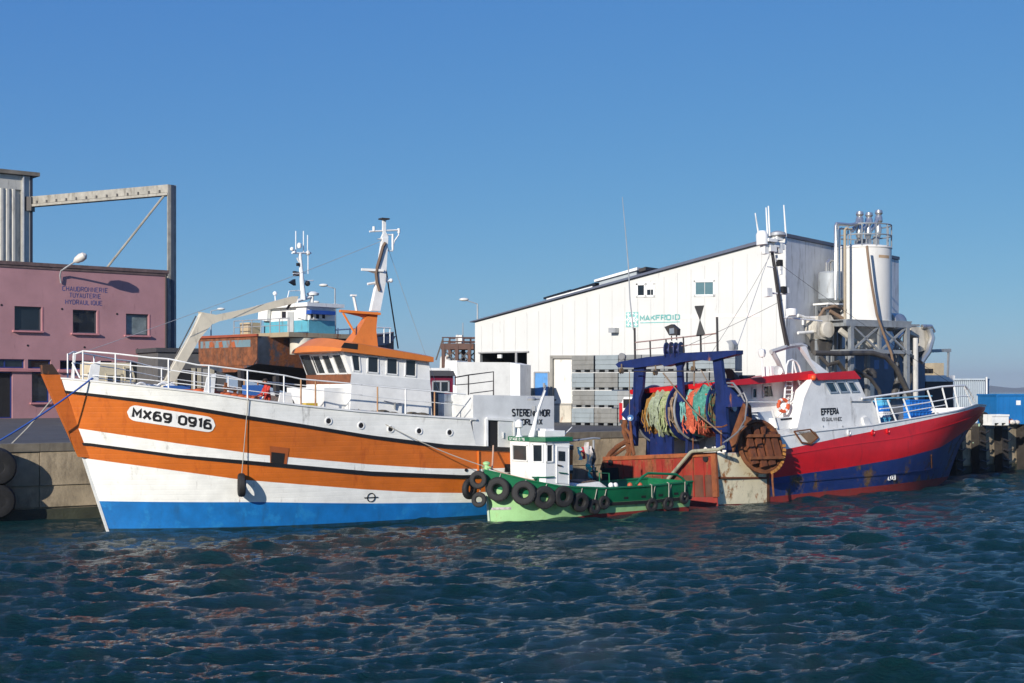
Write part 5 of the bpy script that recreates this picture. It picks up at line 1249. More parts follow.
bxs = F3.pt(880.5, 412, y=-2.5); cs = (mat('white box plastic', (.75, .76, .76), .5), mat('blue box lid', (.02, .2, .6), .5), mat('white box plastic', None) if False else None)
zz_ = w_cap(H3.S(bxs.x)) - .4; hh_ = (F3.pt(882, 400, y=-2.5).z - zz_) / 5
for k in range(5):
    fish_box(bxs.x + .25, -2.4, zz_ + k * hh_, .62, .6, hh_ * .96, ['white box at the foot of the narrow stack beside the white house', 'light blue box second in the narrow stack beside the white house', 'white box in the middle of the narrow stack beside the white house', 'blue box fourth in the narrow stack beside the white house', 'pale blue box on top of the narrow stack beside the white house'][k],
             [cs[0], mat('light blue plastic', (.10, .42, .62), .5), cs[0], bluebox, mat('light blue plastic', (.10, .42, .62), .5)][k])
a, b_ = F3.pt(886, 411, y=-1.9), F3.pt(906, 411, y=-1.9)
m = MB(); z0_ = w_cap(H3.S(a.x)) - .5; m.box(a.x, b_.x, -1.9, -.5, z0_, F3.pt(890, 399, y=-1.9).z); gt = m.build('water_tank', mat('dull grey tank', (.20, .20, .19), .6, dirt=.5, var=.3), frame=F3); tag(gt, 'dull grey square tank between the blue boxes on the trawler foredeck', 'tank')
m = MB(); a, b_ = F3.pt(880, 398.6, y=-2.1), F3.pt(930, 396, y=-2.1); m.bar(V((a.x, -2.0, a.z)), V((b_.x, -2.0, b_.z)), .5, .07); tg = m.build('tarpaulin', mat('pale blue tarp', (.16, .42, .60), .6, var=.3), frame=F3); tag(tg, 'pale blue folded tarpaulin strip lying along the boxes on the foredeck', 'tarpaulin')

# white inner lining of the far bulwark
m = MB(); q = []
for i in range(30):
    S = lerp(H3.xs(4.2) + .12, S_B - .1, i / 29); x = XF - S; zc_ = w_cap(S); q.append((V((x, H3.b(x, zc_ - .6) - .05, zc_ - .6)), V((x, H3.b(x, zc_) - .05, zc_ + .02))))
for a, b_ in zip(q[:-1], q[1:]): m.quad(a[0], b_[0], b_[1], a[1])
m.build('bulwark_lining', white, T3)
# ------------------------------------------------------------------ buildings and things on the quay
def ground_at(px, py): return WORLD.pt(px, py, z=GZ)
# ---- pink workshop
c = ground_at(50, 418); FP = Frame((c.x, c.y, GZ), 40)
pink = mat('dusty pink render', (.41, .215, .225), .85, var=.16, vscale=.35, dirt=.14, dcol=(.15, .07, .085), bump=.15, bscale=3, streak=.2)
pink_l = mat('pale pink trim', (.50, .21, .22), .8, dirt=.2)
pinkdark = mat('weathered roof edge', (.13, .085, .08), .9, var=.4, vscale=2)
p0 = lambda px, py, off=0: FP.pt(px, py, y=-off)
xr = p0(167, 400).x; xl = -46; ztop = p0(60, 267.5).z
print('pink', xl, xr, ztop)
TP = thing('workshop', 'two storey pink rendered workshop with three square upper windows and blue wall lettering', 'building', FP)
# wall with openings: piers and bands between them
wins = [((14.5, 305.5), (41.5, 331)), ((72.8, 309), (97, 333.6)), ((126, 313), (148.5, 335.6))]
openings = []
for a, b_ in wins:
    A, B_ = p0(a[0], (a[1] + b_[1]) / 2), p0(b_[0], (a[1] + b_[1]) / 2); mx = (a[0] + b_[0]) / 2
    openings.append((A.x, B_.x, p0(mx, b_[1] - .4).z, p0(mx, a[1] + 1.0).z))
gb = [(-14, 24.5, 359, 368, 0), (28, 51, 359.5, 368.5, 0), (60, 91.5, 360.5, 369.5, 0), (31.8, 49.5, 372, 402.5, 0), (-14, 12.5, 371.5, 418, 1), (100, 112, 361, 392, 0), (126, 157, 362, 392, 0)]
for a, b_, t_, l_, dr_ in gb:
    A, B_ = p0(a, 390), p0(b_, 390); mx = (a + b_) / 2; openings.append((A.x, B_.x, .02 if dr_ else p0(mx, l_).z, p0(mx, t_).z))
# extra windows further left, out of frame
for i in range(1, 4):
    o = openings[0]; s_ = (openings[1][0] - openings[0][0]) * i; openings.append((o[0] - s_, o[1] - s_, o[2], o[3]))
xs_ = sorted({xl, xr} | {o[0] for o in openings} | {o[1] for o in openings}); zs_ = sorted({0, ztop} | {round(o[2], 4) for o in openings} | {round(o[3], 4) for o in openings})
m = MB(); th = .32
grid = {}
for i in range(len(xs_) - 1):
    for j in range(len(zs_) - 1):
        cx_, cz_ = (xs_[i] + xs_[i + 1]) / 2, (zs_[j] + zs_[j + 1]) / 2
        hole = any(o[0] < cx_ < o[1] and o[2] < cz_ < o[3] for o in openings)
        grid[i, j] = hole
        if not hole:
            m.quad((xs_[i], 0, zs_[j]), (xs_[i + 1], 0, zs_[j]), (xs_[i + 1], 0, zs_[j + 1]), (xs_[i], 0, zs_[j + 1]))
for o in openings:
    for q in (((o[0], 0, o[2]), (o[1], 0, o[2]), (o[1], th, o[2]), (o[0], th, o[2])), ((o[0], 0, o[3]), (o[1], 0, o[3]), (o[1], th, o[3]), (o[0], th, o[3])),
              ((o[0], 0, o[2]), (o[0], 0, o[3]), (o[0], th, o[3]), (o[0], th, o[2])), ((o[1], 0, o[2]), (o[1], 0, o[3]), (o[1], th, o[3]), (o[1], th, o[2]))): m.quad(*q)
D = 26
m.quad((xr, 0, 0), (xr, D, 0), (xr, D, ztop), (xr, 0, ztop)); m.quad((xl, 0, 0), (xl, D, 0), (xl, D, ztop), (xl, 0, ztop)); m.quad((xl, D, 0), (xr, D, 0), (xr, D, ztop), (xl, D, ztop))
m.build('wall', pink, TP, fixn=False)
m = MB(); m.box(xl + .1, xr - .1, th - .02, D - .1, ztop - .25, ztop - .05); m.build('flat_roof', mat('roof felt', (.06, .06, .06), .9), TP)
m = MB(); m.box(xl - .1, xr + .12, -.14, .25, ztop, ztop + .28); m.box(xl, xr + .05, -.07, -.004, ztop - .22, ztop - .005); m.build('roof_edge', pinkdark, TP)
bluefr = mat('dark blue frame', (.012, .03, .16), .5)
for k_, o in enumerate(openings):
    up = o[2] > 6
    m = MB(); m.box(o[0] + .01, o[1] - .01, th - .06, th - .02, o[2] + .01, o[3] - .01)
    isdoor = o[2] < .1
    w_ = m.build('door' if isdoor else 'window', dark_in if isdoor else (mat('curtained glass', (.20, .25, .25), .2, var=.5, vscale=1) if k_ == 2 else glass), TP)
    m = MB(); f_ = .10
    for q in ((o[0] + .01, o[1] - .01, o[2] + .01, o[2] + f_), (o[0] + .01, o[1] - .01, o[3] - f_, o[3] - .01), (o[0] + .01, o[0] + f_, o[2] + f_, o[3] - f_), (o[1] - f_, o[1] - .01, o[2] + f_, o[3] - f_)): m.box(q[0], q[1], th - .14, th - .065, q[2], q[3])
    if not isdoor and not up and o[1] - o[0] > 2: m.box((o[0] + o[1]) / 2 - .05, (o[0] + o[1]) / 2 + .05, th - .13, th - .07, o[2] + f_, o[3] - f_)
    m.build('frame', mat('dark grey frame', (.05, .055, .07), .5) if up else bluefr, w_)
    if not isdoor:
        m = MB(); m.box(o[0] - .18, o[1] + .12, -.24, th - .15, o[2] - .14, o[2] - .004); m.build('sill', pink_l, w_)
    if up:
        m = MB(); m.box(o[1] + .004, o[1] + .14, -.025, .0 - .003, o[2], o[3]); m.build('jamb', pink_l, w_)
m = MB(); a = p0(-14, 370); b_ = p0(52, 371); m.box(a.x, b_.x, -.22, -.004, p0(30, 371.6).z, p0(30, 369.3).z); m.build('string_course', pink_l, TP)
m = MB(); a = p0(57, 371); b_ = p0(93, 372); m.box(a.x, b_.x, -.22, -.004, p0(75, 372.6).z, p0(75, 370.6).z); m.build('string_course', pink_l, TP)
letter_blue = mat('faded blue lettering', (.075, .075, .21), .8, var=.3)
for s_, xa_, ya_, xb_, hgt in (('CHAUDRONNERIE', 62.5, 290.8, 107.5, 5.0), ('TUYAUTERIE', 69.5, 297.5, 100.5, 5.0), ('HYDRAULIQUE', 65.5, 304.2, 102, 5.0)):
    A, B_ = p0(xa_, ya_), p0(xb_, ya_ + 1.8); zb2 = A.z; hz = hgt * .082
    write_on('wall_lettering', s_, lambda u, v: V((A.x + u, -.012, zb2 + v)), B_.x - A.x, hz, letter_blue, TP, .14, 1.15)
for px, py in ((27.8, 345.5), (84.5, 347.3), (137.5, 349.5), (117, 314), (62, 309), (1.5, 305)):
    c = p0(px, py); m = MB(); m.lathe((c.x, -.02, c.z), (0, 1, 0), [(.09, 0), (.09, .05)], 10); m.build('wall_vent', dark_in, TP)
m = MB(); m.tube([(xr - .15, -.12, .1), (xr - .15, -.12, ztop - .1)], .08, 8); m.build('downpipe', darkmetal, TP)
# wall lamp
a = p0(60.3, 282)
TL = thing('wall_lamp', 'pale curved-arm street lamp fixed high on the pink wall', 'lamp', FP, (a.x, 0, a.z))
lp_ = lambda px, py, off: FP.pt(px, py, y=-off)
m = MB(); m.tube([V((a.x, -.12, a.z - .1)), lp_(60, 275, .2), lp_(61, 271, .4), lp_(66, 267.5, .8), lp_(74, 262.3, 1.5)], .07, 8); m.build('arm', steel, TL)
c = lp_(80.5, 257.5, 1.9); u = (lp_(86.5, 255, 2.2) - lp_(74, 262.3, 1.5)).normalized()
m = MB(); m.lathe(lp_(73.5, 262, 1.5), u, [(.06, 0), (.26, .25), (.36, .7), (.30, 1.05), (.10, 1.22)], 14); m.build('head', mat('lamp housing', (.62, .58, .52), .5), TL)
# ---- corrugated shed top left, and the crane gantry
FS = Frame(tuple(at(31, 391, 132)), 40); FS = Frame((FS.M.translation.x, FS.M.translation.y, GZ), 40)
s0 = lambda px, py, off=0: FS.pt(px, py, y=-off)
clad = mat('pale metal cladding', (.50, .49, .44), .5, .1, dirt=.3, var=.1)
TS = thing('tall_shed', 'tall pale corrugated metal shed rising behind the pink workshop at the left edge', 'building', FS)
zt_ = s0(15, 172).z; xl_ = -24; xr_ = s0(29.5, 220).x
m = MB(); n = int((xr_ - .8 - xl_) / .55); vs = []
for i in range(n):
    x = xl_ + i * .55
    for dx, dy in ((0, 0), (.18, 0), (.26, -.16), (.46, -.16)): vs += [V((x + dx, dy, 0)), V((x + dx, dy, zt_ - 1.6))]
k = len(vs) // 2; m.add(vs, [(2 * i, 2 * i + 2, 2 * i + 3, 2 * i + 1) for i in range(k - 1)]); m.build('cladding', clad, TS, ang=10, fixn=False)
m = MB(); m.box(xl_, xr_ - .8, -.05, .2, zt_ - 1.6, zt_ - .3); m.box(xr_ - .8, xr_, -.1, .1, 0, zt_ - .3); m.box(xl_, xr_, .2, 22, 0, zt_ - .3); m.build('fascia', clad, TS)
m = MB(); m.box(xr_ + .003, xr_ + .25, -.15, 22, 0, zt_ - .25); m.build('end_wall', mat('shaded end sheet', (.02, .025, .04), .5), TS)  # the end wall's shade is painted in as a near-black colour
m = MB(); m.box(xl_, xr_ + .8, -.5, 22, zt_ - .25, zt_ + .1); m.build('roof', mat('weathered roofing', (.18, .16, .13), .8, var=.4), TS)
m = MB(); x = s0(22.8, 220).x; m.tube([(x, -.2, 0), (x, -.2, zt_ - .3)], .13, 8); m.build('downpipe', steel, TS)
TG = thing('crane_gantry', 'grey steel crane gantry beam on a tall post beside the pink workshop', 'gantry', Frame((0, 0, GZ)), tuple(at(171, 391, 124) * 1) if False else (0, 0, 0))
pw = at(171.2, 185, 124); pb = V((pw.x, pw.y, GZ))
TG.matrix_world = Matrix.Translation(pb); BASE[TG.name] = tuple(pb)
agedst = mat('aged grey steel', (.36, .34, .29), .6, .1, rust=.15, dirt=.4, var=.25)
ex, ey = V((.766, .643, 0)), V((-.643, .766, 0))
m = MB(); a = pb; b_ = V((pw.x, pw.y, pw.z)); m.bar(a - ex * .14, b_ - ex * .14, .18, .42, up=ex); m.build('post', agedst, TG)
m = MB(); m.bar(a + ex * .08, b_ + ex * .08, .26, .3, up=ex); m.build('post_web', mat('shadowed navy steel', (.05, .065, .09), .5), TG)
m = MB(); m.bar(a + ex * .25, b_ + ex * .25, .08, .42, up=ex); m.build('post_flange', agedst, TG)
L_, R_ = at(32, 200.5, 132), at(170, 188.5, 124)
m = MB(); m.bar(L_, R_, .42, .68); bm_ = m.build('beam', agedst, TG)
m = MB(); d = V((0, 0, -.5)); m.bar(L_ + d, R_ + d, .7, .22); m.build('lower_flange', agedst, bm_)
for i in range(13):
    q = L_.lerp(R_, (i + .6) / 13.5); m = MB(); m.box(q.x - .06, q.x + .06, q.y - .36, q.y - .25, q.z - .42, q.z - .1); m.build('web_plate', darkmetal, bm_)
m = MB(); m.box(L_.x - .6, L_.x + .1, L_.y - .5, L_.y + .5, L_.z - 1.0, L_.z + .3); m.build('end_bracket', darkmetal, bm_)
m = MB(); m.tube([at(168.5, 190, 124), at(106, 269, 125.5)], .10, 6); m.build('brace', agedst, TG)

# ---- low grey shed and cream van behind the bow rail
FG = Frame((at(190, 391, 118).x, 118, GZ), 33)
g_ = lambda px, py, off=0: FG.pt(px, py, y=-off)
TGs = thing('low_shed', 'low dark grey flat roofed shed behind the orange bow rail', 'building', FG)
a, b_ = g_(158, 400), g_(226, 400); zt_ = g_(190, 352.5).z
m = MB(); m.box(a.x, b_.x, 0, 8, -.02, zt_); m.build('wall', mat('dark grey render', (.10, .10, .10), .85, var=.2, dirt=.4), TGs)
m = MB(); m.box(a.x - .2, b_.x + .2, -.15, 8.1, zt_ + .003, zt_ + .35); m.build('roof', mat('dark roof', (.05, .05, .055), .8), TGs)
for q0, q1, mm in ((175, 193, dark_in), (199, 212, mat('pale shutter', (.30, .29, .26), .7))):
    a2, b2_ = g_(q0, 390), g_(q1, 390); m = MB(); m.box(a2.x, b2_.x, -.06, -.004, 0, g_((q0 + q1) / 2, 369).z); w_ = m.build('doorway', mm, TGs)
    m = MB(); m.bar((a2.x, -.08, 0), (a2.x, -.08, g_(q0, 368).z), .3, .12); m.bar((b2_.x, -.08, 0), (b2_.x, -.08, g_(q1, 368).z), .3, .12); m.build('frame', mat('beige frame', (.42, .38, .28), .7), w_)
FV = Frame(tuple(ground_at(117, 423.5)), 36)
v_ = lambda px, py, off=0: FV.pt(px, py, y=-off)
TV = thing('van', 'cream panel van parked on the quay in front of the pink workshop', 'van', FV)
a, b_ = v_(92, 400), v_(139, 400); zt_ = v_(115, 362.5).z; xw = v_(124, 400).x; xw2 = v_(131, 364).x
creamv = mat('cream van paint', (.62, .54, .37), .4, dirt=.2)
m = MB(); m.prism([(a.x, 0, .5), (b_.x + .6, 0, .5), (b_.x + .5, 0, 1.5), (b_.x - .2, 0, 1.75), (xw2, 0, zt_), (a.x + .1, 0, zt_)], (0, 2.6, 0)); m.build('body', creamv, TV, ang=15)
q = [v_(124.5, 367.5), v_(131.5, 367.5), v_(134.5, 381), v_(125, 381)]; window(q, TV, glass_g, creamv, .12, out=(0, -1, 0))
window([v_(106.5, 374.5), v_(121.5, 374.5), v_(121.5, 384), v_(106.5, 384)], TV, glass_g, creamv, .12, out=(0, -1, 0), bars=1)
for x in (a.x + 1.0, b_.x - .4):
    m = MB(); m.lathe((x, -.06, .5), (0, 1, 0), [(.3, .0), (.5, .02), (.5, .3), (.3, .32)], 20); wl = m.build('wheel', rubber, TV); m = MB(); m.lathe((x, -.08, .5), (0, 1, 0), [(.28, 0), (.24, .1)], 14); m.build('hub', steel, wl)
    m = MB(); m.lathe((x, 2.36, .5), (0, 1, 0), [(.3, .0), (.5, .02), (.5, .3), (.3, .32)], 20); m.build('wheel', rubber, TV)

# ---- rusty trawler standing on the hard
FR = Frame((at(258, 391, 104).x, 104, GZ), 48)
r0 = lambda px, py, x=0: FR.pt(px, py, x=x)
TR = thing('beached_trawler', 'rust streaked blue hulled trawler propped on the quay, cyan and white wheelhouse', 'fishing boat', FR)
A, B_ = r0(258, 336), r0(199, 340); zt_, zl_ = r0(258, 336).z, r0(257, 365).z
By = B_.y; Ay = A.y
print('rusty stern width', Ay, By, zt_, zl_)
rusthull = mat('blue hull turned to rust', (.035, .05, .075), .7, rust=.66, rscale=.45, streak=.6, rcol=(.12, .04, .014), var=.4)
rusttr = mat('rusty transom', (.20, .065, .022), .8, rust=.45, rscale=1.4, rcol=(.075, .028, .012), var=.6, vscale=2.4, streak=.4, dirt=.4, dcol=(.10, .07, .05))
m = MB(); Lr = 17; vs = []; n = 16; ymid = (Ay + By) / 2; hw = abs(By - Ay) / 2
for i in range(n + 1):
    t_ = i / n; x = t_ * Lr; f_ = 1 - max(0, (t_ - .55) / .45) ** 2.2; sh = 1.6 * max(0, t_ - .3) ** 1.5
    w_ = hw * (1 + .12 * math.sin(t_ * 3)) * f_
    vs += [V((x, ymid - w_, zt_ + sh)), V((x, ymid - w_ * .99, zl_ + .55 - .4 * t_)), V((x, ymid - w_ * .95, zl_ + .1 - t_ * 1.2)), V((x, ymid - w_ * .25, zl_ - .5 - 1.8 * min(1, t_ * 2.2))), V((x, ymid + w_ * .25, zl_ - .5 - 1.8 * min(1, t_ * 2.2))), V((x, ymid + w_ * .95, zl_ + .1 - t_ * 1.2)), V((x, ymid + w_ * .99, zl_ + .55 - .4 * t_)), V((x, ymid + w_, zt_ + sh))]
fs, mi_ = [], []
for i in range(n):
    for j in range(7): fs.append((i * 8 + j, (i + 1) * 8 + j, (i + 1) * 8 + j + 1, i * 8 + j + 1)); mi_.append(1 if 2 <= j <= 4 else 0)
fs += [(0, 1, 2, 3, 4, 5, 6, 7), tuple(n * 8 + j for j in range(7, -1, -1))] + [(i * 8, i * 8 + 7, (i + 1) * 8 + 7, (i + 1) * 8) for i in range(n)]
m.v = vs; m.f = fs; m.m = mi_ + [0] * (len(fs) - len(mi_)); m.build('hull', [rusthull, mat('black antifouling', (.012, .011, .011), .8)], TR)
m = MB(); y0_, y1_ = min(Ay, By), max(Ay, By)
m.prism([(-.06, y0_, zt_), (-.06, y0_ + .05, zl_ + .45), (-.06, y0_ + .5, zl_), (-.06, y1_ - .5, zl_ - .05), (-.06, y1_ - .05, zl_ + .4), (-.06, y1_, zt_)], (.05, 0, 0)); tr_ = m.build('transom', rusttr, TR)
m = MB(); m.box(-.2, -.02, y0_ - .1, y1_ + .1, zt_ - .02, zt_ + .16); m.build('rail', mat('red rust rail', (.28, .06, .025), .8, rust=.3), tr_)
m = MB(); m.box(-.075, -.061, y0_ + .8, y1_ - .3, r0(230, 347.5).z, r0(230, 340.5).z); m.build('blue_band', mat('flaking blue paint', (.14, .22, .25), .7, rust=.5, rscale=1.2), tr_)
for px in (212.5, 222, 234.5): c = r0(px, 344.5); m = MB(); m.prism([(-.10, c.y - .24, c.z - .2), (-.10, c.y + .2, c.z - .24), (-.10, c.y + .26, c.z + .16), (-.10, c.y - .1, c.z + .24)], (.03, 0, 0)); m.build('name_patch', mat('orange rust patch', (.35, .09, .03), .8), tr_)
# side details
rs = lambda px, py: FR.pt(px, py, y=y0_ - .06)
m = MB(); m.prism([rs(273, 343), rs(284, 342), rs(284, 351), rs(273, 350)], (0, .05, 0)); m.prism([rs(285.5, 342), rs(305, 340.5), rs(305, 353), rs(285.5, 352)], (0, .05, 0)); m.build('blue_plate', mat('faded royal blue', (.015, .06, .22), .6, rust=.3), TR)
m = MB(); m.prism([rs(281.5, 354), rs(292, 354.5), rs(292, 362), rs(282, 362)], (0, .05, 0)); m.build('worn_patch', mat('worn pale blue', (.13, .24, .28), .7, rust=.35), TR)
for px in (240, 275): m = MB(); q = FR.pt(px, 380, y=y0_ + .6); m.bar((q.x, y0_ + .3, 0), (q.x + .3, y0_ + .9, zl_ - .3), .35); m.build('prop', darkmetal, TR)
m = MB(); m.box(1.5, 14, ymid - .4, ymid + .4, 0, .9); m.build('keel_block', darkmetal, TR)
# superstructure
yc = y0_ + .5
def rpz(px, py, y=yc): return FR.pt(px, py, y=y)
cyan = mat('cyan paint', (.10, .36, .46), .5, dirt=.3, rust=.1)
XB = 3.4
xf = lambda px, py: FR.pt(px, py, x=XB)
# aft face of the wheelhouse seen square on: white above, cyan below
ya_, yb_ = xf(309, 320).y, xf(264, 320).y
zf = xf(285, 334).z; zmid_ = xf(285, 321).z; zrf = xf(285, 308).z
xe = FR.pt(335, 325, y=ya_).x
m = MB(); m.box(XB, xe, ya_, yb_, zf, zmid_ - .004); wc = m.build('lower_cabin', cyan, TR)
m = MB(); m.box(XB, xe, ya_ + .003, yb_ - .003, zmid_, zrf); wu = m.build('wheelhouse', white, TR)
m = MB(); m.box(XB - .5, xe + .6, ya_ - .4, yb_ + .3, zrf + .004, zrf + .28); m.build('roof', white, wu)
m = MB(); a, b_ = FR.pt(311, 310, y=ya_ - .45), FR.pt(335, 313, y=ya_ - .45); m.box(a.x, b_.x, ya_ - .5, ya_ + .3, b_.z - .15, a.z); m.build('blue_visor', mat('royal blue paint', (.012, .07, .34), .45), wu)
m = MB(); q = [xf(299, 305), xf(309, 305), xf(308, 320), xf(298, 317)]; m.prism([V((XB - .25, p.y, p.z)) for p in q], (.25, 0, 0)); m.build('side_wing', white, wu); m = MB(); m.prism([V((XB - .4, p.y, p.z)) for p in (xf(263, 309), xf(272, 308), xf(271, 321), xf(262, 320))], (.3, 0, 0)); m.build('side_wing', white, wu)
for px0, px1 in ((282, 286),): window([xf(px0, 311.5) - V((.01, 0, 0)), xf(px1, 311.5) - V((.01, 0, 0)), xf(px1, 318) - V((.01, 0, 0)), xf(px0, 318) - V((.01, 0, 0))], wu, glass, None, out=(-1, 0, 0))
for px0, px1 in ((310, 313.5), (315, 319.5), (321, 325.5)):
    f_ = lambda px, py: FR.pt(px, py, y=ya_ - .01); window([f_(px0, 313), f_(px1, 313.5), f_(px1, 319.5), f_(px0, 319)], wu, glass, white, .1, out=(0, -1, 0))
m = MB(); q = [xf(288, 312), xf(294, 312), xf(294, 333), xf(288, 333)]; m.prism([V((XB - .06, p.y, p.z)) for p in q], (.05, 0, 0)); m.build('door', mat('grey door paint', (.40, .42, .42), .6), wc)
m = MB(); m.box(XB - 1.6, XB - .6, yb_ - .3, yb_ + .9, zf, xf(268, 323).z); m.build('tan_locker', mat('tan paint', (.45, .35, .22), .7), wc)
m = MB(); a, b_ = FR.pt(262, 336, x=XB - 2), FR.pt(318, 337, y=ya_ - .8)
m.box(XB - 2.4, xe + 1, ya_ - .6, yb_ + .8, zf - .35, zf - .02); m.build('boat_deck', mat('rusty cream deck edge', (.35, .28, .18), .8, rust=.4), TR)
for i in range(7):
    y = lerp(ya_ - .5, yb_ + .7, i / 6); m = MB(); m.tube([(XB - 2.3, y, zf), (XB - 2.3, y, zf + 1.0)], .04); m.build('stanchion', steel, TR)
m = MB(); m.tube([(XB - 2.3, ya_ - .5, zf + 1.0), (XB - 2.3, yb_ + .7, zf + 1.0)], .04); m.tube([(XB - 2.3, ya_ - .5, zf + .5), (XB - 2.3, yb_ + .7, zf + .5)], .03); m.build('deck_rail', steel, TR)
m = MB(); c = xf(301, 346); m.lathe((XB - .5, ya_ + .2, zf - 1.6), (0, 0, 1), [(.9, 0), (.9, 1.2)], 16); m.build('vent_trunk', mat('cream vent', (.58, .54, .44), .6, dirt=.4), TR)
# rail forward of the wheelhouse
f_ = lambda px, py: FR.pt(px, py, y=ya_ + .5)
m = MB(); m.tube([f_(336, 330), f_(352, 329), f_(378, 327.5), f_(391, 328)], .06); m.tube([f_(336, 335), f_(360, 334), f_(391, 333)], .04); rr_ = m.build('bow_rail', white_clean, TR)
for px in (338, 350, 362, 374, 384, 390): m = MB(); m.tube([f_(px, 328), f_(px, 343)], .05); m.build('stanchion', white_clean, rr_)
m = MB(); q = [f_(373, 337), f_(396, 336), f_(393, 341), f_(385, 345), f_(373, 346)]; m.prism(q, (0, 3, 0)); m.build('bow_tip', mat('faded navy', (.05, .07, .12), .6, rust=.3), TR)
# mast with aerials and day shapes
mx = FR.pt(303, 330, y=ymid).x; mp_ = lambda px, py: FR.pt(px, py, y=ymid)
m = MB(); m.tube([mp_(303.5, 300), mp_(301.5, 275), mp_(300, 253)], [.22, .17, .12], 8); m.tube([mp_(297, 301), mp_(310, 297)], .15); ms_ = m.build('mast', white, TR)
for px, y0__, y1__ in ((295.8, 231, 252), (303.5, 231, 252), (307.6, 235, 252), (308, 252, 274)): m = MB(); m.tube([mp_(px, y0__), mp_(px, y1__)], .04); m.build('whip_aerial', white_clean, ms_)
m = MB(); m.lathe(mp_(299.3, 247), (0, 0, 1), [(.15, -.1), (.2, .05), (.18, .25), (.06, .34)], 12); m.sphere(mp_(292, 249), .16, 10); m.sphere(mp_(294, 252), .14, 8); m.tube([mp_(292, 253), mp_(311, 253)], .08); m.tube([mp_(297, 258), mp_(299, 262)], .06); m.sphere(mp_(308, 253), .2, 8); m.build('masthead_gear', white, ms_)
m = MB(); m.prism([mp_(295, 271), mp_(300, 272), mp_(299, 274), mp_(300, 276), mp_(295.5, 276)], (0, .3, 0)); m.prism([mp_(290.5, 282), mp_(295.5, 279), mp_(296, 285.5)], (0, .3, 0)); m.sphere(mp_(307.5, 283.5), .22, 8); m.box(mp_(298, 265).x - .1, mp_(298, 265).x + .1, ymid - .1, ymid + .1, mp_(298, 266).z, mp_(298, 263).z); m.build('day_shape', black, ms_)
m = MB(); m.tube([mp_(303, 281), mp_(313.5, 280.5)], .05); m.build('cross_arm', white, ms_); m = MB(); m.tube([mp_(293, 273.5), mp_(306, 273)], .04); m.build('cross_arm', white, ms_); m = MB(); m.tube([mp_(287, 300), mp_(289, 291), mp_(300, 290.5)], .04); m.build('bent_arm', white, ms_); m = MB(); m.lathe(mp_(313, 294), (0, 0, 1), [(.45, -.1), (.5, .05), (.2, .2)], 12); m.tube([mp_(311.5, 308), mp_(312, 295)], .16); m.build('radar_arm', white, ms_)
m = MB(); m.sphere(mp_(275, 293.5), .18, 10); m.tube([mp_(275.5, 304), mp_(275, 294)], .05); m.build('dome', white_clean, TR)
# ---- street lamps
def street_lamp(px, ytop, heads, Y, label, ybase=None):
    b_ = V((at(px, 0, Y).x, Y, GZ)); t = thing('street_lamp', label, 'street lamp', WORLD, tuple(b_), 'street lamps along the far quay road')
    m = MB(); m.tube([b_, at(px, ytop, Y)], [.13, .07], 8); m.build('pole', steel, t)
    for hx, hy in heads:
        e = at(hx, hy, Y); s_ = 1 if hx > px else -1
        m = MB(); m.tube([at(px, ytop, Y), e], .05); m.build('arm', steel, t)
        m = MB(); m.sphere(e, .42, 12, 0, (1.15, .55, .40)); m.build('head', mat('pale lamp head', (.62, .62, .58), .4), t)
street_lamp(335, 288.5, [(323.5, 285.2)], 150, 'tall single-arm street lamp right of the beached trawler mast')
street_lamp(335.6, 305.5, [(322, 306.2), (335, 304.8)], 175, 'lower twin-headed street lamp below the tall one by the beached wheelhouse')
street_lamp(313, 300, [(302, 305), (315.5, 302)], 165, 'street lamp with drooping heads against the beached trawler wheelhouse')
street_lamp(211, 311, [(221, 309)], 170, 'street lamp just above the cream crane jib, left of the rusty hull')
street_lamp(477.5, 304, [(464, 299.5)], 140, 'street lamp standing beside the left end of the white factory')

# ---- the white factory
c = ground_at(560, 422.3); FM = Frame((c.x, c.y, GZ), -36)
f0_ = lambda px, py, off=0: FM.pt(px, py, y=-off)
xL, xR = f0_(475, 391).x, f0_(785, 391).x
zL, zR = f0_(475, 322.5).z, f0_(785, 237.5).z
fwhite = mat('white factory cladding', (.60, .60, .57), .5, dirt=.03, var=.05, vscale=.4, planks=('X', .25, .25, 'SAW', .05), streak=.15)
fgrey = mat('pale grey cladding', (.60, .62, .64), .5, dirt=.35, var=.1, planks=('Y', .9, .25, 'SAW', .08), streak=.15)
TM = thing('factory', 'big white clad ice factory with single slope roof behind the boats', 'building', FM)
dS = FM.pt(898, 391, x=xR).y
print('factory', xL, xR, zL, zR, 'depth', dS)
# openings: loading bay, blue door, roller door
# loading bay dark opening, butt-jointed panels around it
ops = [(f0_(480, 391).x, f0_(527, 391).x, .02, f0_(505, 353).z)]
def zr_(x): return lerp(zL, zR, (x - xL) / (xR - xL))
o = ops[0]
m = MB()
m.prism([(xL, 0, 0), (o[0], 0, 0), (o[0], 0, zr_(o[0])), (xL, 0, zL)], (0, .3, 0))
m.prism([(o[0], 0, o[3]), (o[1], 0, o[3]), (o[1], 0, zr_(o[1])), (o[0], 0, zr_(o[0]))], (0, .3, 0))
m.prism([(o[1], 0, 0), (xR, 0, 0), (xR, 0, zR), (o[1], 0, zr_(o[1]))], (0, .3, 0))
m.build('front_wall', fwhite, TM, ang=10)
for i in range(24):                                    # cladding joints as raised cover strips
    x = lerp(xL + .6, xR - .6, i / 23)
    z0_ = o[3] + .1 if o[0] - .1 < x < o[1] + .1 else 1.6
    m = MB(); m.box(x - .02, x + .02, -.02, -.002, z0_, zr_(x) - .4); m.build('cover_strip', mat('white joint strip', (.53, .53, .505), .5), TM)
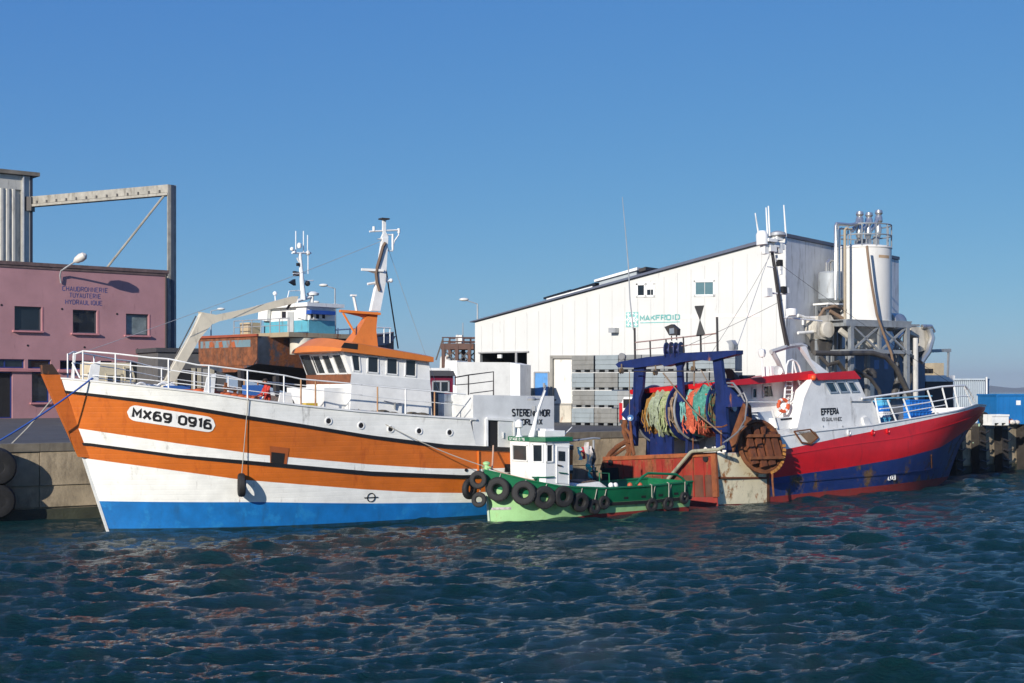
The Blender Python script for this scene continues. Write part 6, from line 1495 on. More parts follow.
m = MB(); m.prism([(xL, .31, 0), (xL, dS, 0), (xL, dS, zL), (xL, .31, zL)], (.2, 0, 0)); m.box(xL, xR, dS, dS + .2, 0, zL); m.build('side_wall', fgrey, TM)
m = MB(); m.prism([(xR, .004, 0), (xR, dS, 0), (xR, dS, zR), (xR, .004, zR)], (.06, 0, 0)); m.build('side_wall', fgrey, TM)
m = MB();  m.prism([(xL - .3, -.25, zL + .01), (xR + .15, -.25, zR + .01 + .15 * (zR - zL) / (xR - xL)), (xR + .15, -.25, zR + .22 + .15 * (zR - zL) / (xR - xL)), (xL - .3, -.25, zL + .08)], (0, dS + .2, 0)); m.build('roof', mat('blue grey roof edge', (.09, .105, .15), .5), TM)
m = MB(); m.box(o[0] + .01, o[1] - .01, 2.8, 3.0, 0, o[3]); m.box(o[0] + .01, o[1] - .01, .31, 3, o[3] + .003, o[3] + .1); m.box(o[0] - .1, o[0] - .002, .31, 3, 0, o[3]); m.box(o[1] + .002, o[1] + .1, .31, 3, 0, o[3]); lb = m.build('loading_bay', dark_in, TM)
m = MB(); m.bar((o[1] - .9, -.05, 0), (o[1] - .9, -.05, o[3]), .16, .12, up=(0, 1, 0)); m.bar((o[0] - .1, -.06, o[3] + .06), (o[1] + .2, -.06, o[3] + .06), .10, .10); m.build('bay_frame', mat('grey bay frame', (.30, .30, .30), .6), lb)
m = MB(); a = f0_(501, 356, .1); m.box(a.x - .25, a.x + .1, -.2, -.05, a.z - .15, a.z + .1); m.build('bay_lamp', white_clean, lb)
# blue door and small box
def panel(px, name, m_, parent, off=.05, ys=None):
    q = [f0_(*p) for p in px]; b = MB(); b.prism([V((p.x, -off, p.z)) for p in q], (0, off - .003, 0)); return b.build(name, m_, parent)
bd = panel(((535.5, 373), (548.5, 373), (548.5, 421), (535.5, 421)), 'blue_door', mat('sky blue door', (.10, .30, .62), .5, dirt=.3), TM, .06)
m = MB(); q = [f0_(535, 421), f0_(535, 372.3), f0_(549, 372.3), f0_(549, 421)]
for i in range(3): m.bar(V((q[i].x, -.05, q[i].z)), V((q[i + 1].x, -.05, q[i + 1].z)), .10, .10, up=(0, 1, 0))
m.build('frame', mat('grey bay frame', (.30, .30, .30), .6), bd)
panel(((528.5, 388), (535, 388), (535, 399), (528.5, 399)), 'meter_box', mat('olive box', (.22, .22, .18), .7), TM, .25)
rd = panel(((555, 359.5), (572, 359.5), (572, 403.5), (555, 403.5)), 'roller_door', mat('cream white door', (.74, .72, .66), .5, dirt=.3, rust=.06), TM, .04)
m = MB()
for a_, b_ in (((552.8, 404), (552.8, 357)), ((551.5, 357), (590, 357)), ((552, 405), (573, 405))):
    p, q = f0_(*a_), f0_(*b_); m.bar(V((p.x, -.10, p.z)), V((q.x, -.10, q.z)), .22, .2, up=(0, 1, 0))
m.build('door_surround', mat('concrete grey surround', (.27, .26, .23), .8), rd)
pl_ = panel(((550.5, 405.5), (573, 405.5), (573, 422.3), (550.5, 422.3)), 'loading_dock', mat('stained dock concrete', (.56, .52, .43), .8, dirt=.4, rust=.14), TM, .25)
for px in (554,): panel(((px, 399.3), (px + 2.6, 399.3), (px + 2.6, 400.6), (px, 400.6)), 'door_label', dark_in, rd, .06)
for q in (((637.2, 284.3), (645.2, 284.1), (645.2, 296.3), (637.2, 296.4)), ((646.4, 284.1), (654.4, 283.9), (654.4, 296), (646.4, 296.2))):
    window([f0_(*p) for p in q], TM, glass, white_clean, .14, out=(0, -1, 0))
panel(((646.9, 284.4), (653.8, 284.2), (653.8, 289.5), (646.9, 289.7)), 'blind', white_clean, TM, .03)
window([f0_(*p) for p in ((695, 281.3), (714.3, 281), (714.3, 295.4), (695, 295.6))], TM, mat('teal glass', (.10, .18, .20), .12), white_clean, .14, out=(0, -1, 0))
stain = mat('faint pink stain', (.73, .67, .63), .7, var=.1)
for x0_, x1_, y0_, y1_ in ((615, 626, 317.5, 321.5), (682, 700, 315, 319), (714, 760, 314, 317.5)):
    panel(((x0_, y0_), (x1_, y0_ - .5), (x1_, y1_ - .5), (x0_, y1_)), 'old_sign_band', stain, TM, .015)
teal = mat('faded teal sign paint', (.20, .48, .45), .6, var=.2, vscale=3)
sg = panel(((626.2, 312.3), (638.4, 311.9), (638.4, 327), (626.2, 327.2)), 'sign_emblem', teal, TM, .03)
def star(px, py, r0_, r1_, k_, off, m_, name, parent):
    c = f0_(px, py); pts = []
    for i in range(2 * k_):
        a = math.pi * i / k_; r_ = r0_ if i % 2 == 0 else r1_; pts.append(V((c.x + r_ * math.sin(a), -off, c.z + r_ * math.cos(a) * 1.1)))
    b = MB(); b.prism(pts, (0, .012, 0)); b.build(name, m_, parent)
star(632.4, 319.6, .42, .16, 6, .05, white_clean, 'snow_star', sg)
for dx, dy in ((-3.9, -5), (3.9, -5.1), (-3.9, 5), (3.9, 4.9), (0, -6), (0, 6), (-4.6, 0), (4.6, 0)): star(632.4 + dx, 319.6 + dy, .16, .07, 4, .045, white_clean, 'snow_star', sg)
A, B_ = f0_(640.4, 321.3), f0_(679.5, 320.4)
write_on('sign_lettering', 'MAKFROID', lambda u, v: V((A.x + u, -.015, A.z + v)), B_.x - A.x, .40, mat('faded teal lettering', (.13, .36, .34), .6), TM, .24, .8)
panel(((640.4, 322.4), (679.7, 321.4), (679.7, 322.3), (640.4, 323.3)), 'sign_underline', teal, TM, .02)
c = f0_(616, 331); m = MB(); m.box(c.x - .3, c.x + .25, -.5, -.003, c.z - .12, c.z + .2); m.build('wall_lamp', steel, TM)
# solar panels and rooflight on the slope
rz = lambda px: zr_(f0_(px, 391).x)
def slopebox(px0, px1, d0, d1, h0, h1, name, m_, y0_=.8, y1_=6):
    a, b_ = f0_(px0, 391).x, f0_(px1, 391).x; b = MB()
    b.add([(a, y0_, zr_(a) + h0), (b_, y0_, zr_(b_) + h0), (b_, y1_, zr_(b_) + h0), (a, y1_, zr_(a) + h0), (a, y0_, zr_(a) + d0), (b_, y0_, zr_(b_) + d1), (b_, y1_, zr_(b_) + d1), (a, y1_, zr_(a) + d0)],
          [(0, 1, 2, 3), (4, 5, 6, 7), (0, 1, 5, 4), (1, 2, 6, 5), (2, 3, 7, 6), (3, 0, 4, 7)]); return b.build(name, m_, TM)
slopebox(537, 564, .62, .66, .48, .5, 'solar_panel', mat('dark solar glass', (.012, .014, .02), .15)); slopebox(565, 589, .62, .66, .48, .5, 'solar_panel', mat('dark solar glass', (.012, .014, .02), .15))
slopebox(540, 586, .47, .47, .39, .39, 'panel_rail', white_clean)
slopebox(594.5, 632, .62, .66, .24, .24, 'rooflight', mat('translucent rooflight', (.36, .40, .42), .4), .6, 4)
slopebox(591, 634, .78, .82, .63, .67, 'rooflight_cap', white_clean, .4, 4.2)
slopebox(634.5, 641, .72, .74, .5, .52, 'rooflight_vent', darkmetal, .6, 3)
# concrete quay road kerb in front of the stacks
# ---- pallet box stacks
boxg = [mat('weathered grey box', (.21, .21, .195), .8, var=.2, dirt=.35), mat('blue grey box', (.245, .285, .30), .7, var=.12, dirt=.25), mat('dark grey box', (.20, .21, .21), .8, var=.2, dirt=.3), mat('pale grey box', (.27, .28, .275), .8, var=.15, dirt=.3)]
cb = ground_at(606, 425.5); FB = Frame((cb.x, cb.y, GZ), -30)
bq = lambda px, py: FB.pt(px, py, y=0)
colx = [(572, 593.5), (595, 617.3), (618.8, 641), (642.3, 664), (665.5, 687), (688.5, 709), (710, 735)]
ztop_ = bq(594, 354.5).z; bh_ = ztop_ / 4
ords = ['leftmost', 'second', 'third', 'fourth', 'fifth', 'sixth', 'rightmost']; lv = ['bottom', 'second from bottom', 'third from bottom', 'top']
rg_ = random.Random(11)
tones = [[1, 0, 1, 0], [0, 1, 0, 1], [0, 3, 1, 2], [2, 1, 1, 3], [1, 0, 3, 3], [3, 2, 2, 1], [0, 1, 2, 1]]
tn = ['weathered grey', 'blue grey', 'dark grey', 'pale grey']
def pallet_box(x0, x1, z, mm, label):
    t = thing('pallet_box', label, 'box', FB, ((x0 + x1) / 2, .6, z), 'stacked pallet boxes in front of the white factory')
    h = bh_ - .02; b = MB(); d_ = 1.2
    b.box(x0, x1, .02, d_, z + .16, z + h - .03)
    b.build('body', mm, t)
    for k in range(3):
        z0_ = z + .16 + k * (h - .2) / 3; b = MB(); b.box(x0 - .015, x1 + .015, -.02, .018, z0_ + .02, z0_ + (h - .2) / 3 - .025); b.build('slat', mm, t)
    b = MB()
    for u in (0, .42, .84): b.box(lerp(x0, x1, u), lerp(x0, x1, u + .16), .0, d_, z + .005, z + .155)
    b.build('skid', boxg[2], t)
for i, (a, b_) in enumerate(colx):
    x0_, x1_ = bq(a, 391).x, bq(b_, 391).x; jx = rg_.uniform(-.03, .03)
    for k in range(4):
        dx = rg_.uniform(-.06, .06) + jx
        pallet_box(x0_ + dx, x1_ + dx, k * bh_, boxg[tones[i][k]], '%s slatted pallet box, %s in the %s stack by the factory' % (tn[tones[i][k]], lv[k], ords[i]))
# white van rear between stacks and gantry
FW = Frame(tuple(ground_at(629, 431)), -35); fw = lambda px, py, off=0: FW.pt(px, py, y=-off)
TW = thing('white_van', 'white van with red tail lamps half hidden behind the blue gantry leg', 'van', FW)
a, b_ = fw(620, 391).x, fw(651, 391).x; zt_ = fw(630, 397).z
m = MB(); m.prism([(a, 0, .35), (b_, 0, .35), (b_, 0, zt_), (a + .25, 0, zt_), (a, 0, zt_ - .5)], (0, 4.2, 0)); m.build('body', white_clean, TW, ang=15)
for px in (621, 648): c = fw(px, 412); m = MB(); m.box(c.x - .08, c.x + .1, -.06, -.003, c.z - .55, c.z + .5); m.build('tail_lamp', mat('red lamp plastic', (.45, .01, .015), .3), TW)
m = MB(); m.box(a + .05, b_ - .05, -.14, -.003, .4, .62); m.build('bumper', darkmetal, TW)
for x in (a + .35, b_ - .35): m = MB(); m.lathe((x, .9, .34), (1, 0, 0), [(.34, -.12), (.34, .12)], 18); m.build('wheel', rubber, TW)
window([fw(624, 399.5), fw(646, 399.5), fw(646, 407.5), fw(624, 407.5)], TW, glass, darkmetal, .05, out=(0, -1, 0))
# ---- lorry with white box behind the orange stern
FK = Frame(tuple(ground_at(500, 424)), -18)
k_0 = lambda px, py, off=0: FK.pt(px, py, y=-off)
TK = thing('box_lorry', 'box lorry with pale grey body and white front parked at the factory loading bay', 'lorry', FK)
a, b_ = k_0(457, 391).x, k_0(510, 391).x; zt_ = k_0(480, 361.8).z; zt2 = k_0(510, 365).z
m = MB(); m.prism([(a, 0, 1.1), (b_, 0, 1.1), (b_, 0, zt_ - .05), (a, 0, zt_)], (0, 2.5, 0)); m.build('box_body', mat('lorry grey panel', (.48, .49, .48), .5, dirt=.2), TK)
m = MB(); m.prism([(b_ + .004, .02, 1.1), (b_ + .7, .02, 1.1), (b_ + .7, .02, zt_ - .2), (b_ + .004, .02, zt_ - .06)], (0, 2.4, 0)); m.build('tail_door', mat('lorry white panel', (.72, .73, .72), .5, dirt=.15), TK)
m = MB(); m.box(a - .06, a - .003, -.01, 2.5, 1.1, zt_ + .01); m.box(a - .9, a - .07, .2, 2.3, zt_ - .9, zt_ + .1); m.build('front_panel', white_clean, TK)
m = MB(); m.box(a - .2, b_ + .5, .3, 2.2, .7, 1.09); m.build('chassis', darkmetal, TK)
m = MB(); m.prism([(a - 2.3, .05, .6), (a - .1, .05, .6), (a - .1, .05, 2.6), (a - 1.7, .05, 2.6), (a - 2.2, .05, 1.7)], (0, 2.4, 0)); m.build('cab', white_clean, TK, ang=12)
for x in (a - 1.4, b_ - 1.2, b_ - .1): m = MB(); m.lathe((x, .0, .5), (0, 1, 0), [(.3, 0), (.5, .03), (.5, .3), (.3, .33)], 20); m.build('wheel', rubber, TK)
# maroon cabin in front of it
FQ = Frame(tuple(ground_at(442, 430)), 20); q0_ = lambda px, py, off=0: FQ.pt(px, py, y=-off)
TQ = thing('maroon_tractor', 'maroon cab with white roof and body between the orange wheelhouse and the lorry', 'tractor', FQ)
a, b_ = q0_(429, 391).x, q0_(453, 391).x; mar = mat('maroon paint', (.16, .008, .03), .4, dirt=.2)
z1, z2, z3 = q0_(442, 394).z, q0_(442, 376).z, q0_(442, 368).z
m = MB()
for q in ((a, b_, z2 - .3, z2), (a, b_, z1 - .1, z1 + .12), (a, a + .18, z1 + .12, z2 - .3), (b_ - .25, b_, z1 + .12, z2 - .3)): m.box(q[0], q[1], 0, 1.9, q[2], q[3])
m.build('cab_frame', mar, TQ)
window([V((a + .2, -.01, z2 - .3)), V((b_ - .27, -.01, z2 - .3)), V((b_ - .27, -.01, z1 + .12)), V((a + .2, -.01, z1 + .12))], TQ, glass, mat('grey window frame', (.35, .36, .37), .5), .08, out=(0, -1, 0), bars=1)
m = MB(); m.prism([(a - .15, -.2, z2 + .003), (b_ + .1, -.2, z2 + .003), (b_, -.1, z2 + .3), (a, -.1, z2 + .3)], (0, 2.2, 0)); m.build('roof', mat('dark roof', (.05, .05, .055), .8), TQ)
m = MB(); m.box(a, b_ - .1, .05, 1.9, z2 + .31, z3); m.build('roof_box', white, TQ)
m = MB(); m.box(a - .6, b_ + .4, .05, 1.8, .5, z1 - .11); m.build('body', white, TQ)
for x in (a - .1, b_): m = MB(); m.lathe((x, -.1, .55), (0, 1, 0), [(.3, 0), (.55, .03), (.55, .3), (.3, .33)], 18); m.build('wheel', rubber, TQ)
# ---- rusty trestle left of the factory
FT = Frame(tuple(at(460, 391, 120)[:2]) + (GZ,), -10); t0 = lambda px, py, off=0: FT.pt(px, py, y=-off)
TT = thing('loading_trestle', 'rusty brown steel loading trestle with railings against the sky beside the factory', 'trestle', FT)
br = mat('brown painted steel', (.085, .04, .028), .7, rust=.35, var=.3)
for y_ in (0, 2.6):
    for px in (443.5, 457, 469.5): p = t0(px, 345); m = MB(); m.bar((p.x, y_, 0), (p.x, y_, p.z), .28); m.build('leg', br, TT)
    a, b_ = t0(441, 346.5), t0(474, 346.5); m = MB(); m.bar((a.x, y_, a.z), (b_.x, y_, a.z), .2, .5); m.build('girder', br, TT)
    for p1, p2 in (((443, 362), (456, 350)), ((456, 362), (444, 350)), ((457, 350), (470, 362)), ((470, 350), (458, 362)), ((436, 360), (443, 338))):
        p, q = t0(*p1), t0(*p2); m = MB(); m.bar((p.x, y_, p.z), (q.x, y_, q.z), .10); m.build('brace', darkmetal, TT)
    for yy_ in (337.5, 341.5): a, b_ = t0(442, yy_), t0(475, yy_); m = MB(); m.tube([(a.x, y_, a.z), (b_.x, y_, b_.z)], .05); m.build('rail', br, TT)
    for px in (443, 450, 457, 464, 471): a, b_ = t0(px, 337), t0(px, 345); m = MB(); m.tube([(a.x, y_, a.z), (b_.x, y_, b_.z)], .05); m.build('rail_post', br, TT)
a, b_ = t0(441, 345), t0(474, 345); m = MB(); m.box(a.x, b_.x, 0, 2.6, a.z - .02, a.z + .1); m.build('deck', br, TT)
p = t0(455.5, 343); m = MB(); m.tube([(p.x, 1, p.z), (p.x, 1, t0(455, 334).z)], .05); m.box(p.x - .15, p.x + .4, .8, 1.2, p.z, p.z + .7); m.build('winch', steel, TT)
p = t0(459.5, 338); m = MB(); m.tube([(p.x, 1.4, t0(459, 345).z), (p.x, 1.4, t0(459, 322).z)], .04); m.build('aerial', steel, TT)
p = t0(446, 362); m = MB(); m.lathe((p.x - .1, .4, t0(446, 369).z), (0, 0, 1), [(.55, 0), (.48, 1.0), (.3, 1.2)], 14); m.build('hopper', white_rusty, TT)
# ------------------------------------------------------------------ the silo plant
so_ = at(868, 391, 93.5); FI = Frame((so_.x, so_.y, GZ), 32)
i0 = lambda px, py, y=0: FI.pt(px, py, y=y)
silow = mat('silo white paint', (.66, .65, .61), .4, dirt=.22, dcol=(.5, .46, .38), streak=.1, var=.04)
galv = mat('weathered galvanised steel', (.33, .35, .36), .5, .4, dirt=.35, var=.2)
pipem = mat('stainless pipe', (.60, .59, .56), .28, .8, dirt=.2)
hosem = mat('dull black hose', (.06, .055, .05), .6, dirt=.4, dcol=(.16, .14, .11))
creamm = mat('dusty cream machine', (.52, .49, .42), .6, dirt=.45, rust=.12)
SI = thing('silo', 'tall white cylindrical silo on a grey braced steel frame, silver cyclones on top', 'silo', FI)
rS = (i0(888, 300).x - i0(847, 300).x) / 2 * .96; xS = (i0(887, 300).x + i0(846, 300).x) / 2; yS = .3
zt, zb = i0(868, 247).z, i0(868, 323).z
m = MB(); m.lathe((xS, yS, 0), (0, 0, 1), [(.25, zb - 2.0), (.45, zb - 1.8), (rS * .97, zb - .05), (rS, zb), (rS, zt - .06), (rS * .97, zt), (.2, zt + .25)], 48); tk = m.build('tank', silow, SI, ang=25)
m = MB(); m.torus((xS, yS, zt - .12), (0, 0, 1), rS, .05, 44, 6); m.torus((xS, yS, zb + .05), (0, 0, 1), rS, .06, 44, 6); m.build('ring', silow, tk)
m = MB(); q = [(-.20, 0), (.24, 0), (.24, .25), (-.20, .25)]; cz = i0(871, 260).z
m.add([V((xS + .12 + (a - .05) * 2.2 * 1.0, yS - math.sqrt(max(.1, rS ** 2 - (.12 + (a - .05) * 2.2) ** 2)) - .012, cz + b_ * .75)) for a, b_ in [(-.2, 0), (-.05, 0), (.1, 0), (.24, 0), (.24, .25), (.1, .25), (-.05, .25), (-.2, .25)]], [(0, 1, 6, 7), (1, 2, 5, 6), (2, 3, 4, 5)]); m.build('name_plate', mat('faded tan plate', (.5, .34, .2), .6, var=.3), tk)
# frame
fx = [i0(834, 360).x, i0(889.5, 360).x]; fy = [-1.5, 2.0]; zf_ = i0(860, 325).z; zl_ = i0(860, 352).z
for x in fx:
    for y in fy: m = MB(); m.bar((x, y, 0), (x, y, zf_), .28, .28); m.build('leg', galv, SI)
for z, h_ in ((zf_, .36), (zl_, .24)):
    for y in fy: m = MB(); m.bar((fx[0] - (.55 if z == zf_ else .2), y, z), (fx[1] + .3, y, z), .26, h_); m.build('beam', galv, SI)
    for x in fx: m = MB(); m.bar((x, fy[0] + .14, z), (x, fy[1] - .14, z), .22, h_ * .9); m.build('beam', galv, SI)
xm_ = (fx[0] + fx[1]) / 2
for y in (fy[0], fy[1]):
    m = MB(); m.bar((xm_, y, zl_), (xm_, y, zf_), .2, .2); m.build('strut', galv, SI)
    for a, b_ in (((fx[0], zf_ - .1), (xm_, zl_)), ((xm_, zf_ - .1), (fx[0], zl_)), ((fx[1], zf_ - .1), (xm_, zl_)), ((xm_, zf_ - .1), (fx[1], zl_))):
        m = MB(); m.bar((a[0], y - .02, a[1]), (b_[0], y - .02, b_[1]), .12, .12); m.build('brace', galv, SI)
m = MB(); m.box(fx[0] - .4, fx[1] + .4, fy[0] - .1, fy[1] + .1, zf_ + .19, zf_ + .25); m.build('platform', galv, SI)
# top rail round the tank
zr0, zr1 = zt - .05, i0(868, 226).z
def hoop(z, r_): m = MB(); m.torus((xS, yS, z), (0, 0, 1), r_, .045, 36, 6); return m
rl_ = hoop(zr1, rS * .99).build('top_rail', galv, SI); hoop(lerp(zr0, zr1, .52), rS * .99).build('middle_rail', galv, rl_)
for k in range(12):
    a = 2 * math.pi * k / 12 + .2; m = MB(); m.tube([(xS + rS * .99 * math.cos(a), yS + rS * .99 * math.sin(a), zr0), (xS + rS * .99 * math.cos(a), yS + rS * .99 * math.sin(a), zr1)], .05); m.build('rail_post', galv, rl_)
m = MB(); rg_ = random.Random(4)
for k in range(7):
    a = rg_.uniform(0, 6.28); r_ = rg_.uniform(.2, 1.0); m.box(xS + r_ * math.cos(a) - .15, xS + r_ * math.cos(a) + .15, yS + r_ * math.sin(a) - .15, yS + r_ * math.sin(a) + .15, zt + .05, zt + rg_.uniform(.35, .9))
m.build('top_machinery', galv, SI)
for px, py0, py1, yy in ((859.5, 211, 236, -.2), (868.8, 212, 236, 0), (878.5, 209.5, 235, .2)):
    ct, cb_ = i0(px, py0, yy), i0(px - .5, py1, yy); h_ = ct.z - cb_.z
    m = MB(); m.lathe((cb_.x, yy, cb_.z), (.05, 0, 1), [(.10, -.3), (.20, 0), (.24, h_ * .25), (.14, h_ * .42), (.27, h_ * .55), (.24, h_ * .72), (.17, h_ * .78), (.26, h_ * .86), (.22, h_ * .97), (.05, h_)], 16); cy = m.build('cyclone', pipem, SI)
    m = MB(); m.tube([V((cb_.x - .75, yy - .1, cb_.z + h_ * .15)), V((cb_.x - .05, yy - .1, cb_.z + h_ * .65))], .13, 8); m.build('duct', pipem, cy)
m = MB(); y = -.6; m.tube([i0(835.6, 300, y), i0(835.6, 226, y), i0(836.5, 223.7, y), i0(840, 224, y), i0(850, 225, y), i0(860, 223, y)], .11, 10); m.tube([i0(839.3, 300, y + .3), i0(839.3, 230, y + .3), i0(841, 228.5, y + .3), i0(848, 229.5, y + .3)], .07, 8); m.build('feed_pipe', pipem, SI)
m = MB(); y = -rS - .1; m.tube([i0(845, 325, -1), i0(844.8, 230, -1), i0(846.5, 228, -1)], .09, 8); m.tube([i0(852, 229, -1), i0(846, 229, -1)], .06); m.build('ladder_pipe', mat('tan pipe', (.36, .30, .21), .6), SI)
m = MB(); m.tube([i0(867, 246, y), i0(867.5, 252, y - .1), i0(871, 280, y - .15), i0(877, 315, y - .15), i0(884, 335, y - .2), i0(891, 352, y - .3), i0(893, 362, y - .3)], .085, 8); m.build('brown_hose', mat('brown hose', (.21, .14, .09), .7), SI)
m = MB(); m.tube([i0(814, 353, -2.2), i0(840, 353.5, -2.2), i0(872, 353, -2.2), i0(886, 357, -2.2), i0(896, 368, -2.2), i0(903, 383, -2.2), i0(910, 396, -2.2)], .17, 10); m.tube([i0(855, 370, -2.4), i0(870, 378, -2.4), i0(879, 390, -2.4), i0(882, 404, -2.4)], .12, 8); m.build('big_hose', hosem, SI)
m = MB(); m.tube([i0(840, 330, -.8), i0(850, 338, -1), i0(861, 347, -1.1)], .2, 8); m.tube([i0(878, 350, -.9), i0(868, 340, -.5)], .2, 8); m.build('screw_conveyor', creamm, SI)
m = MB(); m.lathe(i0(869, 374, -1.2), (0, 0, 1), [(.5, -.25), (.5, .1), (.3, .35), (.1, .4)], 14); m.tube([i0(866, 370, -1.7), i0(871, 374.5, -1.7)], .10); m.build('hopper_valve', hosem, SI)
# machinery to the right of the silo
MK = thing('conveyor_plant', 'grey metal conveyor head and pipes on a pale column right of the white silo', 'machine', FI, tuple(V((i0(915, 391).x, 0, 0))))
m = MB(); a, b_ = i0(894.5, 321, -.8), i0(909, 320, -.8)
m.lathe((a.x, -.2, a.z - .05), (1, .15, 0), [(.42, 0), (.62, .05), (.62, .9), (.62, 1.3), (.5, 1.5)], 14); m.build('drum_cover', mat('polished grey cover', (.45, .45, .44), .3, .7, dirt=.3), MK)
m = MB(); m.bar(i0(892, 325.5, -.3), i0(917, 325.5, -.3), .5, .14); m.build('shelf', galv, MK)
m = MB(); m.prism([i0(912, 326, -.5), i0(931, 329, -.5), i0(934, 334, -.5), i0(927, 350, -.5), i0(919, 352, -.5), i0(920, 338, -.5), i0(910, 334, -.5)], (0, .9, 0)); m.build('chute', creamm, MK)
m = MB(); m.tube([i0(929, 329, -.7), i0(932, 338, -.8), i0(928, 352, -.8), i0(921, 362, -.7)], .22, 8); m.tube([i0(922, 326.5, -.6), i0(931, 326.5, -.6), i0(934, 332, -.6)], .14, 8); m.tube([i0(911, 356, -.4), i0(905, 348, -.4), i0(897, 338, -.4), i0(905, 330, -.4)], .16, 8); m.build('bent_pipe', pipem, MK)
m = MB(); m.prism([i0(920, 350, -.3), i0(927, 350, -.3), i0(921, 361, -.3), i0(916, 366, -.3)], (0, .8, 0)); m.build('dark_hopper', hosem, MK)
m = MB(); c0_, c1_ = i0(915.4, 400, -1.2), i0(915.4, 338, -1.2); m.tube([V((c1_.x, -1.2, 0)), c1_], .19, 14); m.build('column', mat('pale column', (.50, .49, .46), .5, dirt=.3), MK)
for px in (897, 905): m = MB(); m.bar(V((i0(px, 391, .4).x, .4, 0)), i0(px, 327, .4), .22); m.build('leg', galv, MK)
for p1, p2 in (((893, 352), (905, 328)), ((905, 328), (915, 352)), ((893, 330), (903, 352))): m = MB(); m.bar(i0(*p1, .3), i0(*p2, .3), .12); m.build('brace', galv, MK)
m = MB(); m.tube([i0(905, 395, .2), i0(910, 378, .1), i0(908, 362, .2), i0(900, 350, .3)], .2, 8); m.tube([i0(893, 398, .5), i0(898, 380, .4), i0(896, 362, .5)], .22, 8); m.build('dark_pipe', hosem, MK)
m = MB(); m.bar(i0(922, 351.3, .3), i0(950.5, 350.3, .3), .14, .22); m.bar(i0(948.6, 351, .3), i0(947.8, 377, .3), .12); m.build('arm', mat('pale column', None) if False else galv, MK)
# left: small tank, blower and cream machinery
ST_ = thing('small_tank', 'small dull grey tank with bent vent pipe left of the tall white silo', 'tank', FI, tuple(V((i0(831.5, 391, .8).x, .8, 0))))
a, b_ = i0(822, 285, .8), i0(841.5, 285, .8); rT = (b_.x - a.x) / 2; xT = (a.x + b_.x) / 2
m = MB(); m.lathe((xT, .8, 0), (0, 0, 1), [(rT * .5, i0(831, 303, .8).z), (rT, i0(831, 299, .8).z), (rT, i0(831, 273.5, .8).z), (rT * .9, i0(831, 272, .8).z)], 28); tk2 = m.build('tank', mat('dull zinc tank', (.34, .37, .39), .5, .2, dirt=.3), ST_)
m = MB(); m.tube([i0(827, 273, .8), i0(827, 263, .8), i0(829, 260.7, .8), i0(832.5, 261, .8), i0(833, 268, .8)], .12, 8); m.tube([i0(831.5, 262, .8), i0(831.5, 273, .8)], .1, 8); m.build('vent_pipe', pipem, tk2)
m = MB(); zc_ = i0(831, 303.5, .8).z; m.box(xT - rT * 1.15, xT + rT * 1.1, .1, 1.5, zc_ - .12, zc_ - .003); m.build('shelf', white, ST_)
for dx in (-rT, rT * .95): m = MB(); m.bar((xT + dx, .3, 0), (xT + dx, .3, zc_ - .12), .13); m.bar((xT + dx, 1.3, 0), (xT + dx, 1.3, zc_ - .12), .13); m.build('leg', galv, ST_)
m = MB(); m.tube([i0(816, 322, .2), i0(824, 309, .1), i0(834, 306, .1), i0(845, 309, 0)], .10, 8); m.tube([i0(830, 311, 0), i0(842, 318, -.2), i0(850, 325, -.3)], .12, 8); m.build('bent_hose', mat('brown hose', (.21, .14, .09), .7), ST_)
m = MB(); m.box(i0(832, 391, .6).x, i0(844, 391, .6).x, .6, 1.6, i0(838, 325, .6).z, i0(838, 307, .6).z); m.build('motor_box', hosem, ST_)
BL = thing('blower', 'dusty cream blower housing with side pipes on a frame left of the silo legs', 'machine', FI, tuple(V((i0(826, 391).x, 0, 0))))
m = MB(); m.prism([i0(818, 316), i0(831, 315), i0(834, 320), i0(833, 331), i0(834, 340), i0(821, 339), i0(816, 332)], (0, 1.0, 0)); m.build('housing', creamm, BL)
m = MB(); m.lathe(i0(826, 330, -.02), (0, -1, 0), [(.55, 0), (.5, .25), (.2, .3)], 18); m.build('fan_cover', creamm, BL)
m = MB(); m.tube([i0(798, 315.5, .3), i0(806, 318, .3), i0(817, 318, .3)], .12, 8); m.tube([i0(798, 333, .3), i0(812, 332, .3), i0(818, 331, .3)], .10, 8); m.tube([i0(803, 318, .3), i0(803, 325, .3)], .08, 8); m.build('side_pipe', white_rusty, BL)
for px in (817, 832): m = MB(); m.bar(V((i0(px, 391, .4).x, .4, 0)), i0(px, 339, .4), .2); m.build('leg', galv, BL)
m = MB(); m.prism([i0(818, 340, .2), i0(833, 341, .2), i0(830, 352, .2), i0(820, 353, .2)], (0, .8, 0)); m.build('outlet', hosem, BL)
m = MB(); m.tube([i0(820, 356, .2), i0(828, 365, 0), i0(838, 362, 0), i0(845, 372, .2), i0(850, 392, .2)], .14, 8); m.tube([i0(848, 358, .2), i0(847, 366, .1), i0(848, 376, .1)], .10, 8); m.build('hose', hosem, BL)
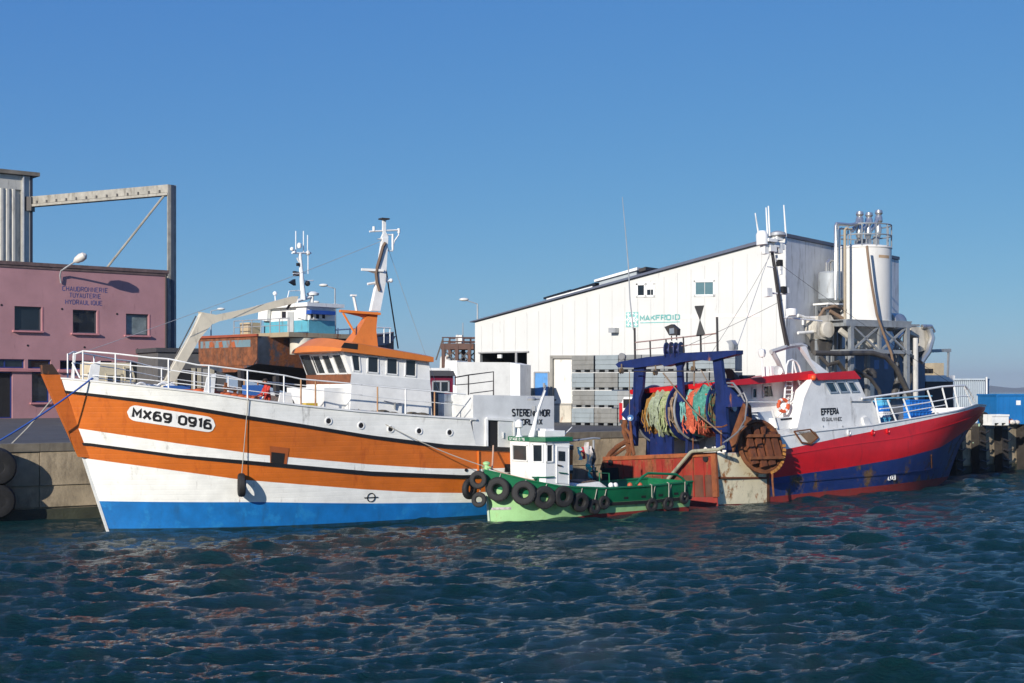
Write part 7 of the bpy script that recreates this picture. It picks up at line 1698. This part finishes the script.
# ---- blue shed behind the silo frame
bs = at(858, 391, 99); FBs = Frame((bs.x, bs.y, GZ), 30); s_0 = lambda px, py, off=0: FBs.pt(px, py, y=-off)
TB = thing('blue_shed', 'low slate blue clad shed seen through the legs of the silo frame', 'building', FBs)
a, b_ = s_0(842, 391).x, s_0(925, 391).x; zt_ = s_0(880, 355).z
bluec = mat('slate blue cladding', (.10, .14, .19), .5, dirt=.3, var=.15, planks=('X', .8, .2, 'SAW', .06))
m = MB(); m.box(a, b_, 0, 9, -.02, zt_); m.build('wall', bluec, TB)
m = MB(); m.box(a - .2, b_ + .2, -.2, 9.2, zt_ + .003, zt_ + .2); m.build('roof', mat('dark roof', (.05, .05, .055), .8), TB)
for p0_, p1_, mm in ((862, 868, dark_in), (897, 905, dark_in)):
    m = MB(); m.box(s_0(p0_, 391).x, s_0(p1_, 391).x, -.05, -.003, 0, 2.4); m.build('door', mm, TB)
for p0_, p1_ in ((874, 879), (884, 888)): window([s_0(p0_, 360), s_0(p1_, 360), s_0(p1_, 369), s_0(p0_, 369)], TB, mat('bright blue pane', (.05, .16, .36), .2), None, out=(0, -1, 0))
# ---- far right: tan building, lorry, container, tubs
ft = at(920, 391, 190); FTn = Frame((ft.x, ft.y, GZ), 20); n0 = lambda px, py, off=0: FTn.pt(px, py, y=-off)
TN = thing('tan_building', 'small tan flat roofed building far off above the red trawler bow rail', 'building', FTn)
a, m_, b_ = n0(918, 391).x, n0(933, 391).x, n0(942.5, 391).x; tanm = mat('tan render', (.40, .33, .22), .8, dirt=.2)
m = MB(); m.box(a, m_, 0, 6, -.02, n0(925, 367).z); m.box(m_ + .003, b_, -.3, 6, -.02, n0(938, 363).z); m.build('wall', tanm, TN)
for px in (924, 928, 932): m = MB(); c = n0(px, 371); m.box(c.x - .5, c.x + .4, -.05, -.003, c.z - .3, c.z + .3); m.build('window', dark_in, TN)
fl = at(927, 391, 112); FL_ = Frame((fl.x, fl.y, GZ), 25); l0 = lambda px, py, off=0: FL_.pt(px, py, y=-off)
TL_ = thing('white_lorry', 'white topped lorry with dark underside beyond the red trawler bow rail', 'lorry', FL_)
a, b_ = l0(926, 391).x, l0(955, 391).x; z0_, z1_ = l0(940, 381.5).z, l0(940, 375.3).z
m = MB(); m.box(a, b_, 0, 2.4, z0_, z1_); m.build('white_top', white_clean, TL_)
m = MB(); m.box(a + .1, b_ - .1, .1, 2.3, .7, z0_ - .003); m.box(a - 1, a - .003, .1, 2.2, .5, z0_ + .2); m.build('dark_body', darkmetal, TL_)
for px in (931, 950): m = MB(); x = l0(px, 391).x; m.lathe((x, 0, .5), (0, 1, 0), [(.3, 0), (.5, .03), (.5, .3)], 16); m.build('wheel', rubber, TL_)
fc = at(956, 391, 98); FCn = Frame((fc.x, fc.y, GZ), -25); cn = lambda px, py, off=0: FCn.pt(px, py, y=-off)
TC = thing('shipping_container', 'grey blue ribbed shipping container beyond the trawler bow, thin pipe at its corner', 'container', FCn)
a, b_ = cn(954, 391).x, cn(985, 391).x; zt_ = cn(970, 378.5).z; cm = mat('grey blue container paint', (.30, .36, .42), .5, dirt=.25)
m = MB(); vs = []; n = 16
for i in range(n + 1):
    x = lerp(a, b_, i / n); d_ = (b_ - a) / n
    for dx, dy in ((0, 0), (.25, 0), (.4, .12), (.85, .12)): 
        if i < n or dx == 0: vs += [V((x + dx * d_, dy, .15)), V((x + dx * d_, dy, zt_ - .12))]
k = len(vs) // 2; m.add(vs, [(2 * i, 2 * i + 2, 2 * i + 3, 2 * i + 1) for i in range(k - 1)]); m.box(a, b_, .13, 2.4, .1, zt_ - .1); m.build('ribbed_side', cm, TC, ang=10)
m = MB(); m.box(a - .03, b_ + .03, -.04, 2.45, zt_ - .119, zt_); m.box(a - .03, b_ + .03, -.04, 2.45, 0, .149); m.build('rail', cm, TC)
m = MB(); m.tube([(b_ + .12, -.1, 0), (b_ + .12, -.1, zt_ + .1)], .06); m.build('corner_post', white, TC)
fb_ = ground_at(1000, 424.2); FBc = Frame((fb_.x, fb_.y, GZ), 12); bc = lambda px, py, off=0: FBc.pt(px, py, y=-off)
TBc = thing('blue_container', 'bright blue steel container with a small white notice at the right edge', 'container', FBc)
a = bc(997, 391).x; b_ = a + 6; zt_ = bc(1010, 394).z; bcm = mat('bright blue container paint', (.012, .15, .40), .45, dirt=.2)
m = MB(); m.box(a, b_, 0, 2.4, .08, zt_ - .12); m.build('side', bcm, TBc)
m = MB(); m.box(a - .06, b_ + .06, -.06, 2.46, zt_ - .118, zt_); m.box(a - .04, b_ + .04, -.04, 2.44, 0, .079); m.box(a - .05, a + .08, -.05, .1, .08, zt_ - .12); m.build('rim', bcm, TBc)
q = [bc(1015.2, 400.5), bc(1020.6, 400.5), bc(1020.6, 405), bc(1015.2, 405)]; m = MB(); m.prism([p + V((0, -.012, 0)) for p in q], (0, .01, 0)); m.build('notice', white_clean, TBc)
for i in range(12):
    x = a + .4 + i * .47; m = MB(); m.box(x - .04, x + .04, -.03, -.002, .1, zt_ - .14); m.build('rib', bcm, TBc)
fu = ground_at(1000, 425.3); FU = Frame((fu.x, fu.y, GZ), 20); u0 = lambda px, py, off=0: FU.pt(px, py, y=-off)
TU = thing('plastic_tub', 'white plastic fish tub standing on the quay edge in front of the blue container', 'tub', FU)
a, b_ = u0(992, 391).x, u0(1008.7, 391).x; zt_ = u0(1000, 414.5).z; w_ = .06
m = MB(); m.box(a, b_, 0, .9, .15, .2); [m.box(*q, .2, zt_) for q in ((a, b_, 0, w_), (a, b_, .9 - w_, .9), (a, a + w_, w_, .9 - w_), (b_ - w_, b_, w_, .9 - w_))]; m.build('shell', white, TU)
m = MB(); m.box(a - .03, b_ + .03, -.04, -.003, zt_ - .12, zt_); m.build('rim', white, TU)
for u in (0, .42, .84): m = MB(); m.box(lerp(a, b_, u), lerp(a, b_, u + .16), .0, .9, 0, .148); m.build('foot', white, TU)
m = MB(); rg_ = random.Random(8); c = u0(1014.5, 424)
for i in range(14): m.sphere((c.x + rg_.uniform(-.45, .5), .3 + rg_.uniform(-.3, .4), .12 + rg_.uniform(0, .35) * (1 - abs(i - 7) / 8)), rg_.uniform(.10, .2), 8, i % 2, (1.2, 1, .8))
tag(m.build('net_heap', [mat('red float net', (.42, .09, .05), .8, var=.5, vscale=9), mat('white float net', (.6, .56, .5), .8, var=.4, vscale=9)], frame=FU), 'small red and white heap of nets and floats right of the white tub', 'net heap')
rr_ = at(991, 391, 175); FRr = Frame((rr_.x, rr_.y, GZ), 0); r_0 = lambda px, py, off=0: FRr.pt(px, py, y=-off)
TRr = thing('red_roof_shed', 'little far shed with red roof band between the ribbed container and the blue one', 'building', FRr)
a, b_ = r_0(984, 391).x, r_0(998, 391).x; m = MB(); m.box(a, b_, 0, 5, 0, r_0(990, 403.5).z); m.build('wall', tanm, TRr)
m = MB(); m.box(a - .2, b_ + .2, -.2, 5.2, r_0(990, 403.4).z, r_0(990, 399).z); m.build('roof', mat('red roof sheet', (.42, .05, .05), .6), TRr)
c = ground_at(984, 425); m = MB(); m.torus((c.x, c.y, GZ + .42), (.5, -.85, 0), .3, .13, 20, 10); tag(m.build('tyre', rubber), 'lone black tyre standing on the quay just beyond the red bow tip', 'tyre')
# green rope draped on the quay edge by the bow
q = QF.pt(975, 428, y=-.1)
m = MB(); m.tube([QF.w((q.x + 2.4, .2, GZ + .1)), QF.w((q.x + 1.2, .1, GZ + .1)), QF.w((q.x + .4, -.12, GZ + .02)), QF.w((q.x + .2, -.2, GZ - .7)), QF.w((q.x - .3, -.18, GZ - 1.2))], .06); tag(m.build('mooring_rope', mat('pale green rope', (.30, .42, .30), .9)), 'pale green rope draped over the quay edge beside the red bow', 'rope')

# ------------------------------------------------------------------ deckhand on the orange trawler
def person():
    c = rail_pt(268, 395); px_, py_ = F1.pt(268, 390, y=c.y + .75).x, c.y + .75
    zf_ = c_cap0(px_) - .85; z = zf_
    J = {}; vs = []; rad = []; ed = []
    def j(n, x, y, zz, r_, par=None, ry=None):
        J[n] = len(vs); vs.append((x, y, zz)); rad.append((r_, ry or r_))
        if par: ed.append((J[par], J[n]))
    j('pelvis', 0, 0, .95, .14); j('belly', -.02, 0, 1.12, .135, 'pelvis'); j('chest', -.06, 0, 1.36, .155, 'belly'); j('neck', -.09, 0, 1.50, .06, 'chest'); j('head', -.12, 0, 1.62, .095, 'neck'); j('crown', -.13, 0, 1.72, .075, 'head')
    for s_, sgn in (('l', 1), ('r', -1)):
        j('hip' + s_, 0, .1 * sgn, .88, .10, 'pelvis'); j('knee' + s_, -.05 + .05 * sgn, .12 * sgn, .5, .07, 'hip' + s_); j('ank' + s_, .02 + .06 * sgn, .12 * sgn, .09, .05, 'knee' + s_); j('toe' + s_, -.14 + .06 * sgn, .13 * sgn, .04, .04, 'ank' + s_)
        j('sh' + s_, -.06, .19 * sgn, 1.42, .07, 'chest'); j('el' + s_, -.14, .27 * sgn, 1.16, .05, 'sh' + s_); j('wr' + s_, -.36, .18 * sgn, 1.08, .035, 'el' + s_); j('hand' + s_, -.44, .16 * sgn, 1.06, .038, 'wr' + s_)
        for k, (dy, dz_) in enumerate(((-.03, .015), (-.01, .02), (.01, .018), (.03, .01))): j('f%d' % k + s_, -.53 + abs(k - 1.5) * .008, .16 * sgn + dy, 1.05 + dz_ - .02, .009, 'hand' + s_)
        j('thumb' + s_, -.47, .16 * sgn - .05 * sgn, 1.07, .010, 'wr' + s_)
    me = bpy.data.meshes.new('person'); me.from_pydata(vs, ed, [])
    o = bpy.data.objects.new('person', me); COL.objects.link(o)
    md = o.modifiers.new('skin', 'SKIN'); md.use_smooth_shade = True
    sd = o.modifiers.new('sub', 'SUBSURF'); sd.levels = 2; sd.render_levels = 2
    for i, r_ in enumerate(rad): me.skin_vertices[0].data[i].radius = r_
    me.skin_vertices[0].data[0].use_root = True
    bpy.context.view_layer.update()
    m2 = bpy.data.meshes.new_from_object(o.evaluated_get(bpy.context.evaluated_depsgraph_get()))
    bpy.data.objects.remove(o); bpy.data.meshes.remove(me)
    for mm in (mat('red jacket', (.50, .035, .02), .8, var=.25, vscale=8), mat('orange red oilskin trousers', (.52, .08, .02), .6, var=.2), mat('tanned skin', (.42, .20, .12), .6), mat('dark boots', (.03, .03, .03), .6)): m2.materials.append(mm)
    for p in m2.polygons:
        c_ = p.center; p.use_smooth = True
        p.material_index = 2 if (c_.z > 1.53 or c_.x < -.37 and c_.z > .9) else (0 if c_.z > .98 else (1 if c_.z > .28 else 3))
    o = bpy.data.objects.new('person', m2); COL.objects.link(o)
    o.matrix_world = F1.M @ Matrix.Translation((px_, py_, zf_))
    tag(o, 'person in red jacket and orange trousers working on the orange trawler foredeck', 'person')
    b = MB(); b.sphere((-.11, 0, 1.685), .105, 12, 0, (1.0, .95, .75)); h_ = b.build('hair', mat('dark brown hair', (.03, .018, .01), .8), o)
    b = MB()
    for s_ in (-1, 1): b.sphere((-.205, s_ * .035, 1.645), .014, 8)
    b.build('eyes', black, o); b = MB(); b.prism([(-.21, -.014, 1.605), (-.21, .014, 1.605), (-.205, 0, 1.65)], (-.03, 0, 0)); b.build('nose', mat('tanned skin', None) if False else MATS['tanned skin'], o)
    return px_, py_, zf_
PX, PY, PZ = person()
# deck gear round the deckhand, parts of the trawler
zd = lambda x: c_cap0(x) - .85
m = MB(); x = PX + 1.2
m.lathe((x, -.9, zd(x) + .75), (0, 1, 0), [(.5, 0), (.5, .06), (.22, .1), (.22, 1.3), (.5, 1.34), (.5, 1.4)], 20); wnc = m.build('trawl_winch', mat('worn winch', (.16, .13, .11), .6, rust=.4), T1)
m = MB()
for y in (-1.05, .65): m.prism([(x - .5, y, zd(x)), (x + .5, y, zd(x)), (x + .25, y, zd(x) + 1.35), (x - .2, y, zd(x) + 1.35)], (0, .1, 0))
m.build('winch_frame', white, wnc)
x = PX + .75; m = MB(); m.box(x - .35, x + .35, .9, 1.5, zd(x), zd(x) + 1.6); m.build('blue_locker', mat('mid blue paint', (.03, .12, .38), .5), T1)
x = PX + 2.1; m = MB(); m.box(x - .3, x + .2, -1.7, -1.3, zd(x) + .4, zd(x) + 1.02); m.build('yellow_basket', mat('yellow plastic', (.62, .42, .03), .5), T1)
x = F1.pt(176, 386, y=-1).x; m = MB(); m.box(x - .3, x + .5, -1.2, -.4, zd(x), zd(x) + 1.05); m.build('blue_tub', mat('mid blue paint', None) if False else MATS['mid blue paint'], T1)
x = F1.pt(193, 388, y=-1).x; m = MB(); m.box(x - .6, x + .7, -1.5, -.9, zd(x), zd(x) + 1.0); m.build('orange_hatch', mat('orange hatch', (.55, .12, .02), .5), T1)
m = MB(); x = F1.pt(140, 384, y=-.3).x
for i in range(5): m.torus((x + i * .28, -.4 + .1 * math.sin(i), c_cap0(x) - .1 + .05 * math.cos(i * 2)), (0, 1, .3), .22, .05, 14, 6)
m.build('hose_coil', white, T1)
m = MB(); x = PX - .9
m.bar((x, .2, zd(x)), (x + .1, .2, zd(x) + 1.5), .1); m.bar((x + .6, .3, zd(x)), (x + .5, .3, zd(x) + 1.3), .1); m.bar((x, .2, zd(x) + 1.3), (x + .6, .3, zd(x) + 1.2), .12); m.build('fairlead_frame', rusty, T1)
